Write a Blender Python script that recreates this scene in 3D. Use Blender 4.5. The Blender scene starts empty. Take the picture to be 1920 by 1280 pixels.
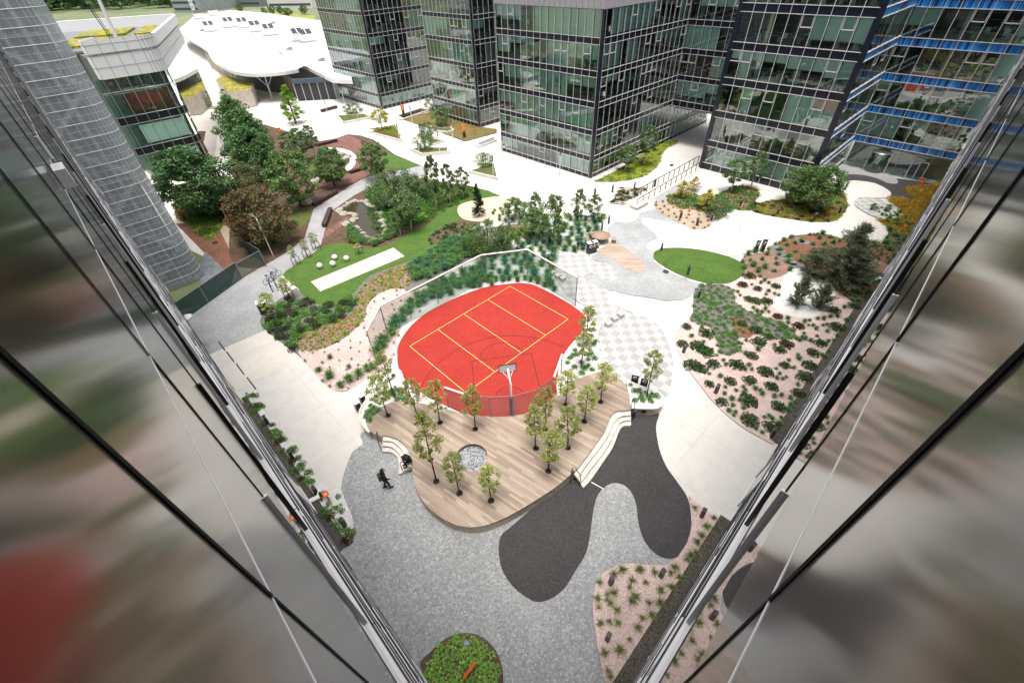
import bpy, bmesh, math, random
from mathutils import Vector, Matrix
from mathutils.geometry import tessellate_polygon
random.seed(7)
R_ = math.radians
scn = bpy.context.scene
col = scn.collection
# ------------------------------------------------------------------ camera
CAM_H = 24.5
FPX, PITCH, ROLL = 820.4, R_(41.763), R_(-2.498)
_r = Vector((1, 0, 0)); _u = Vector((0, math.sin(PITCH), math.cos(PITCH))); _f = Vector((0, math.cos(PITCH), -math.sin(PITCH)))
CR = _r * math.cos(ROLL) + _u * math.sin(ROLL)
CU = -_r * math.sin(ROLL) + _u * math.cos(ROLL)
cd = bpy.data.cameras.new('camera'); cam = bpy.data.objects.new('camera', cd); col.objects.link(cam)
m = Matrix((CR, CU, -_f)).transposed().to_4x4(); m.translation = Vector((0, 0, CAM_H)); cam.matrix_world = m
cd.sensor_fit = 'HORIZONTAL'; cd.sensor_width = 36; cd.lens = FPX / 1920 * 36
cd.clip_start = 0.02; cd.clip_end = 6000
scn.camera = cam
# ------------------------------------------------------------------ world, sun, exposure
SUN_EL, SUN_AZ = 82, 185          # degrees; azimuth from +Y towards +X
w = bpy.data.worlds.new('World'); scn.world = w; w.use_nodes = True
nt = w.node_tree; bg = nt.nodes['Background']
sky = nt.nodes.new('ShaderNodeTexSky'); sky.sky_type = 'NISHITA'; sky.sun_disc = False
sky.sun_elevation = R_(SUN_EL); sky.sun_rotation = R_(SUN_AZ); sky.air_density = 1.0; sky.dust_density = 6.0; sky.ozone_density = 0.6
hs = nt.nodes.new('ShaderNodeHueSaturation'); hs.inputs['Saturation'].default_value = 0.42
nt.links.new(sky.outputs[0], hs.inputs['Color']); nt.links.new(hs.outputs[0], bg.inputs[0]); bg.inputs[1].default_value = 0.15
sd = bpy.data.lights.new('sun', 'SUN'); sun = bpy.data.objects.new('sun', sd); col.objects.link(sun)
sd.energy = 1.9; sd.angle = R_(24); sd.color = (1.0, 0.955, 0.89)
sdir = Vector((math.sin(R_(SUN_AZ)) * math.cos(R_(SUN_EL)), math.cos(R_(SUN_AZ)) * math.cos(R_(SUN_EL)), math.sin(R_(SUN_EL))))
sun.rotation_euler = sdir.to_track_quat('Z', 'Y').to_euler(); sun.location = (0, 60, 120)
vs = scn.view_settings; vs.view_transform = 'Standard'; vs.look = 'None'; vs.gamma = 1; vs.exposure = 0.63
scn.cycles.max_bounces = 10; scn.cycles.transparent_max_bounces = 24; scn.cycles.glossy_bounces = 5; scn.cycles.diffuse_bounces = 3
scn.cycles.use_adaptive_sampling = True
# ------------------------------------------------------------------ survey: a pixel of the photograph and a height give a point of the place
def ray(x, y):
    return CR * ((x - 960) / FPX) - CU * ((y - 640) / FPX) + _f
def G(x, y, z=0.0):
    d = ray(x, y); t = (z - CAM_H) / d.z
    return Vector((d.x * t, d.y * t, z))
def HT(b, t, z0=0.0):             # height of a thing standing at pixel b and reaching up to pixel t
    p = G(b[0], b[1], z0); d = ray(*t)
    return CAM_H + d.z * math.hypot(p.x, p.y) / math.hypot(d.x, d.y) - z0
def GP(pts, z=0.0): return [G(a, b, z).xy for a, b in pts]
def AZ(a): return Vector((math.sin(R_(a)), math.cos(R_(a)), 0))
# ------------------------------------------------------------------ tags
def tag(o, label=None, cat=None, group=None, kind=None):
    if label: o['label'] = label
    if cat: o['category'] = cat
    if group: o['group'] = group
    if kind: o['kind'] = kind
    return o
def empty(name, loc=(0, 0, 0), rz=0.0, label=None, cat=None, group=None):
    o = bpy.data.objects.new(name, None); col.objects.link(o); o.location = loc; o.rotation_euler = (0, 0, rz)
    o.empty_display_size = 0.2
    return tag(o, label, cat, group)
KIDS = {}
def link(name, me, parent=None, loc=None, rot=None, scale=None):
    o = bpy.data.objects.new(name, me); col.objects.link(o)
    if parent is not None:
        o.parent = parent; KIDS.setdefault(parent.name, []).append(o)
    if loc is not None: o.location = loc
    if rot is not None: o.rotation_euler = rot
    if scale is not None: o.scale = scale
    return o
def dup(root, loc=None, rz=None, label=None, group=None, scale=None, parent=None):
    r = root.copy(); col.objects.link(r)
    if parent is not None: r.parent = parent
    if loc is not None: r.location = loc
    if rz is not None: r.rotation_euler = (root.rotation_euler[0], root.rotation_euler[1], rz)
    if scale is not None: r.scale = scale if hasattr(scale, '__len__') else (scale,) * 3
    if label: r['label'] = label
    if group: r['group'] = group
    for ch in KIDS.get(root.name, []):
        c = dup(ch, parent=r); KIDS.setdefault(r.name, []).append(c)
    return r
# ------------------------------------------------------------------ mesh builder
class MB:
    def __init__(s): s.v = []; s.f = []; s.mi = []; s.mats = []; s.sm = []
    def m(s, mat):
        if mat not in s.mats: s.mats.append(mat)
        return s.mats.index(mat)
    def add(s, vs, fs, mat, smooth=False):
        b = len(s.v); s.v += [tuple(v) for v in vs]; k = s.m(mat)
        for f in fs: s.f.append([i + b for i in f]); s.mi.append(k); s.sm.append(smooth)
    def quad(s, a, b, c, d, mat): s.add([a, b, c, d], [(0, 1, 2, 3)], mat)
    def box(s, c, size, mat, rz=0.0, R=None):
        hx, hy, hz = size[0] / 2, size[1] / 2, size[2] / 2
        M = R if R is not None else Matrix.Rotation(rz, 3, 'Z')
        vs = [Vector(c) + M @ Vector((sx * hx, sy * hy, sz * hz)) for sx in (-1, 1) for sy in (-1, 1) for sz in (-1, 1)]
        s.add(vs, [(0, 1, 3, 2), (4, 6, 7, 5), (0, 4, 5, 1), (2, 3, 7, 6), (0, 2, 6, 4), (1, 5, 7, 3)], mat)
    def bar(s, a, b, wd, ht, mat):    # a box from point a to point b
        a, b = Vector(a), Vector(b); d = b - a; L = d.length
        if L < 1e-6: return
        q = d.to_track_quat('X', 'Z').to_matrix()
        s.box((a + b) / 2, (L, wd, ht), mat, R=q)
    def tube(s, pts, rs, mat, n=8, cap=True, smooth=True):
        pts = [Vector(p) for p in pts]
        if not hasattr(rs, '__len__'): rs = [rs] * len(pts)
        vs = []; fs = []
        for i, p in enumerate(pts):
            d = (pts[min(i + 1, len(pts) - 1)] - pts[max(i - 1, 0)])
            if d.length < 1e-9: d = Vector((0, 0, 1))
            d.normalize()
            up = Vector((0, 0, 1)) if abs(d.z) < 0.95 else Vector((1, 0, 0))
            x = d.cross(up).normalized(); y = x.cross(d).normalized()
            for k in range(n):
                a = 2 * math.pi * k / n
                vs.append(p + (x * math.cos(a) + y * math.sin(a)) * rs[i])
        for i in range(len(pts) - 1):
            for k in range(n):
                a, b = i * n + k, i * n + (k + 1) % n
                fs.append((a, b, b + n, a + n))
        s.add(vs, fs, mat, smooth)
        if cap:
            e = (len(pts) - 1) * n
            s.add(vs[:n], [tuple(range(n))], mat); s.add(vs[e:], [tuple(reversed(range(n)))], mat)
    def prism(s, poly, z0, z1, mtop, mside=None, holes=None, bottom=False):
        loops = [[Vector((p[0], p[1], z1)) for p in poly]] + [[Vector((p[0], p[1], z1)) for p in h] for h in (holes or [])]
        flat = [v for l in loops for v in l]
        tris = tessellate_polygon(loops)
        out = []
        for t in tris:
            a, b, c = (flat[i] for i in t)
            out.append(t if (b - a).cross(c - a).z > 0 else (t[0], t[2], t[1]))
        s.add(flat, out, mtop)
        if z0 is not None and z1 != z0:
            for li, l in enumerate(loops):
                area = sum(l[i].x * l[(i + 1) % len(l)].y - l[(i + 1) % len(l)].x * l[i].y for i in range(len(l)))
                seq = l if (area > 0) == (li == 0) else list(reversed(l))
                n = len(seq); vs = [(p.x, p.y, z0) for p in seq] + [(p.x, p.y, z1) for p in seq]
                s.add(vs, [(i, (i + 1) % n, (i + 1) % n + n, i + n) for i in range(n)], mside or mtop)
            if bottom: s.add([(p.x, p.y, z0) for p in flat], [tuple(reversed(t)) for t in out], mside or mtop)
    def lathe(s, prof, mat, n=16, c=(0, 0, 0), smooth=True):
        vs = []; fs = []
        for r, z in prof:
            for k in range(n):
                a = 2 * math.pi * k / n; vs.append((c[0] + r * math.cos(a), c[1] + r * math.sin(a), c[2] + z))
        for i in range(len(prof) - 1):
            for k in range(n):
                a, b = i * n + k, i * n + (k + 1) % n; fs.append((a, b, b + n, a + n))
        s.add(vs, fs, mat, smooth)
    def mesh(s, name):
        me = bpy.data.meshes.new(name); me.from_pydata(s.v, [], s.f)
        for mt in s.mats: me.materials.append(mt)
        me.polygons.foreach_set('material_index', s.mi); me.polygons.foreach_set('use_smooth', s.sm); me.update()
        return me
    def build(s, name, parent=None, loc=None, rot=None, scale=None):
        return link(name, s.mesh(name), parent, loc, rot, scale)
def smooth_loop(pts, n=6):
    """closed Catmull-Rom through the points"""
    out = []; N = len(pts); P = [Vector(p) for p in pts]
    for i in range(N):
        p0, p1, p2, p3 = P[i - 1], P[i], P[(i + 1) % N], P[(i + 2) % N]
        for k in range(n):
            t = k / n
            out.append(0.5 * ((2 * p1) + (p2 - p0) * t + (2 * p0 - 5 * p1 + 4 * p2 - p3) * t * t + (3 * p1 - p0 - 3 * p2 + p3) * t ** 3))
    return out
def smooth_open(pts, n=5):
    P = [Vector(p) for p in pts]; P = [2 * P[0] - P[1]] + P + [2 * P[-1] - P[-2]]; out = []
    for i in range(1, len(P) - 2):
        p0, p1, p2, p3 = P[i - 1], P[i], P[i + 1], P[i + 2]
        for k in range(n):
            t = k / n
            out.append(0.5 * ((2 * p1) + (p2 - p0) * t + (2 * p0 - 5 * p1 + 4 * p2 - p3) * t * t + (3 * p1 - p0 - 3 * p2 + p3) * t ** 3))
    out.append(P[-2]); return out
def inside(p, poly):
    x, y = p[0], p[1]; r = False; j = len(poly) - 1
    for i in range(len(poly)):
        xi, yi = poly[i][0], poly[i][1]; xj, yj = poly[j][0], poly[j][1]
        if (yi > y) != (yj > y) and x < (xj - xi) * (y - yi) / (yj - yi) + xi: r = not r
        j = i
    return r
def scatter(poly, n, dmin, rnd, avoid=()):
    xs = [p[0] for p in poly]; ys = [p[1] for p in poly]; out = []; t = 0
    while len(out) < n and t < n * 60:
        t += 1; p = (rnd.uniform(min(xs), max(xs)), rnd.uniform(min(ys), max(ys)))
        if not inside(p, poly): continue
        if any(inside(p, a) for a in avoid): continue
        if any((p[0] - q[0]) ** 2 + (p[1] - q[1]) ** 2 < dmin * dmin for q in out): continue
        out.append(p)
    return out
# ------------------------------------------------------------------ materials
def newmat(name):
    mt = bpy.data.materials.new(name); mt.use_nodes = True
    n = mt.node_tree; b = n.nodes['Principled BSDF']; return mt, n, b
def srgb(h):
    h = h.lstrip('#'); c = [int(h[i:i + 2], 16) / 255 for i in (0, 2, 4)]
    return tuple(x / 12.92 if x < .04045 else ((x + .055) / 1.055) ** 2.4 for x in c) + (1,)
def C4(c): return tuple(c) + (1,) if len(c) == 3 else tuple(c)
def ramp(n, stops):
    r = n.nodes.new('ShaderNodeValToRGB'); e = r.color_ramp.elements
    while len(e) < len(stops): e.new(0.5)
    for i, (p, c) in enumerate(stops): e[i].position = p; e[i].color = C4(c)
    return r
def coords(n, kind='Object', rz=0.0, scale=1.0):
    tc = n.nodes.new('ShaderNodeTexCoord'); mp = n.nodes.new('ShaderNodeMapping')
    mp.inputs['Rotation'].default_value = (0, 0, rz); mp.inputs['Scale'].default_value = (scale,) * 3 if not hasattr(scale, '__len__') else scale
    n.links.new(tc.outputs[kind], mp.inputs['Vector']); return mp.outputs['Vector']
def noise(n, vec, scale, detail=4, rough=.6):
    t = n.nodes.new('ShaderNodeTexNoise'); t.inputs['Scale'].default_value = scale; t.inputs['Detail'].default_value = detail; t.inputs['Roughness'].default_value = rough
    n.links.new(vec, t.inputs['Vector']); return t.outputs['Fac']
def mix(n, fac, a, b, mode='MIX'):
    x = n.nodes.new('ShaderNodeMix'); x.data_type = 'RGBA'; x.blend_type = mode
    for k, v in ((0, fac), (6, a), (7, b)):
        if hasattr(v, 'is_linked') or isinstance(v, bpy.types.NodeSocket): n.links.new(v, x.inputs[k])
        else: x.inputs[k].default_value = v if k == 0 else C4(v)
    return x.outputs[2]
def bump(n, b, h, strength=.3, dist=.02):
    x = n.nodes.new('ShaderNodeBump'); x.inputs['Strength'].default_value = strength; x.inputs['Distance'].default_value = dist
    n.links.new(h, x.inputs['Height']); n.links.new(x.outputs[0], b.inputs['Normal'])
def speckle(name, c1, c2, s1=1.2, s2=14, rough=.85, c3=None, fine=60, bstr=.25, lo=.72, hi=1.18):
    """two-scale mottled surface"""
    mt, n, b = newmat(name); v = coords(n)
    a = noise(n, v, s1, 5); r = ramp(n, [(.35, c1), (.65, c2)]); n.links.new(a, r.inputs[0])
    f = noise(n, v, s2, 3, .7); r2 = ramp(n, [(.3, (lo,) * 3), (.7, (hi,) * 3)]); n.links.new(f, r2.inputs[0])
    o = mix(n, 1.0, r.outputs[0], r2.outputs[0], 'MULTIPLY')
    if c3 is not None:
        vo = n.nodes.new('ShaderNodeTexVoronoi'); vo.inputs['Scale'].default_value = fine; n.links.new(v, vo.inputs['Vector'])
        r3 = ramp(n, [(.55, (0, 0, 0)), (.62, (1, 1, 1))]); sp = n.nodes.new('ShaderNodeSeparateColor'); n.links.new(vo.outputs['Color'], sp.inputs[0]); n.links.new(sp.outputs[0], r3.inputs[0])
        o = mix(n, r3.outputs[0], o, c3)
    n.links.new(o, b.inputs['Base Color']); b.inputs['Roughness'].default_value = rough
    bump(n, b, f, bstr); return mt
def plain(name, c, rough=.6, metal=0.0, var=.08, s=3.0):
    mt, n, b = newmat(name); v = coords(n)
    f = noise(n, v, s, 4); r = ramp(n, [(.3, tuple(x * (1 - var) for x in c[:3])), (.7, tuple(min(1, x * (1 + var)) for x in c[:3]))]); n.links.new(f, r.inputs[0])
    n.links.new(r.outputs[0], b.inputs['Base Color']); b.inputs['Roughness'].default_value = rough; b.inputs['Metallic'].default_value = metal
    return mt
def gravel(name, cs, scale=22, rough=.9, bstr=.6, big=None, gap=0.55):
    """stones: every voronoi cell picks its own tone, darker gaps between"""
    mt, n, b = newmat(name); v = coords(n)
    vo = n.nodes.new('ShaderNodeTexVoronoi'); vo.inputs['Scale'].default_value = scale; n.links.new(v, vo.inputs['Vector'])
    sp = n.nodes.new('ShaderNodeSeparateColor'); n.links.new(vo.outputs['Color'], sp.inputs[0])
    r = ramp(n, [(i / max(1, len(cs) - 1), c) for i, c in enumerate(cs)]); n.links.new(sp.outputs[0], r.inputs[0])
    ve = n.nodes.new('ShaderNodeTexVoronoi'); ve.feature = 'DISTANCE_TO_EDGE'; ve.inputs['Scale'].default_value = scale; n.links.new(v, ve.inputs['Vector'])
    re = ramp(n, [(0.0, (gap,) * 3), (.12, (1, 1, 1))]); n.links.new(ve.outputs['Distance'], re.inputs[0])
    o = mix(n, 1.0, r.outputs[0], re.outputs[0], 'MULTIPLY')
    a = noise(n, v, big or .35, 5); rb = ramp(n, [(.3, (.82,) * 3), (.7, (1.1,) * 3)]); n.links.new(a, rb.inputs[0])
    o = mix(n, 1.0, o, rb.outputs[0], 'MULTIPLY')
    n.links.new(o, b.inputs['Base Color']); b.inputs['Roughness'].default_value = rough
    bump(n, b, ve.outputs['Distance'], bstr, .03); return mt
def planks(name, cs, az, wd=.14, ln=2.6, rough=.75, gap=.45):
    """boards running along azimuth az"""
    mt, n, b = newmat(name); v = coords(n, rz=R_(az) - math.pi / 2)
    br = n.nodes.new('ShaderNodeTexBrick'); br.inputs['Scale'].default_value = 1; br.inputs['Brick Width'].default_value = ln; br.inputs['Row Height'].default_value = wd
    br.inputs['Mortar Size'].default_value = .008; br.inputs['Mortar Smooth'].default_value = .3; br.inputs['Color1'].default_value = (0, 0, 0, 1); br.inputs['Color2'].default_value = (1, 1, 1, 1); br.inputs['Mortar'].default_value = (.5, .5, .5, 1)
    br.offset = .37; br.offset_frequency = 3; n.links.new(v, br.inputs['Vector'])
    mp = n.nodes.new('ShaderNodeMapping'); mp.inputs['Scale'].default_value = (.7, 7, 1); n.links.new(v, mp.inputs['Vector'])
    g = noise(n, mp.outputs[0], 1.6, 6, .7)
    wn = n.nodes.new('ShaderNodeTexWhiteNoise'); wn.noise_dimensions = '2D'
    # one tone per board
    sx = n.nodes.new('ShaderNodeSeparateXYZ'); n.links.new(v, sx.inputs[0])
    def M(op, a, bb=None):
        x = n.nodes.new('ShaderNodeMath'); x.operation = op
        for i, q in enumerate((a, bb)):
            if q is None: continue
            if isinstance(q, bpy.types.NodeSocket): n.links.new(q, x.inputs[i])
            else: x.inputs[i].default_value = q
        return x.outputs[0]
    row = M('FLOOR', M('DIVIDE', sx.outputs[1], wd)); sh = M('MULTIPLY', M('FRACT', M('MULTIPLY', row, .3719)), ln)
    cl = M('FLOOR', M('DIVIDE', M('ADD', sx.outputs[0], sh), ln))
    cx = n.nodes.new('ShaderNodeCombineXYZ'); n.links.new(row, cx.inputs[0]); n.links.new(cl, cx.inputs[1]); n.links.new(cx.outputs[0], wn.inputs['Vector'])
    t = M('ADD', M('MULTIPLY', wn.outputs['Value'], .65), M('MULTIPLY', g, .45))
    r = ramp(n, [(i / max(1, len(cs) - 1), c) for i, c in enumerate(cs)]); n.links.new(t, r.inputs[0])
    # joints between boards
    fr = M('FRACT', M('DIVIDE', sx.outputs[1], wd)); e = M('MINIMUM', fr, M('SUBTRACT', 1.0, fr))
    re = ramp(n, [(.02, (gap,) * 3), (.07, (1, 1, 1))]); n.links.new(e, re.inputs[0])
    big = noise(n, v, .25, 4); rb = ramp(n, [(.3, (.85,) * 3), (.7, (1.1,) * 3)]); n.links.new(big, rb.inputs[0])
    o = mix(n, 1.0, mix(n, 1.0, r.outputs[0], re.outputs[0], 'MULTIPLY'), rb.outputs[0], 'MULTIPLY')
    n.links.new(o, b.inputs['Base Color']); b.inputs['Roughness'].default_value = rough; bump(n, b, e, .3, .01); return mt
def leafmat(name, c1, c2, c3=None, rough=.55, trans=.3, hue=.06):
    mt, n, b = newmat(name)
    g = n.nodes.new('ShaderNodeNewGeometry'); oi = n.nodes.new('ShaderNodeObjectInfo')
    st = [(0, c1), (.62, c2)] + ([(1.0, c3)] if c3 is not None else [])
    r = ramp(n, st); n.links.new(g.outputs['Random Per Island'], r.inputs[0])
    r2 = ramp(n, [(0, (1 - hue * 2, 1 - hue * 2.4, 1 - hue * 2)), (1, (1 + hue * 2.6, 1 + hue * 2, 1))]); n.links.new(oi.outputs['Random'], r2.inputs[0])
    o = mix(n, 1.0, r.outputs[0], r2.outputs[0], 'MULTIPLY')
    n.links.new(o, b.inputs['Base Color']); b.inputs['Roughness'].default_value = rough
    b.inputs['Specular IOR Level'].default_value = .35
    tr = n.nodes.new('ShaderNodeBsdfTranslucent'); n.links.new(o, tr.inputs[0])
    ms = n.nodes.new('ShaderNodeMixShader'); ms.inputs[0].default_value = trans
    out = n.nodes['Material Output']; n.links.new(b.outputs[0], ms.inputs[1]); n.links.new(tr.outputs[0], ms.inputs[2]); n.links.new(ms.outputs[0], out.inputs[0])
    return mt
def glass(name, tint, refl=.12, gl=(1, 1, 1), rough=.0, ior=1.5):
    """thin pane: lets tinted light through and mirrors more at glancing angles"""
    mt, n, b = newmat(name); n.nodes.remove(b)
    t = n.nodes.new('ShaderNodeBsdfTransparent'); t.inputs[0].default_value = C4(tint)
    g = n.nodes.new('ShaderNodeBsdfGlossy'); g.inputs[0].default_value = C4(gl); g.inputs['Roughness'].default_value = rough
    f = n.nodes.new('ShaderNodeFresnel'); f.inputs[0].default_value = ior
    mr = n.nodes.new('ShaderNodeMapRange'); mr.inputs[1].default_value = 0; mr.inputs[2].default_value = 1; mr.inputs[3].default_value = refl; mr.inputs[4].default_value = 1; n.links.new(f.outputs[0], mr.inputs[0])
    ms = n.nodes.new('ShaderNodeMixShader'); n.links.new(mr.outputs[0], ms.inputs[0]); n.links.new(t.outputs[0], ms.inputs[1]); n.links.new(g.outputs[0], ms.inputs[2])
    n.links.new(ms.outputs[0], n.nodes['Material Output'].inputs[0]); return mt
def screenmat(name, c, cover, pitch=None):
    """woven or perforated sheet: only part of it is there"""
    mt, n, b = newmat(name); b.inputs['Base Color'].default_value = C4(c); b.inputs['Roughness'].default_value = .6
    t = n.nodes.new('ShaderNodeBsdfTransparent'); ms = n.nodes.new('ShaderNodeMixShader'); ms.inputs[0].default_value = cover
    n.links.new(t.outputs[0], ms.inputs[1]); n.links.new(b.outputs[0], ms.inputs[2]); n.links.new(ms.outputs[0], n.nodes['Material Output'].inputs[0]); return mt
M = {}
def slabs(name, c1, c2, jw, jh, jt, jc, rz, s1=.15):
    mt = speckle(name, c1, c2, s1, 1.3, .8, bstr=.03, lo=.93, hi=1.03); n = mt.node_tree; b = n.nodes['Principled BSDF']; src = b.inputs['Base Color'].links[0].from_socket
    v = coords(n, rz=rz); br = n.nodes.new('ShaderNodeTexBrick'); br.offset = 0; br.inputs['Scale'].default_value = 1; br.inputs['Brick Width'].default_value = jw; br.inputs['Row Height'].default_value = jh; br.inputs['Mortar Size'].default_value = jt
    br.inputs['Color1'].default_value = (1, 1, 1, 1); br.inputs['Color2'].default_value = (.965, .965, .96, 1); br.inputs['Mortar'].default_value = (jc, jc, jc, 1); n.links.new(v, br.inputs['Vector'])
    st = noise(n, v, .45, 7, .75); rs_ = ramp(n, [(.28, (.88, .86, .83)), (.45, (1, 1, 1))]); n.links.new(st, rs_.inputs[0])
    n.links.new(mix(n, 1.0, mix(n, 1.0, src, br.outputs['Color'], 'MULTIPLY'), rs_.outputs[0], 'MULTIPLY'), b.inputs['Base Color']); return mt
M['concrete'] = slabs('pale_concrete', (.61, .59, .555), (.67, .65, .615), 4.2, 4.2, .018, .80, R_(-43))
M['concrete2'] = speckle('beige_concrete', (.60, .56, .50), (.68, .64, .58), .25, 1.6, .8, bstr=.03, lo=.94, hi=1.04)
M['wallconc'] = speckle('cast_concrete', (.52, .46, .39), (.62, .56, .48), .6, 3, .85, bstr=.1)
M['cobble'] = gravel('grey_cobble', [(.25, .26, .265), (.31, .32, .325), (.34, .35, .355), (.37, .38, .385), (.46, .47, .475)], 11, gap=.72, big=.22)
M['cobble_l'] = gravel('light_grey_cobble', [(.33, .34, .345), (.37, .38, .385), (.44, .45, .455)], 10, gap=.8)
M['asphalt'] = speckle('charcoal_rubber', (.030, .028, .030), (.042, .040, .042), .4, 30, .95, c3=(.075, .07, .07), fine=45)
M['path'] = speckle('grey_path', (.30, .30, .305), (.38, .38, .385), .5, 12, .9)
M['pink'] = gravel('pink_gravel', [(.42, .28, .25), (.72, .55, .51), (.80, .64, .60), (.64, .46, .43)], 26, gap=.62, big=.5)
M['white_gravel'] = gravel('white_gravel', [(.54, .53, .52), (.76, .75, .73), (.68, .67, .65), (.80, .79, .78)], 18, gap=.75)
M['pebble'] = gravel('grey_pebbles', [(.09, .09, .10), (.30, .31, .33), (.62, .63, .66), (.20, .205, .22)], 14, gap=.3, bstr=1)
M['drain'] = gravel('dark_drain_gravel', [(.035, .03, .025), (.10, .085, .07), (.17, .145, .12), (.06, .05, .045)], 20, gap=.3)
M['pinkmulch'] = gravel('pinkish_bark', [(.16, .08, .06), (.33, .19, .15), (.42, .27, .22), (.22, .12, .09)], 17, gap=.5)
M['mulch'] = gravel('bark_mulch', [(.10, .04, .022), (.25, .105, .06), (.34, .16, .095), (.16, .065, .04)], 17, gap=.4)
M['soil'] = speckle('brown_soil', (.075, .045, .028), (.14, .085, .055), 1.0, 9, .95)
M['greysoil'] = gravel('grey_planting_grit', [(.13, .12, .11), (.20, .185, .17), (.26, .24, .225)], 22, gap=.5)
M['tan'] = gravel('tan_hoggin', [(.34, .26, .19), (.46, .37, .28), (.52, .42, .33)], 12, gap=.75)
M['sand'] = speckle('pale_sand', (.62, .53, .42), (.70, .61, .50), .7, 9, .95)
M['beige_disc'] = speckle('beige_grit', (.60, .47, .35), (.68, .55, .43), .7, 9, .95)
M['red'] = speckle('red_court_rubber', (.30, .014, .008), (.385, .022, .013), .45, 2.2, .8, c3=(.42, .032, .02), fine=30, bstr=.05, lo=.88, hi=1.08)
_n = M['red'].node_tree; _b = _n.nodes['Principled BSDF']; _src = _b.inputs['Base Color'].links[0].from_socket; _v = coords(_n, scale=(.5, 1.6, 1))
_st = noise(_n, _v, .8, 8, .8); _r1 = ramp(_n, [(.32, (.80, .72, .72)), (.46, (1, 1, 1)), (.62, (1, 1, 1)), (.74, (1.16, 1.5, 1.6))]); _n.links.new(_st, _r1.inputs[0]); _n.links.new(mix(_n, 1.0, _src, _r1.outputs[0], 'MULTIPLY'), _b.inputs['Base Color'])
M['yline'] = plain('yellow_line', (.80, .52, .13), .6); M['bline'] = plain('dark_line', (.035, .012, .01), .7)
M['deck'] = planks('weathered_deck', [(.19, .13, .09), (.31, .23, .175), (.38, .30, .235), (.49, .41, .335)], 127.5, .15, 2.9)
M['deck2'] = planks('strip_deck', [(.30, .22, .17), (.43, .33, .26), (.50, .40, .33)], 90, .17, 3)
M['terrace'] = planks('red_brown_deck', [(.11, .05, .038), (.19, .088, .068), (.24, .12, .095)], 137, .14, 3)
M['boardwalk'] = planks('brown_boardwalk', [(.15, .09, .06), (.24, .15, .105), (.30, .20, .14)], 50, .12, 2)
M['lawn'] = speckle('lawn', (.030, .078, .008), (.065, .130, .015), .8, 9, .9, c3=(.085, .17, .022), fine=22, bstr=.7)
M['lawn_y'] = speckle('yellow_green_cover', (.16, .20, .015), (.26, .30, .02), .8, 7, .9, bstr=.8)
M['lawn_b'] = speckle('dry_grass_plot', (.12, .095, .028), (.20, .16, .05), .7, 9, .9, bstr=.8)
M['darkcover'] = speckle('dark_ground_cover', (.035, .075, .014), (.085, .14, .025), 1.4, 7, .9, c3=(.13, .10, .03), fine=8, bstr=.9)
M['white'] = plain('white_paint', (.78, .78, .78), .45, var=.02); M['whitem'] = plain('white_roof', (.80, .80, .80), .5, var=.04, s=.4)
M['navy'] = plain('navy_panel', (.012, .015, .030), .25, var=.2); M['alu'] = plain('pale_aluminium', (.74, .71, .71), .4, .15, var=.04)
M['steel'] = plain('grey_steel', (.30, .31, .32), .4, .6); M['black'] = plain('black_metal', (.018, .018, .02), .45, var=.15)
M['bollard'] = plain('bollard_grey', (.035, .036, .042), .45); M['lens'] = plain('lamp_lens', (.45, .50, .58), .2)
M['orange'] = plain('orange_board', (.90, .17, .015), .5); M['corten'] = plain('brown_steel', (.060, .030, .028), .6, var=.2)
M['wood'] = planks('bench_wood', [(.30, .20, .14), (.45, .33, .25)], 45, .09, 3); M['bark'] = speckle('bark', (.05, .035, .025), (.10, .075, .055), 6, 30)
M['birch'] = speckle('birch_bark', (.55, .53, .50), (.70, .68, .65), 6, 20); M['limb'] = plain('grey_wood', (.20, .15, .11), .8)
M['stone'] = speckle('stone', (.28, .26, .22), (.46, .42, .36), 1.5, 7, .9); M['slate'] = speckle('slate_slab', (.14, .15, .17), (.22, .23, .25), 1.5, 9, .8)
M['yellow'] = plain('yellow_paint', (.75, .42, .02), .5); M['redpaint'] = plain('red_paint', (.55, .04, .03), .5)
# ================================================================== the ground
_lay = [0.0]
def sheet(name, px, mat, sm=0, z=None, kind='structure', z0=None, side=None, holes=None):
    if z is None: _lay[0] += .002; z = _lay[0]
    P = [G(a, b, 0).xy for a, b in px]
    if sm: P = smooth_loop(P, sm)
    b = MB(); b.prism(P, z0, z, M[mat], M[side] if side else None, holes=holes); o = b.build(name); tag(o, kind=kind); return o, P
b = MB(); b.quad((-3000, -600, -.02), (3000, -600, -.02), (3000, 4000, -.02), (-3000, 4000, -.02), speckle('far_ground', (.10, .15, .05), (.22, .23, .14), .01, .08))
tag(b.build('ground'), kind='structure')
# the pale plaza that everything else is laid on
PLZ = [(-60, 900), (-60, 520), (300, 590), (430, 560), (460, 400), (440, 250), (500, 180), (640, 150), (1000, 120), (1500, 150), (1960, 240), (2100, 500), (1960, 900), (1200, 1500), (900, 1530), (700, 1500)]
sheet('back_paving', [(250, 420), (330, 60), (380, 30), (640, 40), (700, 200), (500, 190), (460, 250), (450, 440), (380, 480)], 'concrete2')
sheet('plaza', PLZ, 'concrete')
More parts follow.
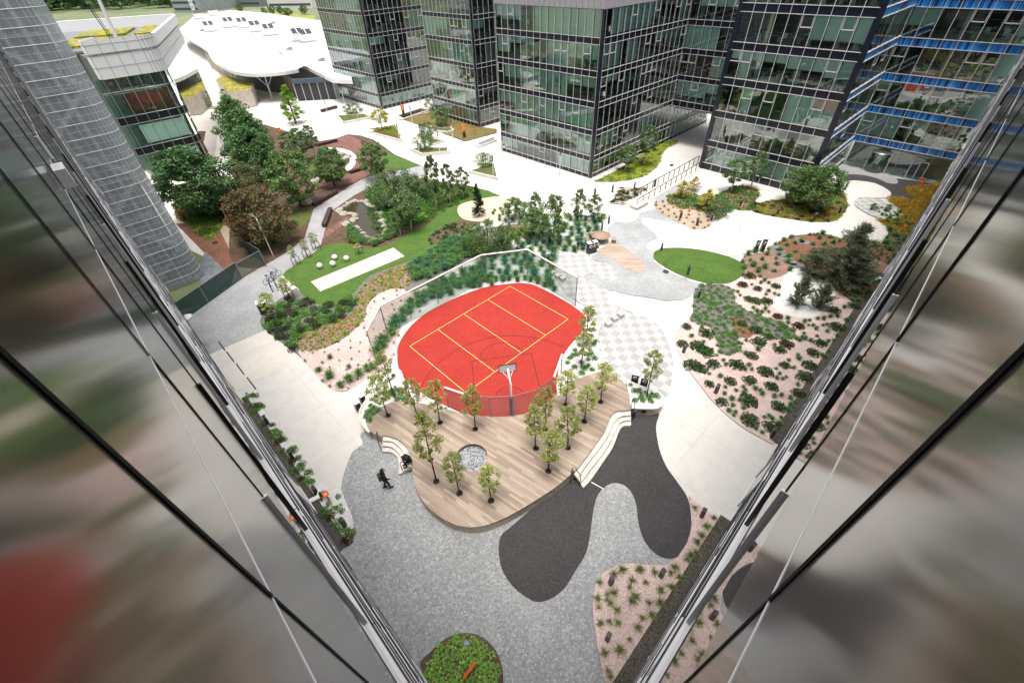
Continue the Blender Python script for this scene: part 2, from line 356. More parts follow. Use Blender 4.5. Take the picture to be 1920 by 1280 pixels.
# cobbles by the foot of the building, running on under the deck
sheet('cobble_paving', [(640, 1031), (652, 1018), (662, 1000), (663, 985), (660, 968), (649, 945), (641, 925), (640, 912), (643, 894), (652, 867), (662, 846), (680, 831), (684, 808), (800, 800), (1000, 850), (1180, 780), (1240, 900), (1296, 975), (1290, 1010), (1275, 1040), (1262, 1052), (1247, 1062), (1230, 1110), (1200, 1230), (1180, 1330), (1080, 1500), (1000, 1540), (900, 1500), (780, 1265), (700, 1130)], 'cobble', 4)
b_, ASPH = sheet('rubber_path', [(960, 985), (940, 1003), (935, 1030), (941, 1066), (960, 1097), (985, 1118), (1008, 1128), (1035, 1121), (1060, 1100), (1080, 1068), (1098, 1038), (1106, 1005), (1112, 960), (1120, 930), (1135, 912), (1152, 905), (1171, 910), (1185, 925), (1193, 947), (1197, 980), (1208, 1013), (1228, 1037), (1253, 1047), (1275, 1040), (1290, 1012), (1296, 975), (1290, 935), (1270, 903), (1250, 875), (1236, 840), (1230, 800), (1233, 770), (1180, 765), (1080, 850), (1020, 930)], 'asphalt', 4)
sheet('drain_slot', [(1108, 904), (1131, 917), (1132, 915.6), (1109, 902.6)], 'alu')
# left hand cobbles and ramp
sheet('cobble_path', [(330, 600), (394, 553), (460, 520), (497, 498), (528, 516), (540, 540), (537, 554), (512, 570), (500, 580), (489, 597), (491, 612), (497, 619), (394, 664), (300, 700), (270, 640)], 'cobble_l')
sheet('grey_path', [(464, 520), (499, 497), (539, 473), (571, 448), (588, 393), (615, 376), (636, 363), (655, 350), (680, 336), (696, 331), (740, 322), (790, 311), (812, 316), (800, 330), (760, 334), (714, 338), (690, 353), (664, 367), (640, 384), (628, 392), (617, 403), (606, 445), (602, 459), (577, 481), (552, 499), (527, 518)], 'path')
for i, q in enumerate([[(394, 664), (498, 619), (520, 637), (405, 688)], [(410, 693), (524, 641), (566, 672), (440, 735), (420, 712)]]): sheet('ramp_slab', q, 'concrete2')
for q in [((410, 641), (422, 658)), ((425, 660), (439, 679)), ((443, 682), (458, 703)), ((463, 708), (480, 730))]:
    (x0, y0), (x1, y1) = q; o, _ = sheet('drain_grate', [(x0 - 1.2, y0), (x1 - 1.2, y1), (x1 + 1.2, y1 - 1), (x0 + 1.2, y0 - 1)], 'black')
# planting beds on the left
BEDL = [(491, 612), (489, 597), (500, 580), (512, 570), (537, 552), (556, 540), (572, 557), (589, 570), (614, 569), (638, 563), (663, 550), (675, 536), (694, 517), (735, 501), (786, 482), (813, 470), (832, 460), (870, 440), (930, 425), (990, 420), (1010, 440), (960, 460), (905, 472), (820, 525), (745, 560), (710, 575), (692, 640), (700, 676), (712, 690), (668, 722), (650, 733), (630, 733), (605, 715), (566, 672), (520, 637)]
sheet('planting_soil', BEDL, 'greysoil', 2)
b_, PINKL = sheet('pink_gravel_bed', [(558, 655), (600, 655), (640, 638), (668, 615), (684, 592), (690, 572), (705, 555), (728, 543), (748, 540), (772, 548), (800, 560), (790, 590), (760, 618), (742, 650), (740, 668), (722, 690), (690, 708), (672, 722), (650, 732), (630, 732), (612, 722), (590, 700)], 'pink', 4)
b_, FLOW = sheet('flower_bed_soil', [(552, 640), (566, 626), (600, 611), (640, 600), (665, 585), (668, 556), (690, 530), (720, 512), (765, 495), (775, 506), (772, 530), (752, 540), (728, 542), (705, 552), (688, 575), (680, 600), (655, 625), (628, 643), (595, 656), (560, 656)], 'pinkmulch', 3)
b_, WGN = sheet('white_gravel_bed', [(800, 556), (830, 530), (905, 480), (940, 455), (1000, 425), (1060, 405), (1105, 400), (1135, 405), (1152, 418), (1138, 430), (1105, 478), (1060, 484), (1028, 494), (1040, 530), (1080, 566), (1060, 570), (985, 545), (905, 550), (830, 580), (770, 630), (745, 660), (744, 640), (760, 600)], 'white_gravel', 2)
_, COURT = sheet('court', [(745, 667), (746, 650), (757, 629), (773, 609), (799, 587.5), (839, 566), (882, 547.5), (919, 537), (959, 532), (985, 531.5), (1004, 536), (1038, 552.5), (1073, 573), (1094, 590), (1099, 601), (1090, 624), (1073, 646), (1060, 662), (1050, 680), (1046, 700), (1047, 726), (1040, 748), (1012, 768), (972, 781), (919, 783), (871, 775), (839, 762), (799, 742), (767, 719), (752, 700), (746, 683)], 'red', 4)
# lawn, sand strip, pond, garden
GARD = [(440, 500), (430, 440), (440, 330), (430, 240), (500, 235), (600, 265), (652, 252), (700, 262), (740, 290), (790, 312), (784, 334), (881, 349), (941, 370), (930, 400), (890, 425), (850, 445), (800, 465), (700, 480), (640, 478), (611, 466), (592, 467), (560, 490), (510, 498)]
sheet('garden_soil', GARD, 'soil', 2)
b_, GC1 = sheet('garden_ground_cover', [(500, 470), (560, 430), (585, 400), (560, 380), (500, 400), (470, 440)], 'darkcover', 3, kind='stuff')
b_, GC2 = sheet('garden_ground_cover', [(560, 290), (600, 300), (640, 310), (650, 330), (600, 345), (560, 330)], 'darkcover', 3, kind='stuff')
b_, GC3 = sheet('garden_ground_cover', [(690, 395), (720, 440), (760, 430), (800, 415), (850, 385), (890, 360), (870, 350), (800, 345), (720, 345), (690, 360)], 'darkcover', 3, kind='stuff')
sheet('path_over_garden', [(499, 497), (539, 473), (571, 448), (588, 393), (615, 376), (636, 363), (655, 350), (680, 336), (696, 331), (740, 322), (790, 311), (812, 316), (800, 330), (760, 334), (714, 338), (690, 353), (664, 367), (640, 384), (628, 392), (617, 403), (606, 445), (602, 459), (577, 481), (552, 499), (527, 518)], 'path')
LAWN = [(530, 516), (552, 499), (580, 480), (611, 460), (655, 457), (674, 466), (717, 463), (736, 455), (758, 442), (792, 426), (815, 412), (829, 393), (862, 366), (884, 351), (912, 359), (941, 369.5), (905, 378), (880, 385), (862, 395), (858, 405), (866, 414), (846, 420), (813, 436), (802, 447), (805, 456), (822, 463), (813, 471), (786, 482), (735, 501), (694, 517), (675, 536), (663, 550), (638, 563), (614, 569), (589, 570), (572, 558), (558, 540)]
sheet('lawn', LAWN, 'lawn', 2); sheet('lawn', [(722, 284), (755, 297), (790, 311), (760, 316), (735, 318), (716, 322), (714, 300)], 'lawn')
sheet('sand_strip', [(583, 528.7), (738, 465), (758.6, 481), (601, 547)], 'sand')
sheet('beige_circle', [(858, 398), (862, 385), (885, 377), (915, 371), (941, 369), (962, 376), (958, 386), (940, 398), (945, 408), (925, 415), (895, 416), (868, 411)], 'beige_disc', 3)
# pond water with a stone shore
wm, n, bs = newmat('pond_water'); bs.inputs['Base Color'].default_value = (.045, .038, .018, 1); bs.inputs['Roughness'].default_value = .04; bs.inputs['IOR'].default_value = 1.6
nz = noise(n, coords(n), 2.2, 3); bump(n, bs, nz, .06, .02); M['water'] = wm
_, POND = sheet('pond_water', [(643, 392), (660, 382), (680, 381), (695, 388), (706, 400), (714, 415), (722, 430), (720, 443), (707, 451), (692, 449), (676, 432), (664, 424), (652, 420), (668, 412), (664, 404), (640, 402)], 'water', 3)
_, TERR = sheet('terrace', [(596, 273), (652, 254), (681, 266), (687, 277), (684, 300), (681, 316), (688, 332), (660, 344), (622, 352), (588, 350), (600, 342), (626, 336), (650, 326), (664, 312), (669, 297), (658, 284), (633, 278), (612, 277)], 'terrace', 0)
sheet('pebble_shore', [(612, 277), (633, 278), (658, 284), (669, 297), (664, 312), (652, 322), (646, 316), (655, 306), (656, 296), (645, 287), (625, 282)], 'white_gravel', 2)
sheet('pond_deck', [(666, 411), (650, 407), (611, 433), (604, 451), (649, 420)], 'terrace')
sheet('inner_stream', [(590, 330), (600, 322), (604, 336), (596, 352), (586, 352)], 'water', 2)
# mid paving
sheet('light_cobble_paving', [(1139, 429), (1155, 415.6), (1233, 390), (1226, 383), (1232, 363), (1266, 345), (1290, 341), (1318, 350), (1300, 372), (1262, 385), (1268, 418), (1250, 460), (1226, 470), (1226, 490), (1250, 508), (1290, 525), (1315, 534), (1301.5, 550), (1292, 558), (1280, 562.5), (1248, 565), (1214, 558), (1189, 555), (1145, 546), (1119, 540), (1099, 531), (1091, 519), (1094, 514.5), (1104, 513), (1119, 516), (1137, 526), (1150, 524), (1157, 517), (1155, 509), (1145, 501), (1128, 492), (1111, 487), (1109, 481), (1118, 476), (1140, 470), (1150, 450), (1141, 440)], 'cobble_l', 0)
sheet('white_path', [(1204, 411), (1215, 410), (1235, 414), (1255, 417), (1300, 425), (1340, 440), (1400, 440), (1400, 475), (1364, 481), (1320, 470), (1277, 465.5), (1246, 466), (1222, 468.5), (1213, 466), (1213, 459), (1222, 453), (1231, 450), (1231, 442), (1220, 431), (1205, 420)], 'concrete', 2)
sheet('checker_paving', [(1022, 482), (1075, 478), (1105, 478), (1113, 489), (1140, 496), (1158, 512), (1156, 522), (1148, 526), (1131, 523), (1110, 513), (1096, 516), (1100, 530), (1139, 545), (1141, 560), (1160, 578), (1190, 588), (1219, 599), (1245, 624), (1259, 662), (1261.5, 699), (1256, 730), (1247, 748), (1200, 745), (1140, 700), (1119, 655), (1115, 620), (1097, 574), (1060, 552)], 'concrete', 2)
mt, n, bs = newmat('checker_slabs')
v = coords(n, rz=R_(-45)); ck = n.nodes.new('ShaderNodeTexChecker'); ck.inputs['Scale'].default_value = 1.45; n.links.new(v, ck.inputs['Vector'])
wn = noise(n, v, .9, 3); r1 = ramp(n, [(.35, (.34, .34, .335)), (.6, (.385, .385, .38))]); n.links.new(wn, r1.inputs[0])
o_ = mix(n, ck.outputs['Fac'], r1.outputs[0], (.50, .495, .48)); r2 = noise(n, v, 12, 3); rr = ramp(n, [(.3, (.9,) * 3), (.7, (1.06,) * 3)]); n.links.new(r2, rr.inputs[0])
n.links.new(mix(n, 1.0, o_, rr.outputs[0], 'MULTIPLY'), bs.inputs['Base Color']); bs.inputs['Roughness'].default_value = .8
M['checker'] = mt; bpy.data.objects['checker_paving'].data.materials[0] = mt
# white ramp tongue lying over the slabs
sheet('white_path', [(1142, 553), (1147, 547), (1160, 550), (1189, 556), (1248, 567), (1280, 564), (1294, 570), (1299, 585), (1290, 600), (1275, 612), (1266, 625), (1264, 641), (1263, 690), (1259, 662), (1245, 624), (1219, 599), (1190, 588), (1160, 577), (1147, 568)], 'concrete', 2)
_, STRIP = sheet('strip_deck', [(1118, 472), (1150, 452), (1166, 462), (1190, 480), (1207, 494), (1210, 502), (1206, 510), (1194, 512.5), (1178, 508), (1146, 486)], 'deck2', 0)
sheet('wood_disc', [(1137, 402), (1150, 392), (1170, 387), (1190, 391), (1198, 404), (1190, 414), (1172, 418), (1150, 415), (1138, 409)], 'concrete2', 3)
# right hand beds
_, BEDR = sheet('pink_gravel_bed', [(1316, 535), (1301, 550), (1299, 585), (1290, 600), (1277.5, 610), (1266.6, 622.5), (1264, 641), (1274, 666), (1290, 694), (1309, 719), (1330, 747), (1359, 776), (1390, 801), (1421, 819), (1448, 833.4), (1500, 750), (1550, 670), (1609, 579), (1640, 530), (1600, 500), (1500, 470), (1440, 480), (1400, 510), (1350, 532)], 'pink')
_, MUL = sheet('bark_mulch', [(1386, 492), (1400, 477), (1440, 466), (1462, 453), (1489, 443), (1515, 440), (1545, 440), (1585, 451), (1622, 459), (1650, 457), (1664, 445), (1664, 425), (1652, 405), (1620, 390), (1645, 384), (1690, 400), (1715, 430), (1700, 465), (1640, 552), (1618, 575), (1590, 562), (1560, 540), (1500, 505), (1445, 520), (1410, 520), (1396, 507)], 'mulch')
sheet('bark_mulch', [(1386, 494), (1400, 479), (1440, 468), (1452, 470), (1474, 492), (1490, 503), (1462, 520), (1430, 524), (1396, 510)], 'pinkmulch', 2)
_, DSB = sheet('dark_shrub_bed', [(1311, 537), (1350, 534), (1376, 545), (1378, 566), (1400, 583), (1430, 594), (1460, 603), (1487, 620), (1491, 632), (1472, 638), (1440, 635), (1415, 620), (1395, 618), (1383, 640), (1386, 658), (1366, 668), (1350, 662), (1342, 638), (1330, 615), (1300, 605), (1292, 598), (1299, 585), (1300, 552)], 'greysoil', 2)
sheet('orange_mulch_patch', [(1372, 598), (1390, 600), (1404, 612), (1412, 628), (1398, 636), (1380, 625)], 'mulch', 2)
sheet('white_gravel_bed', [(1448, 569), (1455, 556), (1464, 550), (1463, 532), (1471, 519), (1490, 504), (1520, 510), (1560, 535), (1565, 551), (1560, 562), (1552, 573), (1540, 588), (1528, 595), (1515, 597.5), (1490, 596), (1465, 588), (1452, 580)], 'white_gravel', 3)
sheet('boardwalk', [(1604, 471), (1640, 487), (1690, 510), (1668, 528), (1634, 513), (1602, 490)], 'boardwalk')
_, BEDG = sheet('gravel_rock_bed', [(1226, 383), (1240, 379), (1262, 385), (1310, 390), (1355, 400), (1361, 405), (1340, 412), (1330, 425), (1312, 431), (1295, 430), (1265, 415), (1238, 400)], 'tan', 2)
_, GRN1 = sheet('green_cover_bed', [(1251, 371), (1262, 365), (1290, 362), (1330, 372), (1350, 365), (1375, 352), (1395, 350), (1415, 356), (1424, 366), (1415, 378), (1406, 386), (1410, 392), (1395, 396), (1375, 392), (1360, 398), (1330, 398), (1300, 395), (1270, 390), (1254, 381)], 'pinkmulch', 2)
_, GRN2 = sheet('flower_soil', [(1410, 386), (1440, 378), (1470, 374), (1500, 362), (1540, 358), (1575, 360), (1587, 375), (1587, 392), (1575, 408), (1560, 416), (1520, 417), (1470, 410), (1430, 403), (1412, 398)], 'mulch', 2)
_, ORB = sheet('flower_soil', [(1697, 357), (1703, 352), (1735, 353), (1765, 342), (1760, 360), (1751, 372), (1735, 400), (1705, 445), (1680, 440), (1665, 424), (1648, 415), (1681, 415), (1694, 407), (1688, 394), (1667, 376), (1681, 372.5), (1702, 377), (1723, 376), (1702, 365)], 'soil')
sheet('dark_paving', [(1578, 318), (1590, 322), (1745, 345), (1735, 353), (1703, 352), (1697, 357), (1702, 365), (1723, 376), (1702, 377), (1681, 372), (1670, 368), (1665, 358), (1640, 345), (1605, 338), (1584, 340)], 'asphalt')
sheet('light_cobble_paving', [(1578, 312), (1612, 318), (1640, 324), (1660, 326), (1676, 332), (1683, 342), (1678, 346), (1662, 344), (1645, 336), (1620, 330), (1596, 328), (1574, 326)], 'cobble_l', 2)
sheet('white_path', [(1578, 350), (1585, 343), (1605, 340), (1640, 345), (1665, 358), (1670, 366), (1660, 372), (1640, 373), (1610, 372), (1601, 385), (1612, 398), (1640, 412), (1660, 430), (1664, 445), (1652, 456), (1622, 459), (1585, 451), (1545, 440), (1490, 443), (1460, 455), (1440, 470), (1420, 477), (1400, 474), (1390, 440), (1383, 410), (1385, 398), (1400, 396), (1430, 404), (1470, 411), (1520, 418), (1562, 417), (1578, 408), (1588, 392), (1586, 372)], 'concrete', 2)
o, CIRC = sheet('checker_circle', [(1601, 384), (1604, 375), (1620, 372), (1645, 375), (1672, 383), (1690, 397), (1694, 408), (1685, 415), (1665, 414), (1640, 408), (1618, 397)], 'concrete', 3)
o.data.materials[0] = M['checker']
_, YEL = sheet('yellow_cover_bed', [(1117, 340), (1135, 332), (1180, 307), (1225, 277), (1262, 264), (1268, 268), (1258, 274), (1242, 285), (1236, 298), (1233, 310), (1222, 322), (1200, 333), (1170, 339), (1140, 341)], 'lawn_y', 2, kind='stuff')
sheet('stone_bed', [(1157, 352), (1215, 352), (1170, 385), (1145, 382), (1158, 370)], 'stone', 0)
_, GPL = sheet('dry_grass_plot', [(756, 225), (809, 210), (900, 239), (931, 243), (931, 250), (872, 266), (800, 240)], 'lawn_b', kind='stuff')
_, PINKB = sheet('pink_gravel_bed', [(1269, 1046), (1247, 1060), (1222, 1060.5), (1181, 1056.6), (1156, 1060), (1131, 1074), (1115.6, 1095.6), (1111, 1130), (1112.5, 1161), (1119, 1208), (1131, 1267), (1140, 1300), (1158, 1283), (1204, 1205), (1250, 1130), (1300, 1050), (1353, 976), (1328, 962), (1308, 945), (1290, 930), (1296, 955), (1297, 985), (1290, 1015)], 'pink')
_, WGL = sheet('white_gravel_bed', [(457, 747), (470, 738), (480, 745), (505, 785), (540, 838), (575, 885), (600, 905), (625, 918), (640, 917), (649, 941), (661, 968), (664, 988), (655, 1012), (641, 1027), (600, 965), (540, 878), (480, 785)], 'white_gravel')
sheet('soil_circle', [(788, 1250), (808, 1222), (840, 1195), (875, 1187), (905, 1195), (930, 1220), (942, 1255), (940, 1300), (900, 1330), (830, 1300)], 'soil', 3)
# building-side drain strips
def wallxy(side, s, off):        # a point s metres along the left (-1) or right (+1) facade and off metres out from its glass
    if side < 0:
        e = AZ(-42.6); nrm = Vector((-e.y, e.x, 0)); return e * s + nrm * (.20 - off)
    e = AZ(46.0); nrm = Vector((e.y, -e.x, 0)); return e * s + nrm * (.17 - off)
for nm, side, s0, s1, wd in (('gravel_strip', -1, 14.6, 30.2, .55), ('gravel_strip', 1, 2, 16.4, .62), ('gravel_strip', 1, 23.5, 45, .62), ('gravel_strip', 1, 56, 78, 1.0)):
    q = [wallxy(side, s0, 0), wallxy(side, s1, 0), wallxy(side, s1, wd), wallxy(side, s0, wd)]
    _lay[0] += .002; b = MB(); b.prism([p.xy for p in q], None, _lay[0], M['drain']); tag(b.build(nm), kind='structure')
# mound
P = smooth_loop(GP([(1224, 480), (1229, 471), (1246, 466.5), (1277, 465.5), (1320, 470), (1364, 481), (1386, 491), (1396, 504), (1394, 517), (1375, 530), (1353, 534.5), (1320, 530.5), (1277, 517), (1246, 501), (1228, 488)]), 4)
c = sum((Vector(p) for p in P), Vector((0, 0))) / len(P); b = MB(); vs = []; fs = []; K = 10; n_ = len(P)
for k in range(K + 1):
    t = k / K
    for p in P: q = c + (Vector(p) - c) * (1 - t); vs.append((q.x, q.y, .05 + .75 * (1 - (1 - t) ** 2.2)))
for k in range(K):
    for i in range(n_): fs.append((k * n_ + i, k * n_ + (i + 1) % n_, (k + 1) * n_ + (i + 1) % n_, (k + 1) * n_ + i))
b.add(vs, fs, M['lawn'], True); tag(b.build('grass_mound'), kind='structure')
# court lines
zl = _lay[0] + .03
def line(b, p, q, wd, mat): b.bar((p.x, p.y, .0), (q.x, q.y, .0), wd, .002, mat)
courtz = max(v.co.z for v in bpy.data.objects['court'].data.vertices)
b = MB()
A_, B_, D_ = G(956.3, 537), G(1065, 598.7), G(768.5, 649.4); E_ = B_ + (D_ - A_)
for p, q in ((A_, B_), (B_, E_), (E_, D_), (D_, A_)): line(b, p, q, .06, M['yline'])
for t in (.25, .5, .75): line(b, A_.lerp(D_, t), B_.lerp(E_, t), .06, M['yline'])
o = b.build('court_lines', loc=(0, 0, courtz + .006)); tag(o, kind='structure')
b = MB(); K1, K2, K3, K4 = G(884.6, 677.3), G(996.2, 663.2), G(1016, 741.6), G(895, 768)
K4 = K1 + (K3 - K2)
for p, q in ((K1, K2), (K2, K3), (K1, K4)): line(b, p, q, .045, M['bline'])
def arc(c, rad, a0, a1, n=40):
    pts = [c + Vector((rad * math.cos(a0 + (a1 - a0) * i / n), rad * math.sin(a0 + (a1 - a0) * i / n), 0)) for i in range(n + 1)]
    for p, q in zip(pts, pts[1:]): line(b, p, q, .04, M['bline'])
kc = (K1 + K2) / 2; ka = math.atan2((K1 - K2).y, (K1 - K2).x); hoop = G(956, 745)
kw = (K1 - K2).length; arc(kc, kw * .36, ka - math.pi, ka)
arc(hoop, 1.05, ka - math.pi, ka)
for r0 in (5.6,): arc(hoop, (hoop - G(960, 630)).length, ka - math.pi + .32, ka - .12, 60)
tag(b.build('court_lines', loc=(0, 0, courtz + .01)), kind='structure')
# ================================================================== glass buildings
M['g_green'] = glass('green_glass', (.78, .97, .91), .11, (.90, 1, .97)); M['g_dark'] = glass('dark_glass', (.64, .83, .78), .12, (.90, 1, .97))
M['g_mirror'] = glass('mirroring_green_glass', (.72, .94, .88), .20, (.90, 1, .97))
M['blind'] = plain('pale_blind', (.80, .84, .82), .8, var=.03); M['slab'] = plain('office_floor', (.30, .30, .29), .8); M['core'] = plain('office_dark', (.13, .14, .14), .8)
M['furn'] = plain('office_cream', (.55, .53, .45), .6); M['grey_clad'] = plain('grey_cladding', (.38, .36, .38), .6, var=.05)
def stripes(name, az, cs, per):
    mt, n, b = newmat(name); v = coords(n, rz=R_(az) - math.pi / 2)
    sx = n.nodes.new('ShaderNodeSeparateXYZ'); n.links.new(v, sx.inputs[0])
    d = n.nodes.new('ShaderNodeMath'); d.operation = 'DIVIDE'; n.links.new(sx.outputs[0], d.inputs[0]); d.inputs[1].default_value = per
    fl = n.nodes.new('ShaderNodeMath'); fl.operation = 'FLOOR'; n.links.new(d.outputs[0], fl.inputs[0])
    wn = n.nodes.new('ShaderNodeTexWhiteNoise'); wn.noise_dimensions = '1D'; n.links.new(fl.outputs[0], wn.inputs['W'])
    r = ramp(n, [(i / len(cs), c) for i, c in enumerate(cs)]); r.color_ramp.interpolation = 'CONSTANT'; n.links.new(wn.outputs['Value'], r.inputs[0])
    n.links.new(r.outputs[0], b.inputs['Base Color']); b.inputs['Roughness'].default_value = .35; return mt
M['blue'] = stripes('blue_striped_panel', 138.6, [(.01, .02, .08), (.02, .22, .70), (.05, .36, .85), (.015, .05, .2), (.02, .27, .75)], .085)
M['redstripe'] = stripes('red_striped_cladding', -44, [(.22, .20, .19), (.40, .06, .04), (.10, .09, .09), (.30, .28, .26), (.45, .08, .05), (.16, .15, .15)], .25)
def win_mesh(kind, gm, fm):
    b = MB(); b.quad((0, 0, 0), (0, 0, 1), (1, 0, 1), (1, 0, 0), gm)
    if kind == 'transom':
        for (x0, x1, z0, z1) in ((.06, .94, .60, .635), (.06, .10, .60, .985), (.90, .94, .60, .985)):
            b.box(((x0 + x1) / 2, .02, (z0 + z1) / 2), (x1 - x0, .07, z1 - z0), fm)
    return b
WINK = {}
def wtemplate(kind, gm, fm):
    k = (kind, gm.name, fm.name)
    if k not in WINK: b = win_mesh(kind, gm, fm); WINK[k] = (b, b.mesh('window'))
    return WINK[k]
_bl = MB(); _bl.quad((.03, 0, 0), (.03, 0, -1), (.97, 0, -1), (.97, 0, 0), M['blind']); BLIND_ME = _bl.mesh('blind')
class Bldg:
    def __init__(s, name, label, cat='building', group=None):
        s.root = empty(name, (0, 0, 0), 0, label, cat, group); s.w = []
    def facade(s, O, az, nb, bw, rows, bands, gm, fm, bandm, rnd, ptr=.28, pbl=.5, first=None, skip=None, end=.0, gm2=None, lw=.036):
        """outward is to the left of azimuth az"""
        u = AZ(az); nrm = Vector((-u.y, u.x, 0)); O = Vector((O[0], O[1], 0)); L = nb * bw; rz = math.atan2(u.y, u.x)
        for z0, z1 in bands:
            b = MB(); p = O + u * (L / 2) - nrm * .04
            b.box((p.x, p.y, (z0 + z1) / 2), (L, .08, z1 - z0), bandm, rz); b.build('spandrel', s.root)
        b = MB()
        zmin = min([r[0] for r in rows] + [q[0] for q in bands]); zmax = max([r[1] for r in rows] + [q[1] for q in bands])
        for i in range(nb + 1):
            p = O + u * (i * bw) + nrm * .03; b.box((p.x, p.y, (zmin + zmax) / 2), (lw, .05, zmax - zmin), fm, rz)
        for z0, z1 in bands:
            for z in (z0, z1):
                p = O + u * (L / 2) + nrm * .05; b.box((p.x, p.y, z), (L + .1, .12, lw), fm, rz)
        b.build('mullion_grid', s.root)
        for ri, (z0, z1) in enumerate(rows):
            run = 0; drop = 0
            for i in range(nb):
                if skip and skip(i, ri): continue
                kind = 'transom' if rnd.random() < ptr and (i % 3 == 1 or rnd.random() < .35) else 'plain'
                if run <= 0: run = rnd.randint(1, 4); drop = 0 if rnd.random() > pbl else rnd.choice((1, 1, 1, .95, .6, .45, .3, .75))
                run -= 1; g2 = gm2 if (gm2 is not None and rnd.random() < .3) else gm
                s.w.append((O + u * (i * bw + .02) + Vector((0, 0, z0)), rz, (bw - .04, 1, z1 - z0), kind, g2, fm, drop))
    def finish(s, most=100):
        s.w.sort(key=lambda q: (q[0] - Vector((0, 0, CAM_H))).length - (0))
        rest = MB(); restb = MB()
        for k, (p, rz, sc, kind, gm, fm, drop) in enumerate(s.w):
            b, me = wtemplate(kind, gm, fm)
            if k < most:
                o = link('window', me, s.root, p, (0, 0, rz), sc)
                if drop: link('blind', BLIND_ME, o, (0, -.22, .99), None, (1, 1, drop * .98))
            else:
                T = Matrix.Translation(p) @ Matrix.Rotation(rz, 4, 'Z') @ Matrix.Diagonal((*sc, 1))
                for f, mi in zip(b.f, b.mi): rest.add([T @ Vector(b.v[i]) for i in f], [tuple(range(len(f)))], b.mats[mi])
                if drop: restb.add([T @ Vector(q) for q in ((.03, -.22, .99), (.03, -.22, .99 - drop * .98), (.97, -.22, .99 - drop * .98), (.97, -.22, .99))], [(0, 1, 2, 3)], M['blind'])
        if rest.f: tag(rest.build('window', s.root), kind='stuff')
        if restb.f: tag(restb.build('blind', s.root), kind='stuff')
    def interior(s, O, a1, L1, a2, L2, levels, rnd, inset=.35, coreoff=5.5, desk=1.0):
        """floors, dark core, columns and desks between two facades leaving corner O along a1 and a2"""
        O = Vector((O[0], O[1], 0)); u, v = AZ(a1), AZ(a2); b = MB()
        def P(i, j): return O + u * i + v * j
        for z in levels[:-1]: b.prism([P(inset, inset), P(L1 - inset, inset), P(L1 - inset, L2 - inset), P(inset, L2 - inset)], z - .35, z + .02, M['slab'], M['slab'], bottom=True)
        z0, z1 = levels[0], levels[-1]
        b.prism([P(coreoff, coreoff), P(L1 - .5, coreoff), P(L1 - .5, L2 - .5), P(coreoff, L2 - .5)], z0, z1 - .05, M['core'], M['core'])
        s_ = MB()
        for k in range(int((L1 - 1.6) // 4.8) + 1): p = P(1.2 + k * 4.8, 1.2); s_.tube([(p.x, p.y, z0), (p.x, p.y, z1 - .1)], .24, M['furn'], 8, cap=False)
        for k in range(1, int((L2 - 1.6) // 4.8) + 1): p = P(1.2, 1.2 + k * 4.8); s_.tube([(p.x, p.y, z0), (p.x, p.y, z1 - .1)], .24, M['furn'], 8, cap=False)
        rz = math.atan2(u.y, u.x)
        for z in levels[:-1]:
            for (LL, ax) in ((L1, 0), (L2, 1)):
                q = 1.0
                while q < LL - 1:
                    if rnd.random() < desk * .8:
                        for dd in (1.6, 3.3):
                            p = P(q, dd) if ax == 0 else P(dd, q)
                            s_.box((p.x, p.y, z + .72), (1.3, .7, .05), M['furn'], rz); s_.box((p.x + .3, p.y + .1, z + .34), (.4, .5, .62), M['furn'], rz)
                            if rnd.random() < .7: s_.box((p.x, p.y, z + .98), (.5, .04, .33), M['black'], rz)
                            if rnd.random() < .7: p2 = p + Vector((rnd.uniform(-.4, .4), -.8, 0)); s_.box((p2.x, p2.y, z + .47), (.45, .45, .08), M['black'], rz + .3); s_.box((p2.x, p2.y - .2, z + .8), (.42, .06, .5), rnd.choice([M['black'], M['core'], M['furn'], M['white'], M['black']]), rz + .3)
                            if rnd.random() < .12: s_.box((p.x, p.y + .4, z + .6), (.5, .5, 1.1), rnd.choice([M['white'], M['furn'], M['furn'], M['furn'], M['orange']]), rz)
                    q += rnd.uniform(1.4, 2.4)
        b.build('office_floor', s.root); s_.build('office_furniture', s.root)
        roof = MB(); roof.prism([P(.1, .1), P(L1 - .1, .1), P(L1 - .1, L2 - .1), P(.1, L2 - .1)], levels[-1] - .1, levels[-1], M['grey_clad'], M['grey_clad'], bottom=True)
        for (a_, b_) in ((P(L1, .1), P(L1, L2)), (P(.1, L2), P(L1, L2))): roof.bar((a_.x, a_.y, levels[-1] / 2 + z0 / 2), (b_.x, b_.y, levels[-1] / 2 + z0 / 2), .1, levels[-1] - z0, M['navy'])
        roof.build('roof', s.root)
def lv(T, bh, base=.65, top=None):
    rows = []; bands = [(.02, base)]; z = base
    for t in T: rows.append((z, t - bh)); bands.append((t - bh, t)); z = t
    if top: rows.append((z, top))
    return rows, bands
def corner_post(B, O, bis, z1, mat=None, wdt=.5):
    b = MB(); u = Vector((math.sin(R_(bis)), math.cos(R_(bis)), 0)); p = Vector((O[0], O[1], 0)) + u * .3
    b.box((p.x, p.y, z1 / 2), (wdt, wdt, z1 - .04), mat or M['navy'], math.atan2(u.y, u.x) + math.pi / 4); return b.build('corner_post', B.root)
rA, rB2, rM, rR, rL = (random.Random(i) for i in (11, 12, 13, 14, 15))
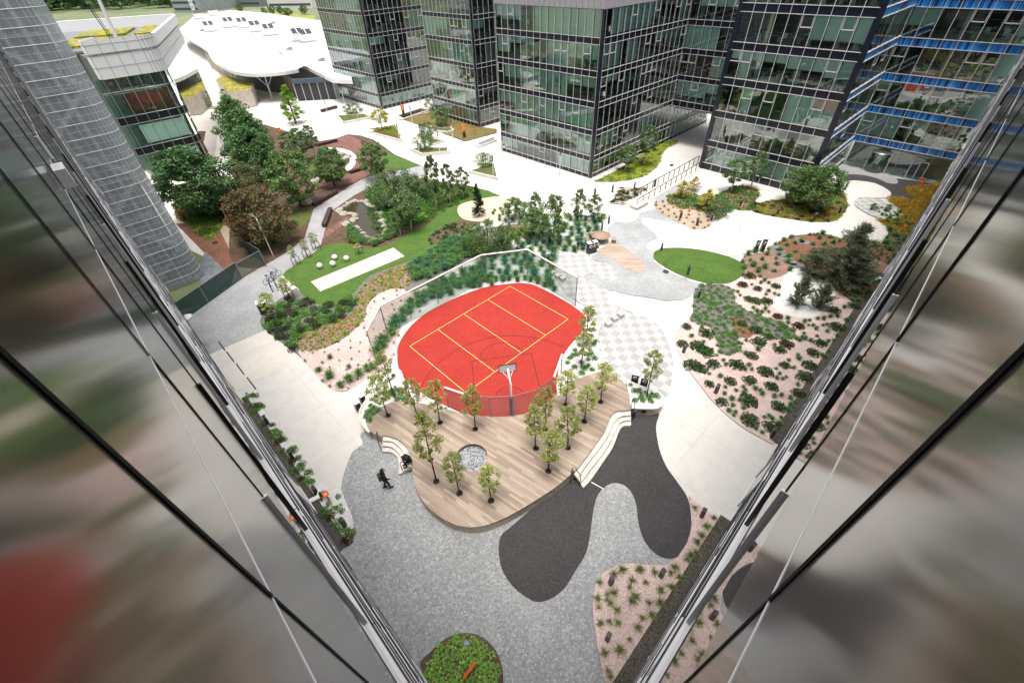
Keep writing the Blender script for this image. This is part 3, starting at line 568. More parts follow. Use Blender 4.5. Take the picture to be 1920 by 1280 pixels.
# --- tall block in the middle (its logo window included)
Mc = G(1107.1, 334.8); Mc.z = 0
TM = [3.02, 6.34, 9.69, 13.10, 16.48]; rows, bands = lv(TM, .68, .62, 19.2)
B1 = Bldg('office_block', 'central dark framed glass office block with grey top band and blue logo in one window')
uL, uR = AZ(-43.4), AZ(46.6)
B1.facade(Mc + uL * .35, -43.4, 15, 1.185, rows, bands, M['g_green'], M['alu'], M['navy'], rM, pbl=.78, gm2=M['g_mirror'])
B1.facade(Mc + uR * (.35 + 26 * 1.3), 226.6, 26, 1.3, rows, bands, M['g_dark'], M['alu'], M['navy'], rM, ptr=.35, pbl=.5, gm2=M['g_green'])
B1.finish()
B1.interior(Mc, -43.4, 18.1, 46.6, 34, [.62] + TM + [19.2], rM)
corner_post(B1, Mc, 1.6, 19.2)
b = MB()
for O, a, L in ((Mc, -43.4, 18.1), (Mc, 46.6, 34)):
    u = AZ(a); p = O + u * (L / 2); b.box((p.x, p.y, 20.9), (L + .1, .3, 3.4), M['grey_clad'], math.atan2(u.y, u.x))
    n_ = Vector((-u.y, u.x, 0)) if a < 0 else Vector((u.y, -u.x, 0))
    for k in range(int(L / .85)): q = O + u * (.6 + k * .85) + n_ * (.16 if a < 0 else -.16) * 1; b.box((q.x, q.y, 20.9), (.03, .03, 3.36), M['steel'], math.atan2(u.y, u.x))
b.build('parapet', B1.root)
# logo window: white film, blue striped globe and small letters
b = MB(); u = uL; n_ = Vector((-u.y, u.x, 0)); kx = 5
lo = Mc + u * (.35 + 1.185 * kx) + n_ * (-.05)
def LP(a, z): q = lo + u * a; return (q.x, q.y, z)
b.quad(LP(.05, 9.75), LP(.05, 12.4), LP(1.13, 12.4), LP(1.13, 9.75), M['white'])
o_n = n_ * .012
def globe_row(z, h, wd, sh):
    c0 = .59 + sh; pts = []
    q = [lo + o_n + u * (c0 - wd), lo + o_n + u * (c0 + wd)]
    b.quad((q[0].x, q[0].y, z), (q[0].x, q[0].y, z + h), (q[1].x, q[1].y, z + h * .7), (q[1].x, q[1].y, z + h * .2), M['logo'])
M['logo'] = plain('logo_blue', (.0, .28, .55), .4)
for k in range(6): t = -1 + 2 * (k + .5) / 6; globe_row(11.35 + t * .32, .07, .34 * math.sqrt(max(0, 1 - t * t * .8)), (k % 2) * .03)
for k, ch in enumerate('at&t'):
    x0 = .92 - k * .17; q0 = lo + o_n + u * x0
    b.bar((q0.x, q0.y, 10.62), (q0.x, q0.y, 10.85 if ch == 't' else 10.76), .02, .03, M['black'])
    q1 = q0 - u * .08; b.bar((q0.x, q0.y, 10.73), (q1.x, q1.y, 10.73), .02, .03, M['black']); b.bar((q0.x, q0.y, 10.63), (q1.x, q1.y, 10.63), .02, .03, M['black'])
    if ch in 'a&': b.bar((q1.x, q1.y, 10.63), (q1.x, q1.y, 10.74), .02, .03, M['black'])
b.build('logo_panel', B1.root)
# --- left tower
Ac = G(716.9, 206); TA = [3.0, 6.5, 9.92, 13.29, 16.79]; rows, bands = lv(TA, .66, .75, 20.2); bands.append((20.2, 21)); rows.append((21, 24.2))
B2 = Bldg('office_tower', 'leftmost dark framed glass office tower beside the white mall roof')
B2.facade(Ac + AZ(-43.1) * .3, -43.1, 16, 1.12, rows, bands, M['g_mirror'], M['alu'], M['navy'], rA, pbl=.55, ptr=.2)
B2.facade(Ac + AZ(46.9) * (.3 + 13 * 1.1), 226.9, 13, 1.1, rows, bands, M['g_dark'], M['alu'], M['navy'], rA, ptr=.45, pbl=.4, gm2=M['g_green'])
B2.finish(); B2.interior(Ac, -43.1, 18.3, 46.9, 14.7, [.75] + TA + [21, 24.3], rA); corner_post(B2, Ac, 1.9, 24.2)
# --- middle tower
Bc = G(899.3, 239.9); TB = [3.5, 6.8, 10.1, 13.5, 16.9]; rows, bands = lv(TB, .64, .8, 20.2)
rows.append((20.95, 24.2)); bands.append((20.2, 20.95))
B3 = Bldg('office_tower', 'narrow dark framed glass office tower between the leftmost tower and the central block')
B3.facade(Bc + AZ(-41.7) * .3, -41.7, 12, 1.12, rows, bands, M['g_mirror'], M['alu'], M['navy'], rB2, pbl=.6)
B3.facade(Bc + AZ(48.3) * (.3 + 10 * 1.15), 228.3, 10, 1.15, rows, bands, M['g_dark'], M['alu'], M['navy'], rB2, ptr=.4, pbl=.4, gm2=M['g_green'])
B3.finish(); B3.interior(Bc, -41.7, 13.8, 48.3, 12, [.8] + TB + [20.95, 24.3], rB2); corner_post(B3, Bc, 3.3, 24.2)
# --- link wing over the underpass
C1 = Mc + uR * 20.2
rows = [(6.34, 9.02), (9.69, 12.42), (13.10, 15.8), (16.48, 19.2), (19.9, 22.8)]; bands = [(5.5, 6.34), (9.02, 9.69), (12.42, 13.10), (15.8, 16.48), (19.2, 19.9)]
B4 = Bldg('link_wing', 'glass office wing bridging the covered passage between the central block and the right block')
# outward must face the camera: run from right to left
B4.facade(C1 + AZ(136.6) * 12.0, 316.6, 10, 1.2, rows, bands, M['g_dark'], M['alu'], M['navy'], rL, ptr=.5, pbl=.5, gm2=M['g_green'])
B4.finish(); B4.interior(C1 + AZ(136.6) * 12, 316.6, 12, 46.6, 12, [5.5, 6.34, 9.69, 13.1, 16.48, 19.9, 22.9], rL, coreoff=4)
# --- right block
Rc = G(1311.7, 315); Rc.z = 0; TR = [3.98, 7.73, 11.57, 15.33, 19.09]; rows, bands = lv(TR, .82, .95, 22.9); uRb = AZ(138.1)
B5 = Bldg('office_block', 'dark framed glass office block on the right mirroring the courtyard with open plan desks inside')
Re = Rc + uRb * 14.45
B5.facade(Re - uRb * .45, 318.1, 10, 1.37, rows, bands, M['g_mirror'], M['alu'], M['navy'], rR, ptr=.4, pbl=.42, gm2=M['g_green'], lw=.055)
for q in (Rc + uRb * .15, Re - uRb * .2): bb = MB(); qq = q - Vector((uRb.y, -uRb.x, 0)) * 0; bb.box((qq.x, qq.y, 11.5), (.62, .2, 22.9), M['navy'], math.atan2(uRb.y, uRb.x)); bb.build('corner_post', B5.root)
OB = Vector((48.2, 62.25, 0)); side = (OB - Re); saz = math.degrees(math.atan2(side.x, side.y)); sl = side.length
B5.finish(60)
flank_root = Bldg('office_wing', 'narrow flank of blue striped glass running back from the right block to the entrance building')
def flank2(B):
    u = AZ(saz); n_ = Vector((u.y, -u.x, 0)); rz = math.atan2(u.y, u.x); bb = MB(); bl = MB(); k_ = 0; rest = MB(); nb = 8
    for z0, z1 in bands:
        q = Re + u * (sl * .5) - n_ * .04; bb2 = MB(); bb2.box((q.x, q.y, (z0 + z1) / 2), (sl, .08, z1 - z0), M['blue'] if z0 > 1 else M['navy'], rz); bb2.build('spandrel', B.root)
        for z in (z0, z1): p = Re + u * sl / 2 + n_ * .06; bb.box((p.x, p.y, z), (sl, .14, .07), M['alu'], rz)
    for k in range(nb + 1): q = Re + u * (sl * k / nb) + n_ * .03; bb.box((q.x, q.y, 11.5), (.03, .04, 22.9), M['steel'], rz)
    bb.build('mullion_grid', B.root)
    for z0, z1 in rows:
        for k in range(nb):
            b_, me = wtemplate('transom' if rR.random() < .15 else 'plain', M['g_dark'] if rR.random() < .6 else M['g_mirror'], M['alu'])
            q = Re + u * (sl * (k + 1) / nb - .02); o = link('window', me, B.root, (q.x, q.y, z0), (0, 0, rz + math.pi), (sl / nb - .04, 1, z1 - z0))
            if rR.random() < .35: link('blind', BLIND_ME, o, (0, -.22, .99), None, (1, 1, rR.choice((.9, .5, .98))))
flank2(flank_root)
B5.interior(Re, 318.1, 14.4, saz, sl, [.95] + TR + [22.95], rR, coreoff=6)
# --- entrance building with blue bands
TBl = [4.22, 7.89, 11.54, 15.22, 18.95]; rows = [(4.22, 7.04), (7.89, 10.69), (11.54, 14.37), (15.22, 18.1), (18.95, 22.5)]; bands = [(3.4, 4.22), (7.04, 7.89), (10.69, 11.54), (14.37, 15.22), (18.1, 18.95)]
B6 = Bldg('entrance_building', 'glass building at the far right with bright blue striped bands and a revolving door')
uB = AZ(138.6); OE = OB + uB * 11.36
B6.facade(OE, 318.6, 8, 1.42, rows, bands, M['g_mirror'], M['alu'], M['blue'], rR, ptr=.4, pbl=.4, gm2=M['g_dark'], lw=.06); B6.finish()
B6.interior(OE, 318.6, 11.3, 48.6, 14, [3.4, 4.22, 7.89, 11.54, 15.22, 18.95, 22.6], rR, coreoff=6)
b = MB(); nB = Vector((-AZ(318.6).y, AZ(318.6).x, 0))
def EP(k, off=0): q = OB + uB * k - nB * off; return q
for k in (0, 1.2, 2.9, 6.0, 7.6, 9.3, 11.3):
    q = EP(k, .4); b.box((q.x, q.y, 1.7), (.07, .07, 3.4), M['steel'], math.atan2(uB.y, uB.x))
q = EP(5.65, 2.2); b.box((q.x, q.y, 1.7), (11.3, .05, 3.36), M['core'], math.atan2(uB.y, uB.x)); b.build('entrance_frame', B6.root)
b = MB(); a_, c_ = EP(0, .4), EP(11.3, .4); b.quad((a_.x, a_.y, .02), (a_.x, a_.y, 3.4), (c_.x, c_.y, 3.4), (c_.x, c_.y, .02), M['g_dark']); b.build('entrance_glass', B6.root)
b = MB(); q = EP(3.9, .35); rz = math.atan2(uB.y, uB.x)
b.box((q.x, q.y, 2.62), (2.5, .25, .09), M['alu'], rz)
for s_ in (-1.22, 1.22): p = q + uB * s_; b.box((p.x, p.y, 1.3), (.09, .25, 2.6), M['alu'], rz)
b.lathe([(1.05, .03), (1.05, 2.5)], M['g_dark'], 24, (q.x, q.y, 0)); b.lathe([(1.08, 2.5), (1.08, 2.58), (.02, 2.58)], M['steel'], 24, (q.x, q.y, 0))
for k in range(3): a = k * 2.094 + .4; b.bar((q.x, q.y, 1.2), (q.x + math.cos(a), q.y + math.sin(a), 1.2), .03, .08, M['steel']); b.bar((q.x, q.y, 2.45), (q.x + math.cos(a), q.y + math.sin(a), 2.45), .03, .06, M['steel'])
b.build('revolving_door', B6.root)
b = MB(); q = EP(8.4, .3)
for s_ in (-.85, 0, .85): p = q + uB * s_; b.box((p.x, p.y, 1.15), (.09, .14, 2.3), M['alu'], rz)
b.box((q.x, q.y, 2.33), (1.8, .14, .09), M['alu'], rz); b.box((q.x, q.y, 1.05), (.05, .2, .3), M['white'], rz); b.build('glass_door', B6.root)

# ================================================================== the two mirror facades the camera looks between
def mirror(name, rough, ior=1.5, tint=(.84, .79, .77)):
    mt, n, b = newmat(name); v = coords(n)
    b.inputs['Base Color'].default_value = (.030, .028, .028, 1); b.inputs['Roughness'].default_value = rough; b.inputs['IOR'].default_value = ior
    b.inputs['Specular Tint'].default_value = (*tint, 1)
    f = noise(n, v, .35, 2); bump(n, b, f, .012, .05)
    sp = n.nodes.new('ShaderNodeTexVoronoi'); sp.inputs['Scale'].default_value = 26; n.links.new(v, sp.inputs['Vector']); r = ramp(n, [(0.0, (.10, .09, .08)), (.045, (.10, .09, .08)), (.06, (.030, .028, .028))]); n.links.new(sp.outputs['Distance'], r.inputs[0])
    sc = n.nodes.new('ShaderNodeSeparateColor'); n.links.new(sp.outputs['Color'], sc.inputs[0]); gt = n.nodes.new('ShaderNodeMath'); gt.operation = 'GREATER_THAN'; gt.inputs[1].default_value = .8; n.links.new(sc.outputs[0], gt.inputs[0])
    n.links.new(mix(n, gt.outputs[0], (.030, .028, .028), r.outputs[0]), b.inputs['Base Color'])
    return mt
M['mirror'] = mirror('polished_metal_panel', .135, 1.5, (.72, .66, .64)); M['mirror2'] = mirror('mirror_glass', .012, 1.75, (.95, .97, .96)); M['fin'] = plain('pale_fin', (.80, .79, .80), .35, 0, var=.02); M['gasket'] = plain('black_gasket', (.010, .010, .012), .45)
M['dkpanel'] = plain('dark_panel', (.02, .02, .025), .12)
def mirror_facade(sd, az, g, s_end, joint_s, joint_z, label):
    root = empty('mirror_facade', (0, 0, 0), 0, label, 'glass facade')
    u = AZ(az); out = Vector((u.y, -u.x, 0)) * (1 if sd < 0 else -1)     # out of the glass, towards the courtyard
    O = -out * g
    s0 = -g * 1.0 - .02
    def P(s, o, z): q = O + u * s + out * o; return (q.x, q.y, z)
    rz = math.atan2(u.y, u.x); pw = 1.35; k0 = -1; n_p = int((s_end - joint_s) / pw) + 1
    zs = [joint_z + 3.7, joint_z]
    z = joint_z
    while z > 3.7: z -= 3.7; zs.append(z)
    zs.append(0.02)
    # panes: one per storey
    for i in range(len(zs) - 1):
        zt, zb = zs[i], zs[i + 1]; zp = CAM_H - (3.5 if sd < 0 else 2.15)
        if zb > zp or zt < zp: parts_ = [(zb, zt, 'mirror' if zb > zp else 'mirror2')]
        else: parts_ = [(zp, zt, 'mirror'), (zb, zp, 'mirror2')]
        for z0_, z1_, m_ in parts_: b = MB(); b.quad(P(s0, 0, z0_), P(s0, 0, z1_), P(s_end, 0, z1_), P(s_end, 0, z0_), M[m_]); b.build('metal_panel' if m_ == 'mirror' else 'glass_band', root)
    b = MB(); b.bar(P(s0, -2, 12), P(s_end, -2, 12), 3.8, 23.9, M['core']); b.quad(P(s0, 0, zs[0]), P(s_end, 0, zs[0]), P(s_end, -4, zs[0]), P(s0, -4, zs[0]), M['steel']); b.quad(P(s_end, 0, .02), P(s_end, 0, zs[0]), P(s_end, -4, zs[0]), P(s_end, -4, .02), M['dkpanel']); b.build('wall', root)
    # ledges under each storey, broken at random joints
    rnd = random.Random(40 + sd)
    for i, z in enumerate(zs[1:-1]):
        b = MB()
        if i == 0:
            b.bar(P(s0, .001, z), P(s_end, .001, z), .003, .006, M['fin'])
        else:
            for zz, dep, mf in ((z, .034, 'fin'), (z - .28, .030, 'gasket'), (z - .95, .036, 'fin'), (z - 1.35, .024, 'gasket'), (z - 2.2, .028, 'fin'), (z - 2.9, .02, 'gasket')):
                s = s0
                while s < s_end:
                    e = min(s_end, s + pw * rnd.choice((2, 3, 4, 6))); b.bar(P(s, dep / 2, zz), P(e - .02, dep / 2, zz), dep, .025, M[mf])
                    if rnd.random() < .6: b.bar(P(s, dep / 2 + .01, zz - .06), P(e - pw * rnd.choice((.1, 1, 1.6)), dep / 2 + .008, zz - .05), dep + .014, .04, M['gasket'])
                    s = e
        b.build('ledge', root)
    b = MB()
    for k in range(k0, n_p):
        s = joint_s + k * pw
        if s < s0 or s > s_end: continue
        wj = .0065 if k == (0 if sd < 0 else 1) else (.007 if k < 1 else .004); b.bar(P(s, .003, joint_z + .01), P(s, .003, zs[0]), wj, wj * .8, M['gasket'])
        if k >= 1: b.bar(P(s, .015, .05), P(s, .012, joint_z - 1.2), .022, .024, M['fin'] if k % 2 else M['gasket'])
        b.bar(P(s, .002, joint_z - 1.2), P(s, .002, joint_z), .006, .006, M['gasket'])
    b.build('vertical_joint', root)
    # outward tilted vents near the foot of the line
    for (s, z) in ((9, 12), (20, 8), (33, 15), (38, 6)):
        if s > s_end: continue
        b = MB(); b.add([P(s, .01, z + 1.6), P(s + 1.3, .01, z + 1.6), P(s + 1.3, .16, z), P(s, .16, z)], [(0, 1, 2, 3)], M['dkpanel'])
        for q, r in ((P(s, .01, z + 1.6), P(s, .16, z)), (P(s, .16, z), P(s + 1.3, .16, z)), (P(s + 1.3, .16, z), P(s + 1.3, .01, z + 1.6))): b.bar(q, r, .03, .04, M['fin'])
        b.build('open_vent', root)
    if sd < 0:
        b = MB(); b.box(P(4.6, .055, CAM_H - 1.12), (.20, .07, .13), M['white'], rz); b.build('housing', root); b = MB(); b.bar(P(4.6, .055, CAM_H - 1.0), P(4.6, .055, CAM_H - .85), .02, .02, M['white']); b.build('bracket', root)
    return root
mirror_facade(-1, -42.6, .20, 48.5, .78, CAM_H - 1.28, 'dark mirroring glass facade running away on the left side of the photo')
mirror_facade(1, 46.0, .17, 77.0, .72, CAM_H - 1.28, 'dark mirroring glass facade running away on the right side of the photo')
# ================================================================== other buildings on the left and behind
M['scr'] = screenmat('white_wire_screen', (.52, .57, .60), .40); M['scr2'] = screenmat('mesh_bulge', (.55, .58, .60), .30)
M['ring'] = plain('white_rail', (.62, .66, .68), .4); M['grwall'] = speckle('grey_render', (.30, .34, .36), (.38, .42, .44), .4, 3); M['grdark'] = plain('dark_grey_render', (.11, .12, .125), .7)
Sb = G(390, 520); u = AZ(227.5); v = AZ(-42.5)      # screen runs to the left from its corner, depth goes away
S = empty('screened_building', (0, 0, 0), 0, 'grey stair tower wrapped in a white wire screen with rounded corner', 'building')
rad = 1.5; SL = 12; SH = 31
def spt(t, dz=0): q = Sb + AZ(227.5) * t; return q
outline = [Sb + u * SL]
for k in range(9): a = k / 8 * math.pi / 2; outline.append(Sb + u * (rad - rad * math.sin(a)) + v * (rad - rad * math.cos(a)))
outline.append(Sb + v * 14)
b = MB()
for p, q in zip(outline, outline[1:]): b.quad((p.x, p.y, .1), (q.x, q.y, .1), (q.x, q.y, SH), (p.x, p.y, SH), M['scr'])
b.build('wire_screen', S)
z = 1.0
while z < SH:
    b = MB(); b.tube([(p.x, p.y, z) for p in outline], .028, M['ring'], 6)
    sag = [(p.x - v.x * .25 * (.5 if i in (0, len(outline) - 1) else 1), p.y - v.y * .25, z - .05) for i, p in enumerate(outline)]
    b.build('ring_rail', S); z += 1.03
b = MB()
for t in (.9, 2.0, 2.15, 3.3, 4.6, 5.8, 7.0): q = Sb + u * t + v * .35; b.tube([(q.x, q.y, 0), (q.x, q.y, SH)], .06, M['ring'], 6, cap=False)
for t in (2.5, 5.5, 8.5): q = Sb + v * t - u * -.3; b.tube([(q.x, q.y, 0), (q.x, q.y, SH)], .06, M['ring'], 6, cap=False)
b.build('screen_post', S)
b = MB()
for p, q in zip(outline, outline[1:]):
    L_ = (q - p).length; k_ = max(1, int(L_ / .55))
    for k in range(k_): r = p.lerp(q, k / k_); b.bar((r.x, r.y, .1), (r.x, r.y, SH), .014, .014, M['ring'])
z = .5
while z < SH: b.tube([(p.x, p.y, z) for p in outline], .008, M['ring'], 4); z += .515
b.build('wire_grid', S)
b = MB(); c = Sb + u * 6.3 + v * 7.9; rzS = math.atan2(u.y, u.x); b.box((c.x, c.y, SH / 2), (11, 11, SH - .2), M['grwall'], rzS)
for k in range(9):
    zz = 1.6 + k * 3.5
    for t, wd in ((2.6, .9), (4.2, 1.1), (6.2, 1.1)): q = Sb + u * t + v * 2.68; b.box((q.x, q.y, zz + .9), (wd, .08, 1.9), M['grdark'], rzS)
b.build('wall', S)
for k in range(9):
    zz = k * 3.5; b = MB()
    q = Sb + u * 3.5 + v * 1.7; b.box((q.x, q.y, zz + .1), (4.6, 1.7, .14), M['grwall'], rzS)
    a_, c_ = Sb + u * (.8 if k % 2 else 4.6) + v * 1.1, Sb + u * (4.6 if k % 2 else .8) + v * 1.1
    b.bar((a_.x, a_.y, zz + .2), (c_.x, c_.y, zz + 3.5), .1, .32, M['ring'])
    for j in range(11): t = j / 10; r = a_.lerp(c_, t); b.bar((r.x, r.y, zz + .2 + 3.3 * t), (r.x, r.y, zz + 1.2 + 3.3 * t), .03, .03, M['ring'])
    b.bar((a_.x, a_.y, zz + 1.2), (c_.x, c_.y, zz + 4.5), .04, .04, M['ring'])
    for j in range(14): t = j / 13; r = a_.lerp(c_, t) + v * .5; b.box((r.x, r.y, zz + .3 + 3.3 * t), (.3, .9, .05), M['ring'], rzS)
    b.build('stair_flight', S)
# building with the white curved parapet and roof garden
Wc = Vector((-46.9, 72.8, 0)); Wr = Vector((-60.0, 102.5, 0)); W = empty('white_parapet_building', (0, 0, 0), 0, 'dark glass building with a white panelled parapet and a flowering roof garden', 'building')
uW = (Wr - Wc).normalized(); uF = AZ(227.5); LWr = (Wr - Wc).length; LWf = 8.5
bk = uW * (LWr)
def cornerpath(off, n=6):
    a0 = Wc + uF * (1.6) ; a1 = Wc + uW * 1.6; pts = []
    for k in range(n + 1):
        t = k / n; pts.append((a0 * (1 - t) ** 2 + Wc * 2 * t * (1 - t) + a1 * t * t))
    return pts
FL = Wc + uF * LWf; FLb = FL + AZ(-30) * 6
face = [FL + AZ(-12) * 5] + [FL + AZ(-12) * 1.2, FL - uF * .9] + cornerpath(0) + [Wc + uW * LWr]
b = MB()
def out_(p): return p
for p, q in zip(face, face[1:]): b.quad((p.x, p.y, 13.45), (p.x, p.y, 17.7), (q.x, q.y, 17.7), (q.x, q.y, 13.45), M['white'])
for zz in (14.7, 16.0, 17.2): b.tube([(p.x, p.y, zz) for p in face], .035, M['steel'], 4)
s_ = 0
for p, q in zip(face[2:], face[3:]):
    L = (q - p).length; n_ = max(1, int(L / 1.3))
    for k in range(n_): r = p.lerp(q, k / n_); b.bar((r.x, r.y, 13.45), (r.x, r.y, 17.7), .04, .04, M['steel'])
inner = [p + AZ(-70 + 60) * 1.0 for p in face]
for i in range(len(face) - 1):
    p, q, r, s2 = face[i], face[i + 1], inner[i + 1], inner[i]
    b.quad((p.x, p.y, 17.7), (q.x, q.y, 17.7), (r.x, r.y, 17.55), (s2.x, s2.y, 17.55), M['white']); b.quad((s2.x, s2.y, 17.55), (r.x, r.y, 17.55), (r.x, r.y, 16.3), (s2.x, s2.y, 16.3), M['white'])
b.build('parapet', W)
back = [Wc + uW * LWr + AZ(250) * 24, FL + AZ(-12) * 5 + AZ(-100) * 12]
foot = [p.xy for p in face] + [p.xy for p in back]
b = MB(); b.prism(foot, 16.0, 16.25, M['steel'], M['steel']); b.build('roof', W)
b = MB(); e0, e1 = Wc + uW * LWr, back[0]; b.bar((e0.x, e0.y, 17), (e1.x, e1.y, 17), .8, 1.6, M['white']); b.build('parapet', W)
M['sedum'] = speckle('flowering_roof_cover', (.16, .17, .03), (.55, .38, .03), .9, 6, .9, c3=(.10, .16, .04), fine=3, bstr=.8)
rW = random.Random(5); b = MB()
for (fa, fb, fc, fd) in ((.12, .42, .1, .40), (.5, .92, .1, .32), (.12, .45, .48, .9), (.55, .9, .42, .88)):
    ca = Wc + uW * 2; ax = uW * (LWr - 3); bx = AZ(250) * 15
    b.prism([(ca + ax * fa + bx * fc).xy, (ca + ax * fb + bx * fc).xy, (ca + ax * fb + bx * fd).xy, (ca + ax * fa + bx * fd).xy][::-1], 16.25, 16.55, M['sedum'])
tag(b.build('roof_garden', W), kind='stuff')
mt, n, bs = newmat('striped_mirror'); v_ = coords(n, rz=-math.atan2(uW.y, uW.x)); sx = n.nodes.new('ShaderNodeSeparateXYZ'); n.links.new(v_, sx.inputs[0])
mm = n.nodes.new('ShaderNodeMath'); mm.operation = 'MULTIPLY'; mm.inputs[1].default_value = 1 / .45; n.links.new(sx.outputs[0], mm.inputs[0]); fr = n.nodes.new('ShaderNodeMath'); fr.operation = 'FRACT'; n.links.new(mm.outputs[0], fr.inputs[0])
rr = ramp(n, [(0, (.02,) * 3), (.10, (.02,) * 3), (.12, (.62, .60, .58))]); n.links.new(fr.outputs[0], rr.inputs[0]); n.links.new(rr.outputs[0], bs.inputs['Base Color']); bs.inputs['Metallic'].default_value = 1; bs.inputs['Roughness'].default_value = .03; M['stripemirror'] = mt
b = MB(); p, q = Wc + uW * 1.6, Wc + uW * LWr; b.quad((p.x, p.y, .02), (p.x, p.y, 13.45), (q.x, q.y, 13.45), (q.x, q.y, .02), M['stripemirror']); b.build('mirror_wall', W)
rowsW = [(9.9, 12.9), (9.1, 9.9), (6.1, 9.1), (5.2, 6.1), (2.2, 5.2)]
b = MB(); b2 = MB(); fr_ = face[1:10]
ff = [FL + AZ(-12) * 5, FL] + cornerpath(0)
for zb, zt, mt_ in ((11.9, 13.45, 'g_dark'), (8.9, 11.9, 'g_dark'), (7.9, 8.9, 'dkpanel'), (4.9, 7.9, 'g_green'), (3.9, 4.9, 'dkpanel'), (.9, 3.9, 'g_green'), (0, .9, 'dkpanel')):
    bb = MB()
    for p, q in zip(ff, ff[1:]): bb.quad((p.x, p.y, zb), (p.x, p.y, zt), (q.x, q.y, zt), (q.x, q.y, zb), M[mt_])
    bb.build('window_band', W); b.tube([(p.x, p.y, zb) for p in ff], .05, M['steel'], 4)
for k in range(7): p = Wc + uF * (k * 1.35 + .9); b.bar((p.x, p.y, 0), (p.x, p.y, 13.4), .06, .06, M['steel'])
b.build('mullion_grid', W)
b = MB(); c = Wc + uF * 6 + AZ(-30) * 6; b.prism([(p + (c - p).normalized() * 1.2).xy for p in [FL, Wc, Wc + uW * (LWr - .3), back[0] - AZ(250) * 2]], .1, 15.9, M['core'], M['core']); b.build('core', W)
maroon = plain('maroon_blind', (.20, .03, .03), .7)
for zz in (1.0, 5.0, 9.0): b = MB(); p = Wc + uF * 3.6 + AZ(-42) * .6; b.box((p.x, p.y, zz + 1.3), (5.8, .06, 2.4 if zz > 2 else 2.2), M['blind'] if zz < 9 else maroon, math.atan2(uF.y, uF.x)); b.build('blind', W)
b = MB(); p = G(0, 0); q0 = Wc + uW * 5 + AZ(250) * 5; b.tube([(q0.x, q0.y, 16.2), (q0.x + .3, q0.y + .3, 23)], .22, M['alu'], 10); tag(b.build('flue_pipe'), 'pale flue pipe standing on the roof garden behind the white parapet', 'pipe')
b = MB(); q0 = Wc + uW * 2 + uF * 5; q0 = q0 + AZ(-30) * 3; b.tube([(q0.x, q0.y, 16.2), (q0.x - 1.5, q0.y, 24)], .06, M['black'], 6); b.tube([(q0.x + .3, q0.y, 16.2), (q0.x - 1.2, q0.y, 24)], .04, M['black'], 6); tag(b.build('antenna_mast'), 'thin dark leaning mast on the roof garden near the wire screen tower', 'mast')
# mall: white canopy, flat roof with ventilation units
ML = empty('shopping_mall', (0, 0, 0), 0, 'long low mall with a bright white roof and curved canopy behind the plaza', 'building')
b = MB(); P = GP([(396, 100), (440, 128), (520, 112), (600, 105), (616, 140), (622, 152), (575, 138), (558, 126)], 5.2)
roofp = GP([(330, 60), (376, 85), (420, 118), (500, 125), (560, 118), (622, 148), (660, 150), (640, 60), (590, 38), (500, 25), (430, 20), (365, 30)], 5.0)
b.prism(roofp, 4.2, 5.0, M['whitem'], M['whitem'], bottom=True); b.build('roof', ML)
b = MB()
for (x0, y0), (x1, y1) in (((455, 62), (622, 104)), ((500, 45), (605, 62)), ((440, 76), (600, 122)), ((400, 48), (470, 68)), ((520, 92), (530, 104)), ((380, 70), (450, 62))): p, q = G(x0, y0, 5.03), G(x1, y1, 5.03); b.bar(p, q, .35, .06, M['steel'])
b.build('roof_seam', ML)
b = MB(); can = smooth_open([Vector((*q, 0)) for q in GP([(384, 78), (395, 108), (425, 129), (452, 138), (490, 139), (530, 134), (558, 127)], 5.9)], 5)
farc = [Vector((*q, 0)) for q in GP([(385, 60), (430, 75), (470, 90), (510, 100), (545, 108), (575, 118)], 5.9)]; farc = smooth_open(farc, 6)
N_ = 28
def samp(L, t): f = t * (len(L) - 1); i = min(int(f), len(L) - 2); return L[i].lerp(L[i + 1], f - i)
g0 = [[None] * (N_ + 1) for _ in range(7)]
for j in range(7):
    for i in range(N_ + 1):
        q = samp(can, i / N_).lerp(samp(farc, i / N_), j / 6); g0[j][i] = (q.x, q.y, 5.6 + .5 * math.sin(i / N_ * math.pi) + .08 * (j % 2))
vs = [p for r in g0 for p in r]; b.add(vs, [(j * (N_ + 1) + i, j * (N_ + 1) + i + 1, (j + 1) * (N_ + 1) + i + 1, (j + 1) * (N_ + 1) + i) for j in range(6) for i in range(N_)], M['whitem'], True)
for i in range(N_): p, q = g0[0][i], g0[0][i + 1]; b.quad(p, q, (q[0], q[1], q[2] - .7), (p[0], p[1], p[2] - .7), M['white'])
b.build('canopy', ML)
wl = GP([(395, 130), (450, 165), (500, 175), (540, 178), (560, 190), (632, 186)], 0); b = MB()
mts = ['stone', 'grdark', 'core', 'redstripe', 'dkpanel']
for i, mt_ in enumerate(mts):
    p, q = wl[i], wl[i + 1]; sh = AZ(-20) * (2.0 if i < 4 else .0)
    bb = MB(); bb.quad((p.x + sh.x, p.y + sh.y, 0), (q.x + sh.x, q.y + sh.y, 0), (q.x + sh.x, q.y + sh.y, 4.3), (p.x + sh.x, p.y + sh.y, 4.3), M[mt_]); bb.build('wall', ML)
b = MB(); p, q = wl[4], wl[5]; b.bar((p.x, p.y, 4.0), (q.x, q.y, 4.0), .5, .9, plain('blue_grey_fascia', (.07, .10, .14), .5)); b.build('fascia', ML)
b = MB()
for k in range(6): t = k / 5; r = Vector(p).lerp(Vector(q), t); b.bar((r.x, r.y, 0), (r.x, r.y, 4.2), .12, .12, M['ring'])
b.build('window_frame', ML)
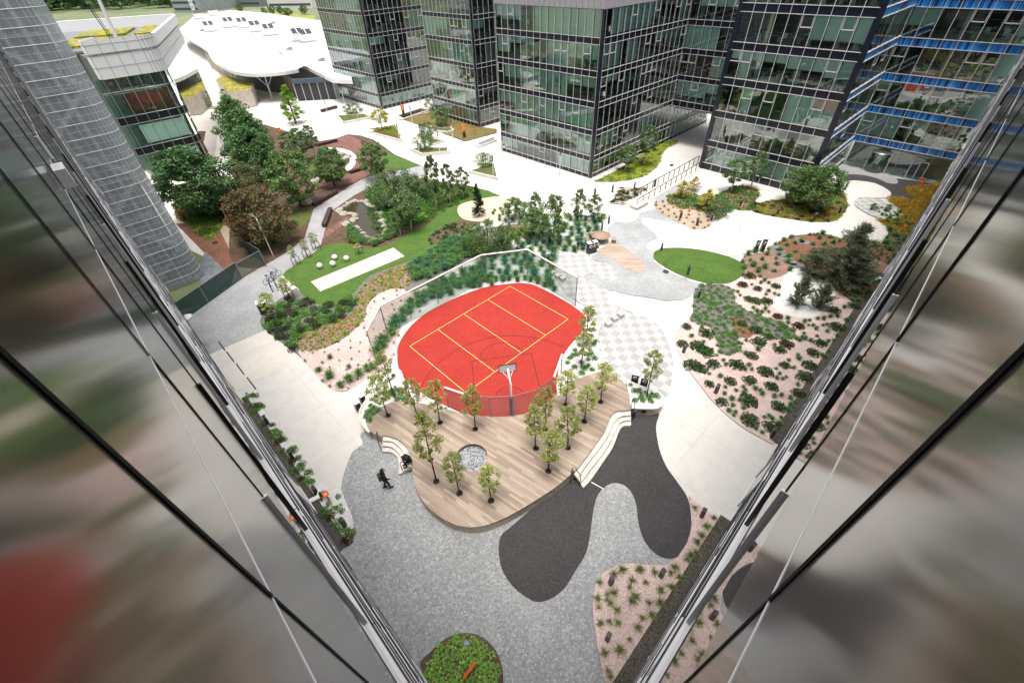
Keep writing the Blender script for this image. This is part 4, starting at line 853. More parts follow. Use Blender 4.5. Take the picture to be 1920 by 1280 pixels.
for (px, py) in ((511, 186), (449, 173)):
    c = G(px, py); b = MB(); b.tube([(c.x, c.y, 0), (c.x, c.y, 2.6)], .18, M['ring'], 8)
    for k in range(4): a = k * 1.57 + .5; b.tube([(c.x, c.y, 2.6), (c.x + 2.1 * math.cos(a), c.y + 2.1 * math.sin(a), 5.4)], .09, M['ring'], 6)
    b.build('branching_column', ML)
b = MB(); c = G(596, 178); c = Vector((c.x, c.y, 2.6)); nn = Vector((.5, -.85, 0)); b.lathe([(.02, 0), (.9, 0), (.9, .12), (.02, .12)], M['beige_disc'], 20)
o = b.build('round_sign'); o.rotation_euler = (R_(90), 0, R_(25)); o.location = c + Vector((.3, -.6, 0)); tag(o, 'large pale oval sign hanging on the glass front of the mall', 'sign')
def hvac():
    root = empty('roof_unit', (0, 0, 0)); b = MB(); b.box((0, 0, .55), (1.9, 1.2, .9), M['alu']); b.build('housing', root)
    b = MB(); b.box((-.45, -.0, 1.25), (.7, .9, .12), M['black'], R=Matrix.Rotation(R_(40), 3, 'X')); b.build('fan_panel', root); b = MB(); b.box((.45, 0, 1.25), (.7, .9, .12), M['black'], R=Matrix.Rotation(R_(40), 3, 'X')); b.build('fan_panel', root)
    b = MB(); b.box((0, 0, .05), (2.4, 1.5, .08), M['steel']); b.build('frame', root); return root
hv = hvac(); first = True
lab = ['nearest the glass tower', 'behind the white parapet', 'at the far left of the roof', 'left of the middle', 'near the middle of the roof', 'in front of the pair', 'right of the middle', 'by the far roof edge', 'beside the curved canopy']
for i, (x, y) in enumerate([(578, 79), (375, 36), (402, 30), (432, 52), (458, 53), (482, 60), (508, 67), (562, 77), (396, 60)]):
    p = G(x, y, 5.0); o = hv if i == 0 else dup(hv); o.location = p; o.scale = (2.1, 2.1, 2.1); o.rotation_euler = (0, 0, .7)
    tag(o, 'twin fan ventilation unit on the white mall roof, ' + lab[i], 'roof unit', 'ventilation units on the mall roof')
for i, (x, y) in enumerate([(543, 94), (603, 115), (380, 59), (512, 45)]):
    p = G(x, y, 5.0); b = MB(); b.tube([(-.6, 0, .5), (.3, 0, .9), (.9, 0, .9)], [.5, .5, .5], M['alu'], 10); b.box((0, 0, .2), (1.2, .8, .4), M['steel']); o = b.build('exhaust_cowl'); o.location = p; o.scale = (1.3,) * 3
    tag(o, 'grey exhaust cowl on the white mall roof, ' + ['right of the canopy', 'closest to the leftmost tower', 'beside the white parapet', 'towards the back edge'][i], 'exhaust cowl')
# low kiosk roof with green cover left of the canopy
b = MB(); P = GP([(405, 152), (420, 143), (475, 158), (470, 170), (432, 176)], 3.2); b.prism(P, .1, 3.4, M['sedum'], M['wallconc']); tag(b.build('kiosk'), 'low kiosk with a green roof and pale edge beside the canopy', 'kiosk')
# far buildings
M['gl_far'] = plain('far_window', (.05, .07, .09), .3); M['yel_h'] = plain('far_grass', (.25, .27, .05), .9)
for i, (x, y, wd, dp, h, mt_, lb) in enumerate([(352, 12, 22, 40, 12, 'grwall', 'grey far office slab with white vertical sign beyond the mall roof'), (430, 2, 60, 30, 13, 'steel', 'long grey far building with window bands beyond the mall'), (545, 4, 36, 25, 9, 'alu', 'pale far low building behind the distant lawn'), (200, -14, 30, 20, 9, 'alu', 'far pale house among the distant trees')]):
    c = G(x, y + 12); c.z = 0; root = empty('distant_building', c, R_(-20), lb, 'building'); b = MB(); b.box((0, dp / 2, h / 2), (wd, dp, h), M[mt_]); b.build('wall', root)
    for k in range(int(h // 3.4)): b = MB(); b.box((0, -.04, 2 + k * 3.4), (wd * .94, .14, 1.2), M['gl_far']); b.build('window', root)
    if i == 0: b = MB(); b.box((wd * .3, -.3, h / 2 + 1), (3, .5, h + 2), M['white']); [b.box((wd * .3, -.6, 3 + q * 2.6), (1.3, .1, .35), M['black']) for q in range(4)]; b.build('sign', root)
_, _p = sheet('distant_lawn', [(430, 30), (505, 22), (590, 30), (592, 48), (560, 46), (500, 42)], 'yel_h', z=.05)
# ================================================================== deck and planters
DZ = .80
def raised(name, px, mtop, mside, z0=0.0, z1=DZ, sm=2, label=None, cat=None, holes=None, parent=None, closed=True):
    P = GP(px, z1); P = smooth_loop(P, sm) if sm else P; b = MB(); b.prism(P, z0, z1, mtop, mside, holes=holes); o = b.build(name, parent)
    if label: tag(o, label, cat)
    return o, P
deckpx = [(687, 794), (690, 785), (709, 766), (734, 754), (759, 750), (781, 754), (815, 761), (843, 768), (878, 776), (918, 780.5), (962, 779.5), (999, 770), (1030, 751), (1049, 732), (1077, 713), (1109, 700.6), (1140, 695), (1159, 707), (1174, 722.5), (1184, 744), (1183, 767), (1159, 769), (1146, 779), (1134, 807), (1115, 835), (1090, 869), (1078, 883), (1071, 888), (1046, 910), (999, 941), (952, 968), (915, 983), (884, 988), (852, 983), (821, 966), (796, 944), (781, 916), (774, 891), (771, 862), (762, 838), (744, 822), (719, 815), (711, 817), (695, 809)]
DK = empty('timber_deck', (0, 0, 0), 0, 'raised freeform timber deck with young trees and concrete side walls', 'deck')
hc, hr = G(884, 857, DZ), 0
hr = (G(914, 857, DZ) - hc).length; hole = [(hc.x + hr * math.cos(k / 36 * 6.2832), hc.y + hr * math.sin(k / 36 * 6.2832)) for k in range(36)]
dtrees = [((727.5, 778.7), (704, 697)), ((784, 780), (768, 705)), ((825, 792), (806, 712)), ((891, 804), (884, 724)), ((818, 902), (797, 764)), ((861.6, 924), (846, 850)), ((920.6, 938), (905, 870)), ((1028, 882.5), (1010, 802)), ((1005, 840), (993, 756)), ((1064.7, 839), (1052, 760)), ((1022, 804), (1010, 722)), ((1095.6, 790), (1088, 720)), ((1061, 759), (1064, 694)), ((1126, 753), (1118, 678))]
tp = []
holes = [hole]
for bpx, tpx in dtrees:
    c = G(*bpx, DZ); tp.append(c); holes.append([(c.x + .2 * math.cos(k / 12 * 6.2832), c.y + .2 * math.sin(k / 12 * 6.2832)) for k in range(12)])
P = smooth_loop(GP(deckpx, DZ), 2); b = MB(); b.prism(P, DZ - .05, DZ, M['deck'], M['limb'], holes=holes); b.build('deck_boards', DK)
cc = sum((Vector(p) for p in P), Vector((0, 0))) / len(P); Pi = [p + (cc - p).normalized() * .03 for p in P]
b = MB(); b.prism(Pi, 0.0, DZ - .055, M['wallconc'], M['wallconc'], holes=holes); b.build('side_wall', DK)
b = MB(); b.prism(hole, None, .52, M['pebble']); tag(b.build('pebble_fill', DK))
b = MB()
for k in range(36):
    p, q = hole[k], hole[(k + 1) % 36]; b.quad((p[0], p[1], .3), (q[0], q[1], .3), (q[0], q[1], DZ), (p[0], p[1], DZ), M['corten'])
b.build('hole_rim', DK)
for c in tp: b = MB(); b.lathe([(.02, DZ - .3), (.2, DZ - .3), (.2, DZ - .01)], M['black'], 12, (c.x, c.y, 0)); b.build('tree_pit', DK)
M['step'] = speckle('pale_step', (.56, .53, .49), (.66, .63, .585), .8, 4, .8, bstr=.05)
def stairs(name, lines, inner, label):
    root = empty(name, (0, 0, 0), 0, label, 'stairs')
    for k, px in enumerate(lines):
        z = .2 * (k + 1); P = smooth_open([Vector((*q, 0)) for q in GP(px, z)], 4); I = smooth_open([Vector((*q, 0)) for q in GP(inner, z)], 4)
        b = MB(); b.prism([p.xy for p in P] + [p.xy for p in reversed(I)], 0.0 if k == 0 else z - .199, z, M['step'], M['wallconc']); b.build('step', root)
    return root
stairs('curved_steps', [[(716, 846), (731.6, 847), (741.4, 852.5), (746, 861), (748.5, 875), (747.4, 887.5), (755, 886)], [(716.8, 835.5), (730.5, 836.6), (742.5, 843.7), (751, 854.7), (756, 869), (757, 881), (762, 880)], [(718, 826), (733.7, 827), (744.7, 834), (753.4, 842.7), (760, 856), (764, 874), (769, 874)]], [(718, 814), (738, 816), (752, 824), (762, 836), (768, 852), (773, 864), (776, 876)], 'short curved pale steps at the left end of the deck where a person sits')
stairs('curved_steps', [[(1183, 797.5), (1168, 799), (1160, 810), (1149, 838), (1130.6, 866), (1109, 897.5), (1094, 914)], [(1182.5, 787), (1168, 789), (1158, 798), (1146, 825.6), (1127.5, 854), (1105.6, 882), (1089, 905)], [(1182, 778), (1165, 780), (1152, 791), (1140, 816), (1121, 844), (1096, 875.6), (1083, 896)]], [(1183, 765), (1158, 768), (1144, 779), (1132, 807), (1113, 835), (1088, 869), (1074, 886)], 'long sweeping pale steps along the right side of the deck')
raised('planter_bed', [(694, 810), (684, 802), (676, 786), (676, 769), (684, 754), (697, 735), (715, 712), (738, 694), (752, 694), (757, 708), (772, 725), (802, 744), (838, 762), (815, 764), (781, 757), (759, 753), (734, 757), (709, 769), (692, 787)], M['white_gravel'], M['wallconc'], z1=DZ - .03, label='curved raised bed of white gravel at the left end of the deck', cat='planter')
_, PL2 = raised('planter_bed', [(1174, 713), (1183, 717.5), (1202, 725), (1219, 730), (1232, 734.7), (1241, 741.6), (1244, 749), (1241, 758), (1232, 763), (1219, 765), (1201, 764), (1183, 763), (1181, 745), (1176, 724)], M['white_gravel'], M['wallconc'], z1=DZ + .02, label='rounded raised white gravel planter beside the two bins', cat='planter')
_, PL3 = raised('planter_bed', [(1124, 603), (1121, 630), (1121, 651), (1126, 670), (1142, 690), (1107, 701), (1075, 715), (1050, 730), (1046, 742), (1044, 720), (1050, 697), (1058, 667), (1073, 645), (1092, 624.6), (1112, 601)], M['white_gravel'], M['wallconc'], z1=DZ - .01, label='curved white gravel bed between the red court and the checkered paving', cat='planter')
# kerbs of the beds
def kerb(px, z, parent_label, wd=.12, mat='concrete', closed=False):
    P = smooth_open([Vector((*q, z)) for q in GP(px, z)], 5); b = MB()
    for p, q in zip(P, P[1:]): b.bar((p.x, p.y, z - .03), (q.x, q.y, z - .03), wd, .1, M[mat])
    return tag(b.build('kerb'), parent_label, 'kerb')
kerb([(1174, 712), (1202, 724), (1232, 734), (1243, 743), (1244, 752), (1233, 764), (1202, 765), (1184, 764)], DZ + .05, 'pale rounded kerb around the white gravel planter beside the bins')
kerb([(1125, 603), (1120, 630), (1121, 651), (1126, 670), (1143, 691)], DZ + .05, 'pale curved kerb along the checkered paving')
kerb([(692, 810), (683, 800), (675, 786), (675, 769), (684, 753), (697, 734), (715, 711)], DZ + .03, 'pale curved kerb at the left end of the deck')
kerb([(1048, 742), (1045, 722), (1050, 697), (1058, 667), (1073, 645), (1092, 624), (1112, 600)], DZ + .05, 'pale curved kerb along the right side of the red court')
# ================================================================== court fence, hoop
M['netg'] = screenmat('green_net', (.0, .24, .15), .42); M['netgrey'] = screenmat('grey_net', (.28, .27, .27), .45)
M['netdk'] = screenmat('dark_green_shade_net', (.008, .045, .038), .93); M['netmid'] = screenmat('grey_green_shade_net', (.05, .085, .065), .8)
def net_fence(name, pts, h, net, posts, label, rail=.075, z0=0.0, railmat='white'):
    root = empty(name, pts[0], 0, label, 'fence'); o0 = Vector(pts[0])
    for p, q in zip(pts, pts[1:]):
        p, q = Vector(p) - o0, Vector(q) - o0; b = MB(); b.quad((p.x, p.y, .02), (q.x, q.y, .02), (q.x, q.y, h), (p.x, p.y, h), M[net]); b.build('net', root)
        b = MB(); b.tube([(p.x, p.y, h), (q.x, q.y, h)], rail, M[railmat], 8); b.build('top_rail', root)
    for p in posts: p = Vector(p) - o0; b = MB(); b.tube([(p.x, p.y, 0), (p.x, p.y, h)], .045, M['steel'], 8); b.build('post', root)
    return root
fp = [G(705, 675), G(727.8, 627.4), G(906.4, 529.6), G(989.5, 519), G(1078.5, 574)]
md = G(822, 569); md2 = G(1032, 542)
net_fence('court_fence', fp, 3.1, 'netg', fp + [md, md2], 'tall green net fence with white top rail wrapping the far side of the red court')
fs_ = [G(840.7, 763, DZ), G(878, 776, DZ), G(920.4, 781, DZ), G(963, 779.5, DZ), G(1005, 768, DZ), G(1037, 743.6, DZ)]
for p in fs_: p.z = DZ
net_fence('court_fence', fs_, 2.05, 'netgrey', [fs_[0], fs_[2], fs_[3], fs_[5]], 'low grey net fence between the red court and the timber deck', rail=.012, railmat='steel')
b = MB(); p, q = fs_[0], fs_[1]; b.bar((p.x, p.y, DZ + 2.05), (q.x, q.y, DZ + 2.05), .12, .05, M['white']); tag(b.build('handrail'), 'white rail on top of the low net fence at its left end', 'rail')
b = MB(); p, q = fs_[5], G(1052, 700, DZ); b.bar((p.x, p.y, DZ + 2.0), (q.x, q.y, DZ + 2.0), .12, .05, M['white']); b.bar((q.x, q.y, DZ), (q.x, q.y, DZ + 2.0), .07, .07, M['steel']); tag(b.build('handrail'), 'white rail on top of the low net fence at its right end', 'rail')
pb = G(960.3, 777.5); HP = empty('basketball_hoop', (pb.x, pb.y, 0), 0, 'basketball hoop on a white pole with dark padded base', 'hoop')
bd = G(956.3, 745); dr = (G(950, 730) - pb); dr.z = 0; dr.normalize(); sdv = Vector((-dr.y, dr.x, 0)); rzb = math.atan2(sdv.y, sdv.x)
b = MB(); b.tube([(0, 0, .03), (0, 0, 1.9)], .16, plain('plum_padding', (.05, .012, .02), .6), 12); b.build('pole_padding', HP)
b = MB(); b.tube([(0, 0, 1.9), (0, 0, 3.2), (dr.x * .35, dr.y * .35, 3.45), (dr.x * 1.1, dr.y * 1.1, 3.5)], .075, M['white'], 10); b.build('pole', HP)
M['acrylic'] = leafmat('white_acrylic_board', (.92, .92, .92), (.94, .94, .94), None, .3, .55, .0); c = dr * 1.2; b = MB(); b.box((c.x, c.y, 3.5), (1.14, .012, .68), plain('board_white', (.93, .93, .93), .5, var=.0), rzb); b.build('backboard', HP)
b = MB()
for s1 in (-1, 1): p = c + sdv * (.59 * s1); b.box((p.x, p.y, 3.5), (.04, .05, .76), M['black'], rzb); b.box((c.x, c.y, 3.5 + s1 * .36), (1.22, .05, .04), M['black'], rzb)
b.build('board_frame', HP)
b = MB(); hc_ = dr * 1.55; pts = [(hc_.x + .225 * math.cos(a / 16 * 6.2832), hc_.y + .225 * math.sin(a / 16 * 6.2832), 3.05) for a in range(17)]; b.tube(pts, .012, M['orange'], 6); b.build('rim', HP)
b = MB()
for s1 in (-1, 1): p = c + sdv * (.35 * s1); b.tube([(dr.x * .35, dr.y * .35, 3.3), (p.x, p.y, 3.2)], .02, M['white'], 6)
b.build('brace', HP)
# shade net fences on the left
for pts, h, net, lb in (([G(318, 620), G(455, 522)], 1.9, 'netdk', 'long dark green shade net fence beside the left facade'), ([G(456, 521), G(498, 496)], 1.7, 'netmid', 'short grey green shade net fence section meeting the path'), ([G(498, 495), G(467, 476), G(436, 432), G(421, 401), G(428, 345)], 1.8, 'netdk', 'dark green net fence running away behind the red leaved tree')):
    ps = []
    for p, q in zip(pts, pts[1:]): n_ = max(1, int((q - p).length / 3)); ps += [p.lerp(q, k / n_) for k in range(n_ + 1)]
    net_fence('shade_fence', pts, h, net, ps, lb, rail=.03, railmat='steel')
    
b, _ = sheet('brick_court', [(345, 395), (430, 340), (452, 440), (498, 498), (455, 522), (400, 480)], 'tan', z=.03); sheet('gravel_strip', [(395, 415), (412, 430), (445, 500), (428, 520), (330, 420)], 'mulch', z=.035)
sheet('blue_walkway', [(385, 470), (435, 520), (400, 560), (370, 520)], 'slate', z=.045)
sheet('planting_soil', [(320, 350), (400, 330), (430, 380), (415, 430), (395, 455), (370, 430), (330, 410)], 'darkcover', z=.04, kind='stuff')
# ================================================================== street furniture
def benchbar(name, a, c, wd, ht, mat, label, z0=0.0, cat='bench'):
    p, q = G(*a, z0), G(*c, z0); root = empty(name, (p.x, p.y, z0), 0, label, cat); d = q - p; b = MB(); b.bar((0, 0, ht - .06), (d.x, d.y, ht - .06), wd, .1, M[mat]); b.build('seat', root)
    b = MB(); b.bar((0, 0, ht / 2 - .06), (d.x, d.y, ht / 2 - .06), wd * .86, ht - .12, M['corten']); b.build('base', root); return root
for a, c, lb in [((597, 275), (633, 266), 'dark steel bench along the upper edge of the red brown terrace'), ((680, 268), (687, 279), 'short dark bench at the right corner of the red brown terrace'), ((656.6, 326.5), (681.6, 319), 'dark bench across the lower terrace near the round leaved tree'), ((589, 387), (633, 362), 'long dark bench on the upper side of the grey path'), ((609, 427), (621, 395), 'dark bench between the grey path and the pond deck'), ((470, 455), (518, 441), 'dark low bench wall under the red leaved tree')]:
    benchbar('bench', a, c, .55, .5, 'corten', lb)
b = MB(); p, q = G(603, 211), G(632, 203); b.bar((p.x, p.y, .3), (q.x, q.y, .3), .6, .5, M['corten']); tag(b.build('bench'), 'dark block bench alone on the white plaza near the mall', 'bench')
# walkway with railings
def railing(pts, h, label, gap=1.35):
    pts = [Vector(p) for p in pts]; root = empty('railing', pts[0], 0, label, 'railing'); o0 = pts[0]
    b = MB(); b.tube([p - o0 + Vector((0, 0, h)) for p in pts], .05, M['black'], 6); b.tube([p - o0 + Vector((0, 0, h * .5)) for p in pts], .012, M['black'], 5); b.build('top_rail', root)
    for p, q in zip(pts, pts[1:]):
        n_ = max(1, round((q - p).length / gap))
        for k in range(n_ + 1): r = p.lerp(q, k / n_) - o0; b = MB(); b.tube([r, r + Vector((0, 0, h))], .045, M['black'], 6); b.build('post', root)
    return root
railing([G(1190, 372), G(1308, 306)], 1.05, 'far dark handrail of the sloping walkway by the passage')
railing([G(1193, 389), G(1312, 317)], 1.05, 'near dark handrail of the sloping walkway by the passage')
b = MB(); P = GP([(1165, 378), (1186, 385), (1196, 391), (1313, 318), (1310, 306), (1190, 372)], .12); b.prism(P, 0, .12, M['concrete'], M['wallconc']); tag(b.build('walkway'), kind='structure')
b = MB(); P = GP([(1181, 384), (1194, 390), (1216, 378), (1205, 371)], .45); b.prism(P, 0, .45, M['concrete'], M['wallconc']); tag(b.build('bench_wall'), 'pale concrete bench wall at the lower end of the sloping walkway', 'wall')
# picnic table with curved bench
c = G(1125, 452); PT_ = empty('round_table', (c.x, c.y, 0), 0, 'round slatted wooden picnic table at the head of the strip deck', 'table')
b = MB(); b.lathe([(.02, .70), (1.05, .70), (1.05, .76), (.02, .76)], M['wood'], 28); b.build('tabletop', PT_)
for k in range(3): a = k * 2.09; b = MB(); b.tube([(math.cos(a) * .5, math.sin(a) * .5, 0), (math.cos(a) * .55, math.sin(a) * .55, .7)], .04, M['black'], 6); b.build('leg', PT_)
def arcbench(c, r0, r1, a0, a1, label):
    root = empty('curved_bench', (c.x, c.y, 0), 0, label, 'bench'); n_ = 14
    A = [(r1 * math.cos(a0 + (a1 - a0) * i / n_), r1 * math.sin(a0 + (a1 - a0) * i / n_)) for i in range(n_ + 1)]; B = [(r0 * math.cos(a0 + (a1 - a0) * i / n_), r0 * math.sin(a0 + (a1 - a0) * i / n_)) for i in range(n_ + 1)]
    b = MB(); b.prism(A + B[::-1], .38, .45, M['wood'], M['limb']); b.build('seat', root); b = MB(); sh = lambda L, k: [(x * k, y * k) for x, y in L]
    b.prism(sh(A, .98) + sh(B, 1.02)[::-1], 0, .375, M['wood'], M['limb']); b.build('base', root)
arcbench(c, 1.25, 1.75, R_(115), R_(255), 'curved wooden bench wrapping the left side of the round picnic table'); arcbench(c, 1.25, 1.75, R_(-28), R_(0), 'short wooden seat on the right side of the round picnic table')
# bins
def bin_(x, y, z0, lb, rz, s=1.0):
    p = G(x, y, z0); root = empty('litter_bin', (p.x, p.y, z0), rz, lb, 'bin'); root.scale = s if hasattr(s, '__len__') else (s, s, s)
    b = MB(); b.box((0, 0, .5), (.5, .34, 1.0), M['bollard']); b.build('body', root); b = MB(); b.box((0, 0, 1.03), (.56, .40, .06), M['white']); b.build('lid', root)
    b = MB(); b.lathe([(.0, 0), (.15, 0), (.15, .012), (.0, .012)], M['white'], 16); o = b.build('symbol', root); o.rotation_euler = (R_(90), 0, 0); o.location = (0, -.171, .72)
    b = MB(); b.lathe([(.0, 0), (.075, 0), (.075, .012), (.0, .012)], M['black'], 14); o = b.build('opening', root); o.rotation_euler = (R_(90), 0, 0); o.location = (.02, -.184, .72)
bin_(1189, 718, .3, 'left of the two dark bins behind the rounded planter', R_(-25)); bin_(1206, 725, .3, 'right of the two dark bins behind the rounded planter', R_(-25))
bin_(674, 770, 0, 'front dark bin at the left end of the deck', R_(-50)); bin_(683, 757, 0, 'rear dark bin at the left end of the deck', R_(-50))
bin_(494, 587, 0, 'left dark bin of the pair by the small staked tree', R_(-60), 1.2); bin_(503, 585, 0, 'right dark bin of the pair by the small staked tree', R_(-60), 1.2)
bin_(1105, 475, 0, 'left dark bin beside the curved bench', R_(20), 1.25); bin_(1112, 473, 0, 'right dark bin beside the curved bench', R_(20), 1.25)
bin_(1415, 474, 0, 'left slim dark bin on the white path before the pine', R_(-10), (.6, .8, 1.5)); bin_(1427, 473, 0, 'right slim dark bin on the white path before the pine', R_(-10), (.7, .9, 1.55))
# bollard lights
def bollard():
    root = empty('bollard_light', (0, 0, 0)); b = MB(); b.box((0, 0, .42), (.2, .2, .84), M['bollard']); b.build('post', root); b = MB(); b.box((0, 0, .90), (.19, .19, .10), M['lens']); b.build('lens', root); b = MB(); b.box((0, 0, .965), (.21, .21, .03), M['bollard']); b.build('cap', root); return root
bo = bollard()
BL = [(1144, 1096, 'at the upper left of the pink bed by the cobbles'), (1238, 1082, 'near the centre top of the pink bed by the cobbles'), (1138, 1200, 'lowest in the pink bed by the cobbles'), (1314, 970, 'in the narrow end of the pink bed beside the white path'), (1445, 820, 'at the bottom tip of the big pink bed'), (1341, 738, 'on the lower left edge of the big pink bed'), (1281, 662, 'on the upper left edge of the big pink bed'), (1309, 560, 'among the green shrubs under the grass mound'), (1239, 473, 'at the left tip of the grass mound'), (1289, 515, 'on the front of the grass mound'), (504, 796, 'highest in the white strip bed by the left facade'), (550, 860, 'second from the top in the white strip bed by the left facade'), (596, 928, 'below the middle of the white strip bed by the left facade'), (648, 987, 'lowest in the white strip bed by the left facade'), (1275, 411, 'leftmost at the front of the tan gravel bed'), (1306, 424, 'middle of the three in the tan gravel bed'), (1333, 415, 'rightmost of the three in the tan gravel bed'), (1387, 388, 'in the green bed in front of the right block'), (1456, 404, 'at the front left of the flower bed near the right block'), (1525, 414, 'at the front middle of the flower bed near the right block'), (1572, 402, 'at the right end of the flower bed near the right block'), (1028, 494, 'beside the net fence corner on the white gravel'), (1141, 420, 'near the pale round disc by the tall grasses'), (1128, 432, 'between the tall grasses and the round table'), (1083, 468, 'just left of the bins by the round table'), (1115, 367, 'left of the row of posts on the plaza edge'), (1148, 361, 'second post on the plaza edge'), (1189, 356, 'third post on the plaza edge'), (1227, 350, 'fourth, beside the walkway railing'), (1583, 357, 'by the leafy tree near the entrance paving')]
for i, (x, y, lb) in enumerate(BL):
    o = bo if i == 0 else dup(bo); z0 = .6 if (x, y) == (1289, 515) else 0; p = G(x, y, z0); o.location = p; o.rotation_euler = (0, 0, R_(20 + 13 * i % 60)); o.scale = (1, 1, 1.0) if y > 600 else (1, 1, 1.05)
    tag(o, 'dark bollard light ' + lb, 'bollard light', 'bollard lights in the beds')
# slender lamp posts on the plaza
def lampost():
    root = empty('lamp_post', (0, 0, 0)); b = MB(); b.tube([(0, 0, 0), (0, 0, 3.1)], .06, M['alu'], 8); b.build('pole', root); b = MB(); b.tube([(0, 0, 3.1), (0, 0, 3.8)], .075, M['bollard'], 8); b.build('lamp_head', root); return root
lp = lampost()
for i, (x, y, lb) in enumerate([(943, 302, 'at the left foot of the central glass block'), (1049, 333, 'in front of the central glass block'), (926, 344, 'beside the triangular planter before the central block'), (678, 248, 'left of the yellow leaved tree'), (752, 277, 'right of the yellow flower triangle'), (618, 226, 'beside the lone dark bench'), (648, 200, 'at the foot of the leftmost tower'), (850, 270, 'by the corner of the dry grass plot'), (826, 294, 'behind the group of three birches'), (790, 311, 'at the tip of the small upper lawn'), (792, 214, 'by the water basin between the towers'), (775, 240, 'at the left corner of the dry grass plot')]):
    o = lp if i == 0 else dup(lp); p = G(x, y); o.location = p; tag(o, 'slender pale lamp post ' + lb, 'lamp post', 'lamp posts on the plaza')
p = G(513, 481); root = empty('street_lamp', p, 0, 'curved white street lamp leaning over the path beside the red leaved tree', 'street lamp'); t_ = HT((513, 481), (480, 411)); b = MB(); hd = (G(500, 470) - p).normalized()
b.tube(smooth_open([Vector((0, 0, 0)), Vector((0, 0, t_ * .9)), Vector((hd.x * .4, hd.y * .4, t_)), Vector((hd.x * 1.2, hd.y * 1.2, t_ * 1.02))], 5), .06, M['white'], 8); b.build('pole', root); b = MB(); b.box((hd.x * 1.5, hd.y * 1.5, t_), (.6, .35, .14), M['white'], math.atan2(hd.y, hd.x)); b.build('lamp_head', root)
# facade lamp arms and dish
for i, (x, y, z0, lb) in enumerate([(585, 937, 0, 'small white wall lamp low on the left facade above the orange sign'), (1738, 407, 1.2, 'small white wall lamp low on the right facade near the orange shrubs'), (1656, 523, 1.2, 'small white wall lamp low on the right facade near the boardwalk')]):
    p = G(x, y, 3.0); p = G(x, y, 2.2); root = empty('wall_lamp', p, R_(30 if i == 0 else 140), lb, 'wall lamp'); b = MB(); b.box((0, 0, 0), (.8, .25, .09), M['white']); b.build('lamp_head', root); b = MB(); b.bar((.3, .1, 0), (.5, .5, 0), .05, .05, M['white']); b.build('arm', root)
p = G(351, 597, 3); b = MB(); b.lathe([(.02, 0), (.35, .08), (.5, .12), (.35, .2), (.02, .24)], M['white'], 20); o = b.build('lamp_dish'); o.location = p; tag(o, 'white round lamp dish sticking out at the end of the left facade', 'lamp')
# orange boards
def board(x, y, z, lb, rz, s=(.5, .08, .9), txt=True):
    p = G(x, y, 0); root = empty('orange_sign', p, rz, lb, 'sign'); b = MB(); b.box((0, 0, z), s, M['orange']); b.build('board', root); b = MB(); b.box((0, 0, (z - s[2] / 2) / 2), (s[0] * .8, s[1] * .7, z - s[2] / 2), M['bollard'] if z > 1.5 else M['wallconc']); b.build('foot', root)
    if txt: b = MB(); b.box((0, -s[1] / 2 - .006, z + .1), (s[0] * .35, .01, .08), M['white']); b.box((0, -s[1] / 2 - .006, z - .05), (s[0] * .15, .01, .12), M['white']); b.build('lettering', root)
board(758, 222, 1.9, 'orange topped info pillar at the left corner of the dry grass plot', .4, (.6, .3, 1.0)); board(871, 259, 1.6, 'orange topped info pillar at the near corner of the dry grass plot', .4, (.6, .3, 1.0)); board(529, 260, 1.4, 'orange sign board among the birches near the mall', .4, (.6, .2, .9))
board(1721, 352, .8, 'small orange sign at the left end of the orange shrubs', -.6); board(1689, 436, .7, 'thin orange sign standing in the orange shrubs', .9, (.5, .06, .5))
p = G(883, 1263); root = empty('orange_sign', p, R_(50), 'orange sign board lying tilted in the round planting at the bottom', 'sign'); b = MB(); b.box((0, 0, .75), (.75, .04, .28), M['orange'], R=Matrix.Rotation(R_(30), 3, 'X')); b.build('board', root); b = MB(); b.box((0, .03, .3), (.08, .03, .62), M['black']); b.build('foot', root)
p = G(619, 940); root = empty('orange_sign', p, R_(35), 'small square orange sign in the white strip bed by the left facade', 'sign'); b = MB(); b.box((0, 0, .9), (.34, .34, .04), M['orange'], R=Matrix.Rotation(R_(35), 3, 'X')); b.build('board', root); b = MB(); b.box((0, .02, .43), (.1, .06, .86), M['wallconc']); b.build('foot', root); b = MB(); b.box((0, -.03, .935), (.1, .1, .012), M['white'], R=Matrix.Rotation(R_(35), 3, 'X')); b.build('lettering', root)
p = G(875, 1207); b = MB(); b.box((0, 0, .1), (.2, .2, .2), plain('lavender_box', (.22, .23, .42), .5)); o = b.build('utility_box'); o.location = p; tag(o, 'small lavender grey box in the round planting at the bottom', 'utility box')
p = G(1143, 1145); b = MB(); b.lathe([(.02, 0), (.0, 0)], M['white'], 3) if False else b.lathe([(.17, .0), (.17, .05), (.0, .06)], plain('green_lid', (.0, .30, .17), .5), 20); o = b.build('ground_cap'); o.location = p; tag(o, 'round green cap in the pink gravel bed', 'ground cap')
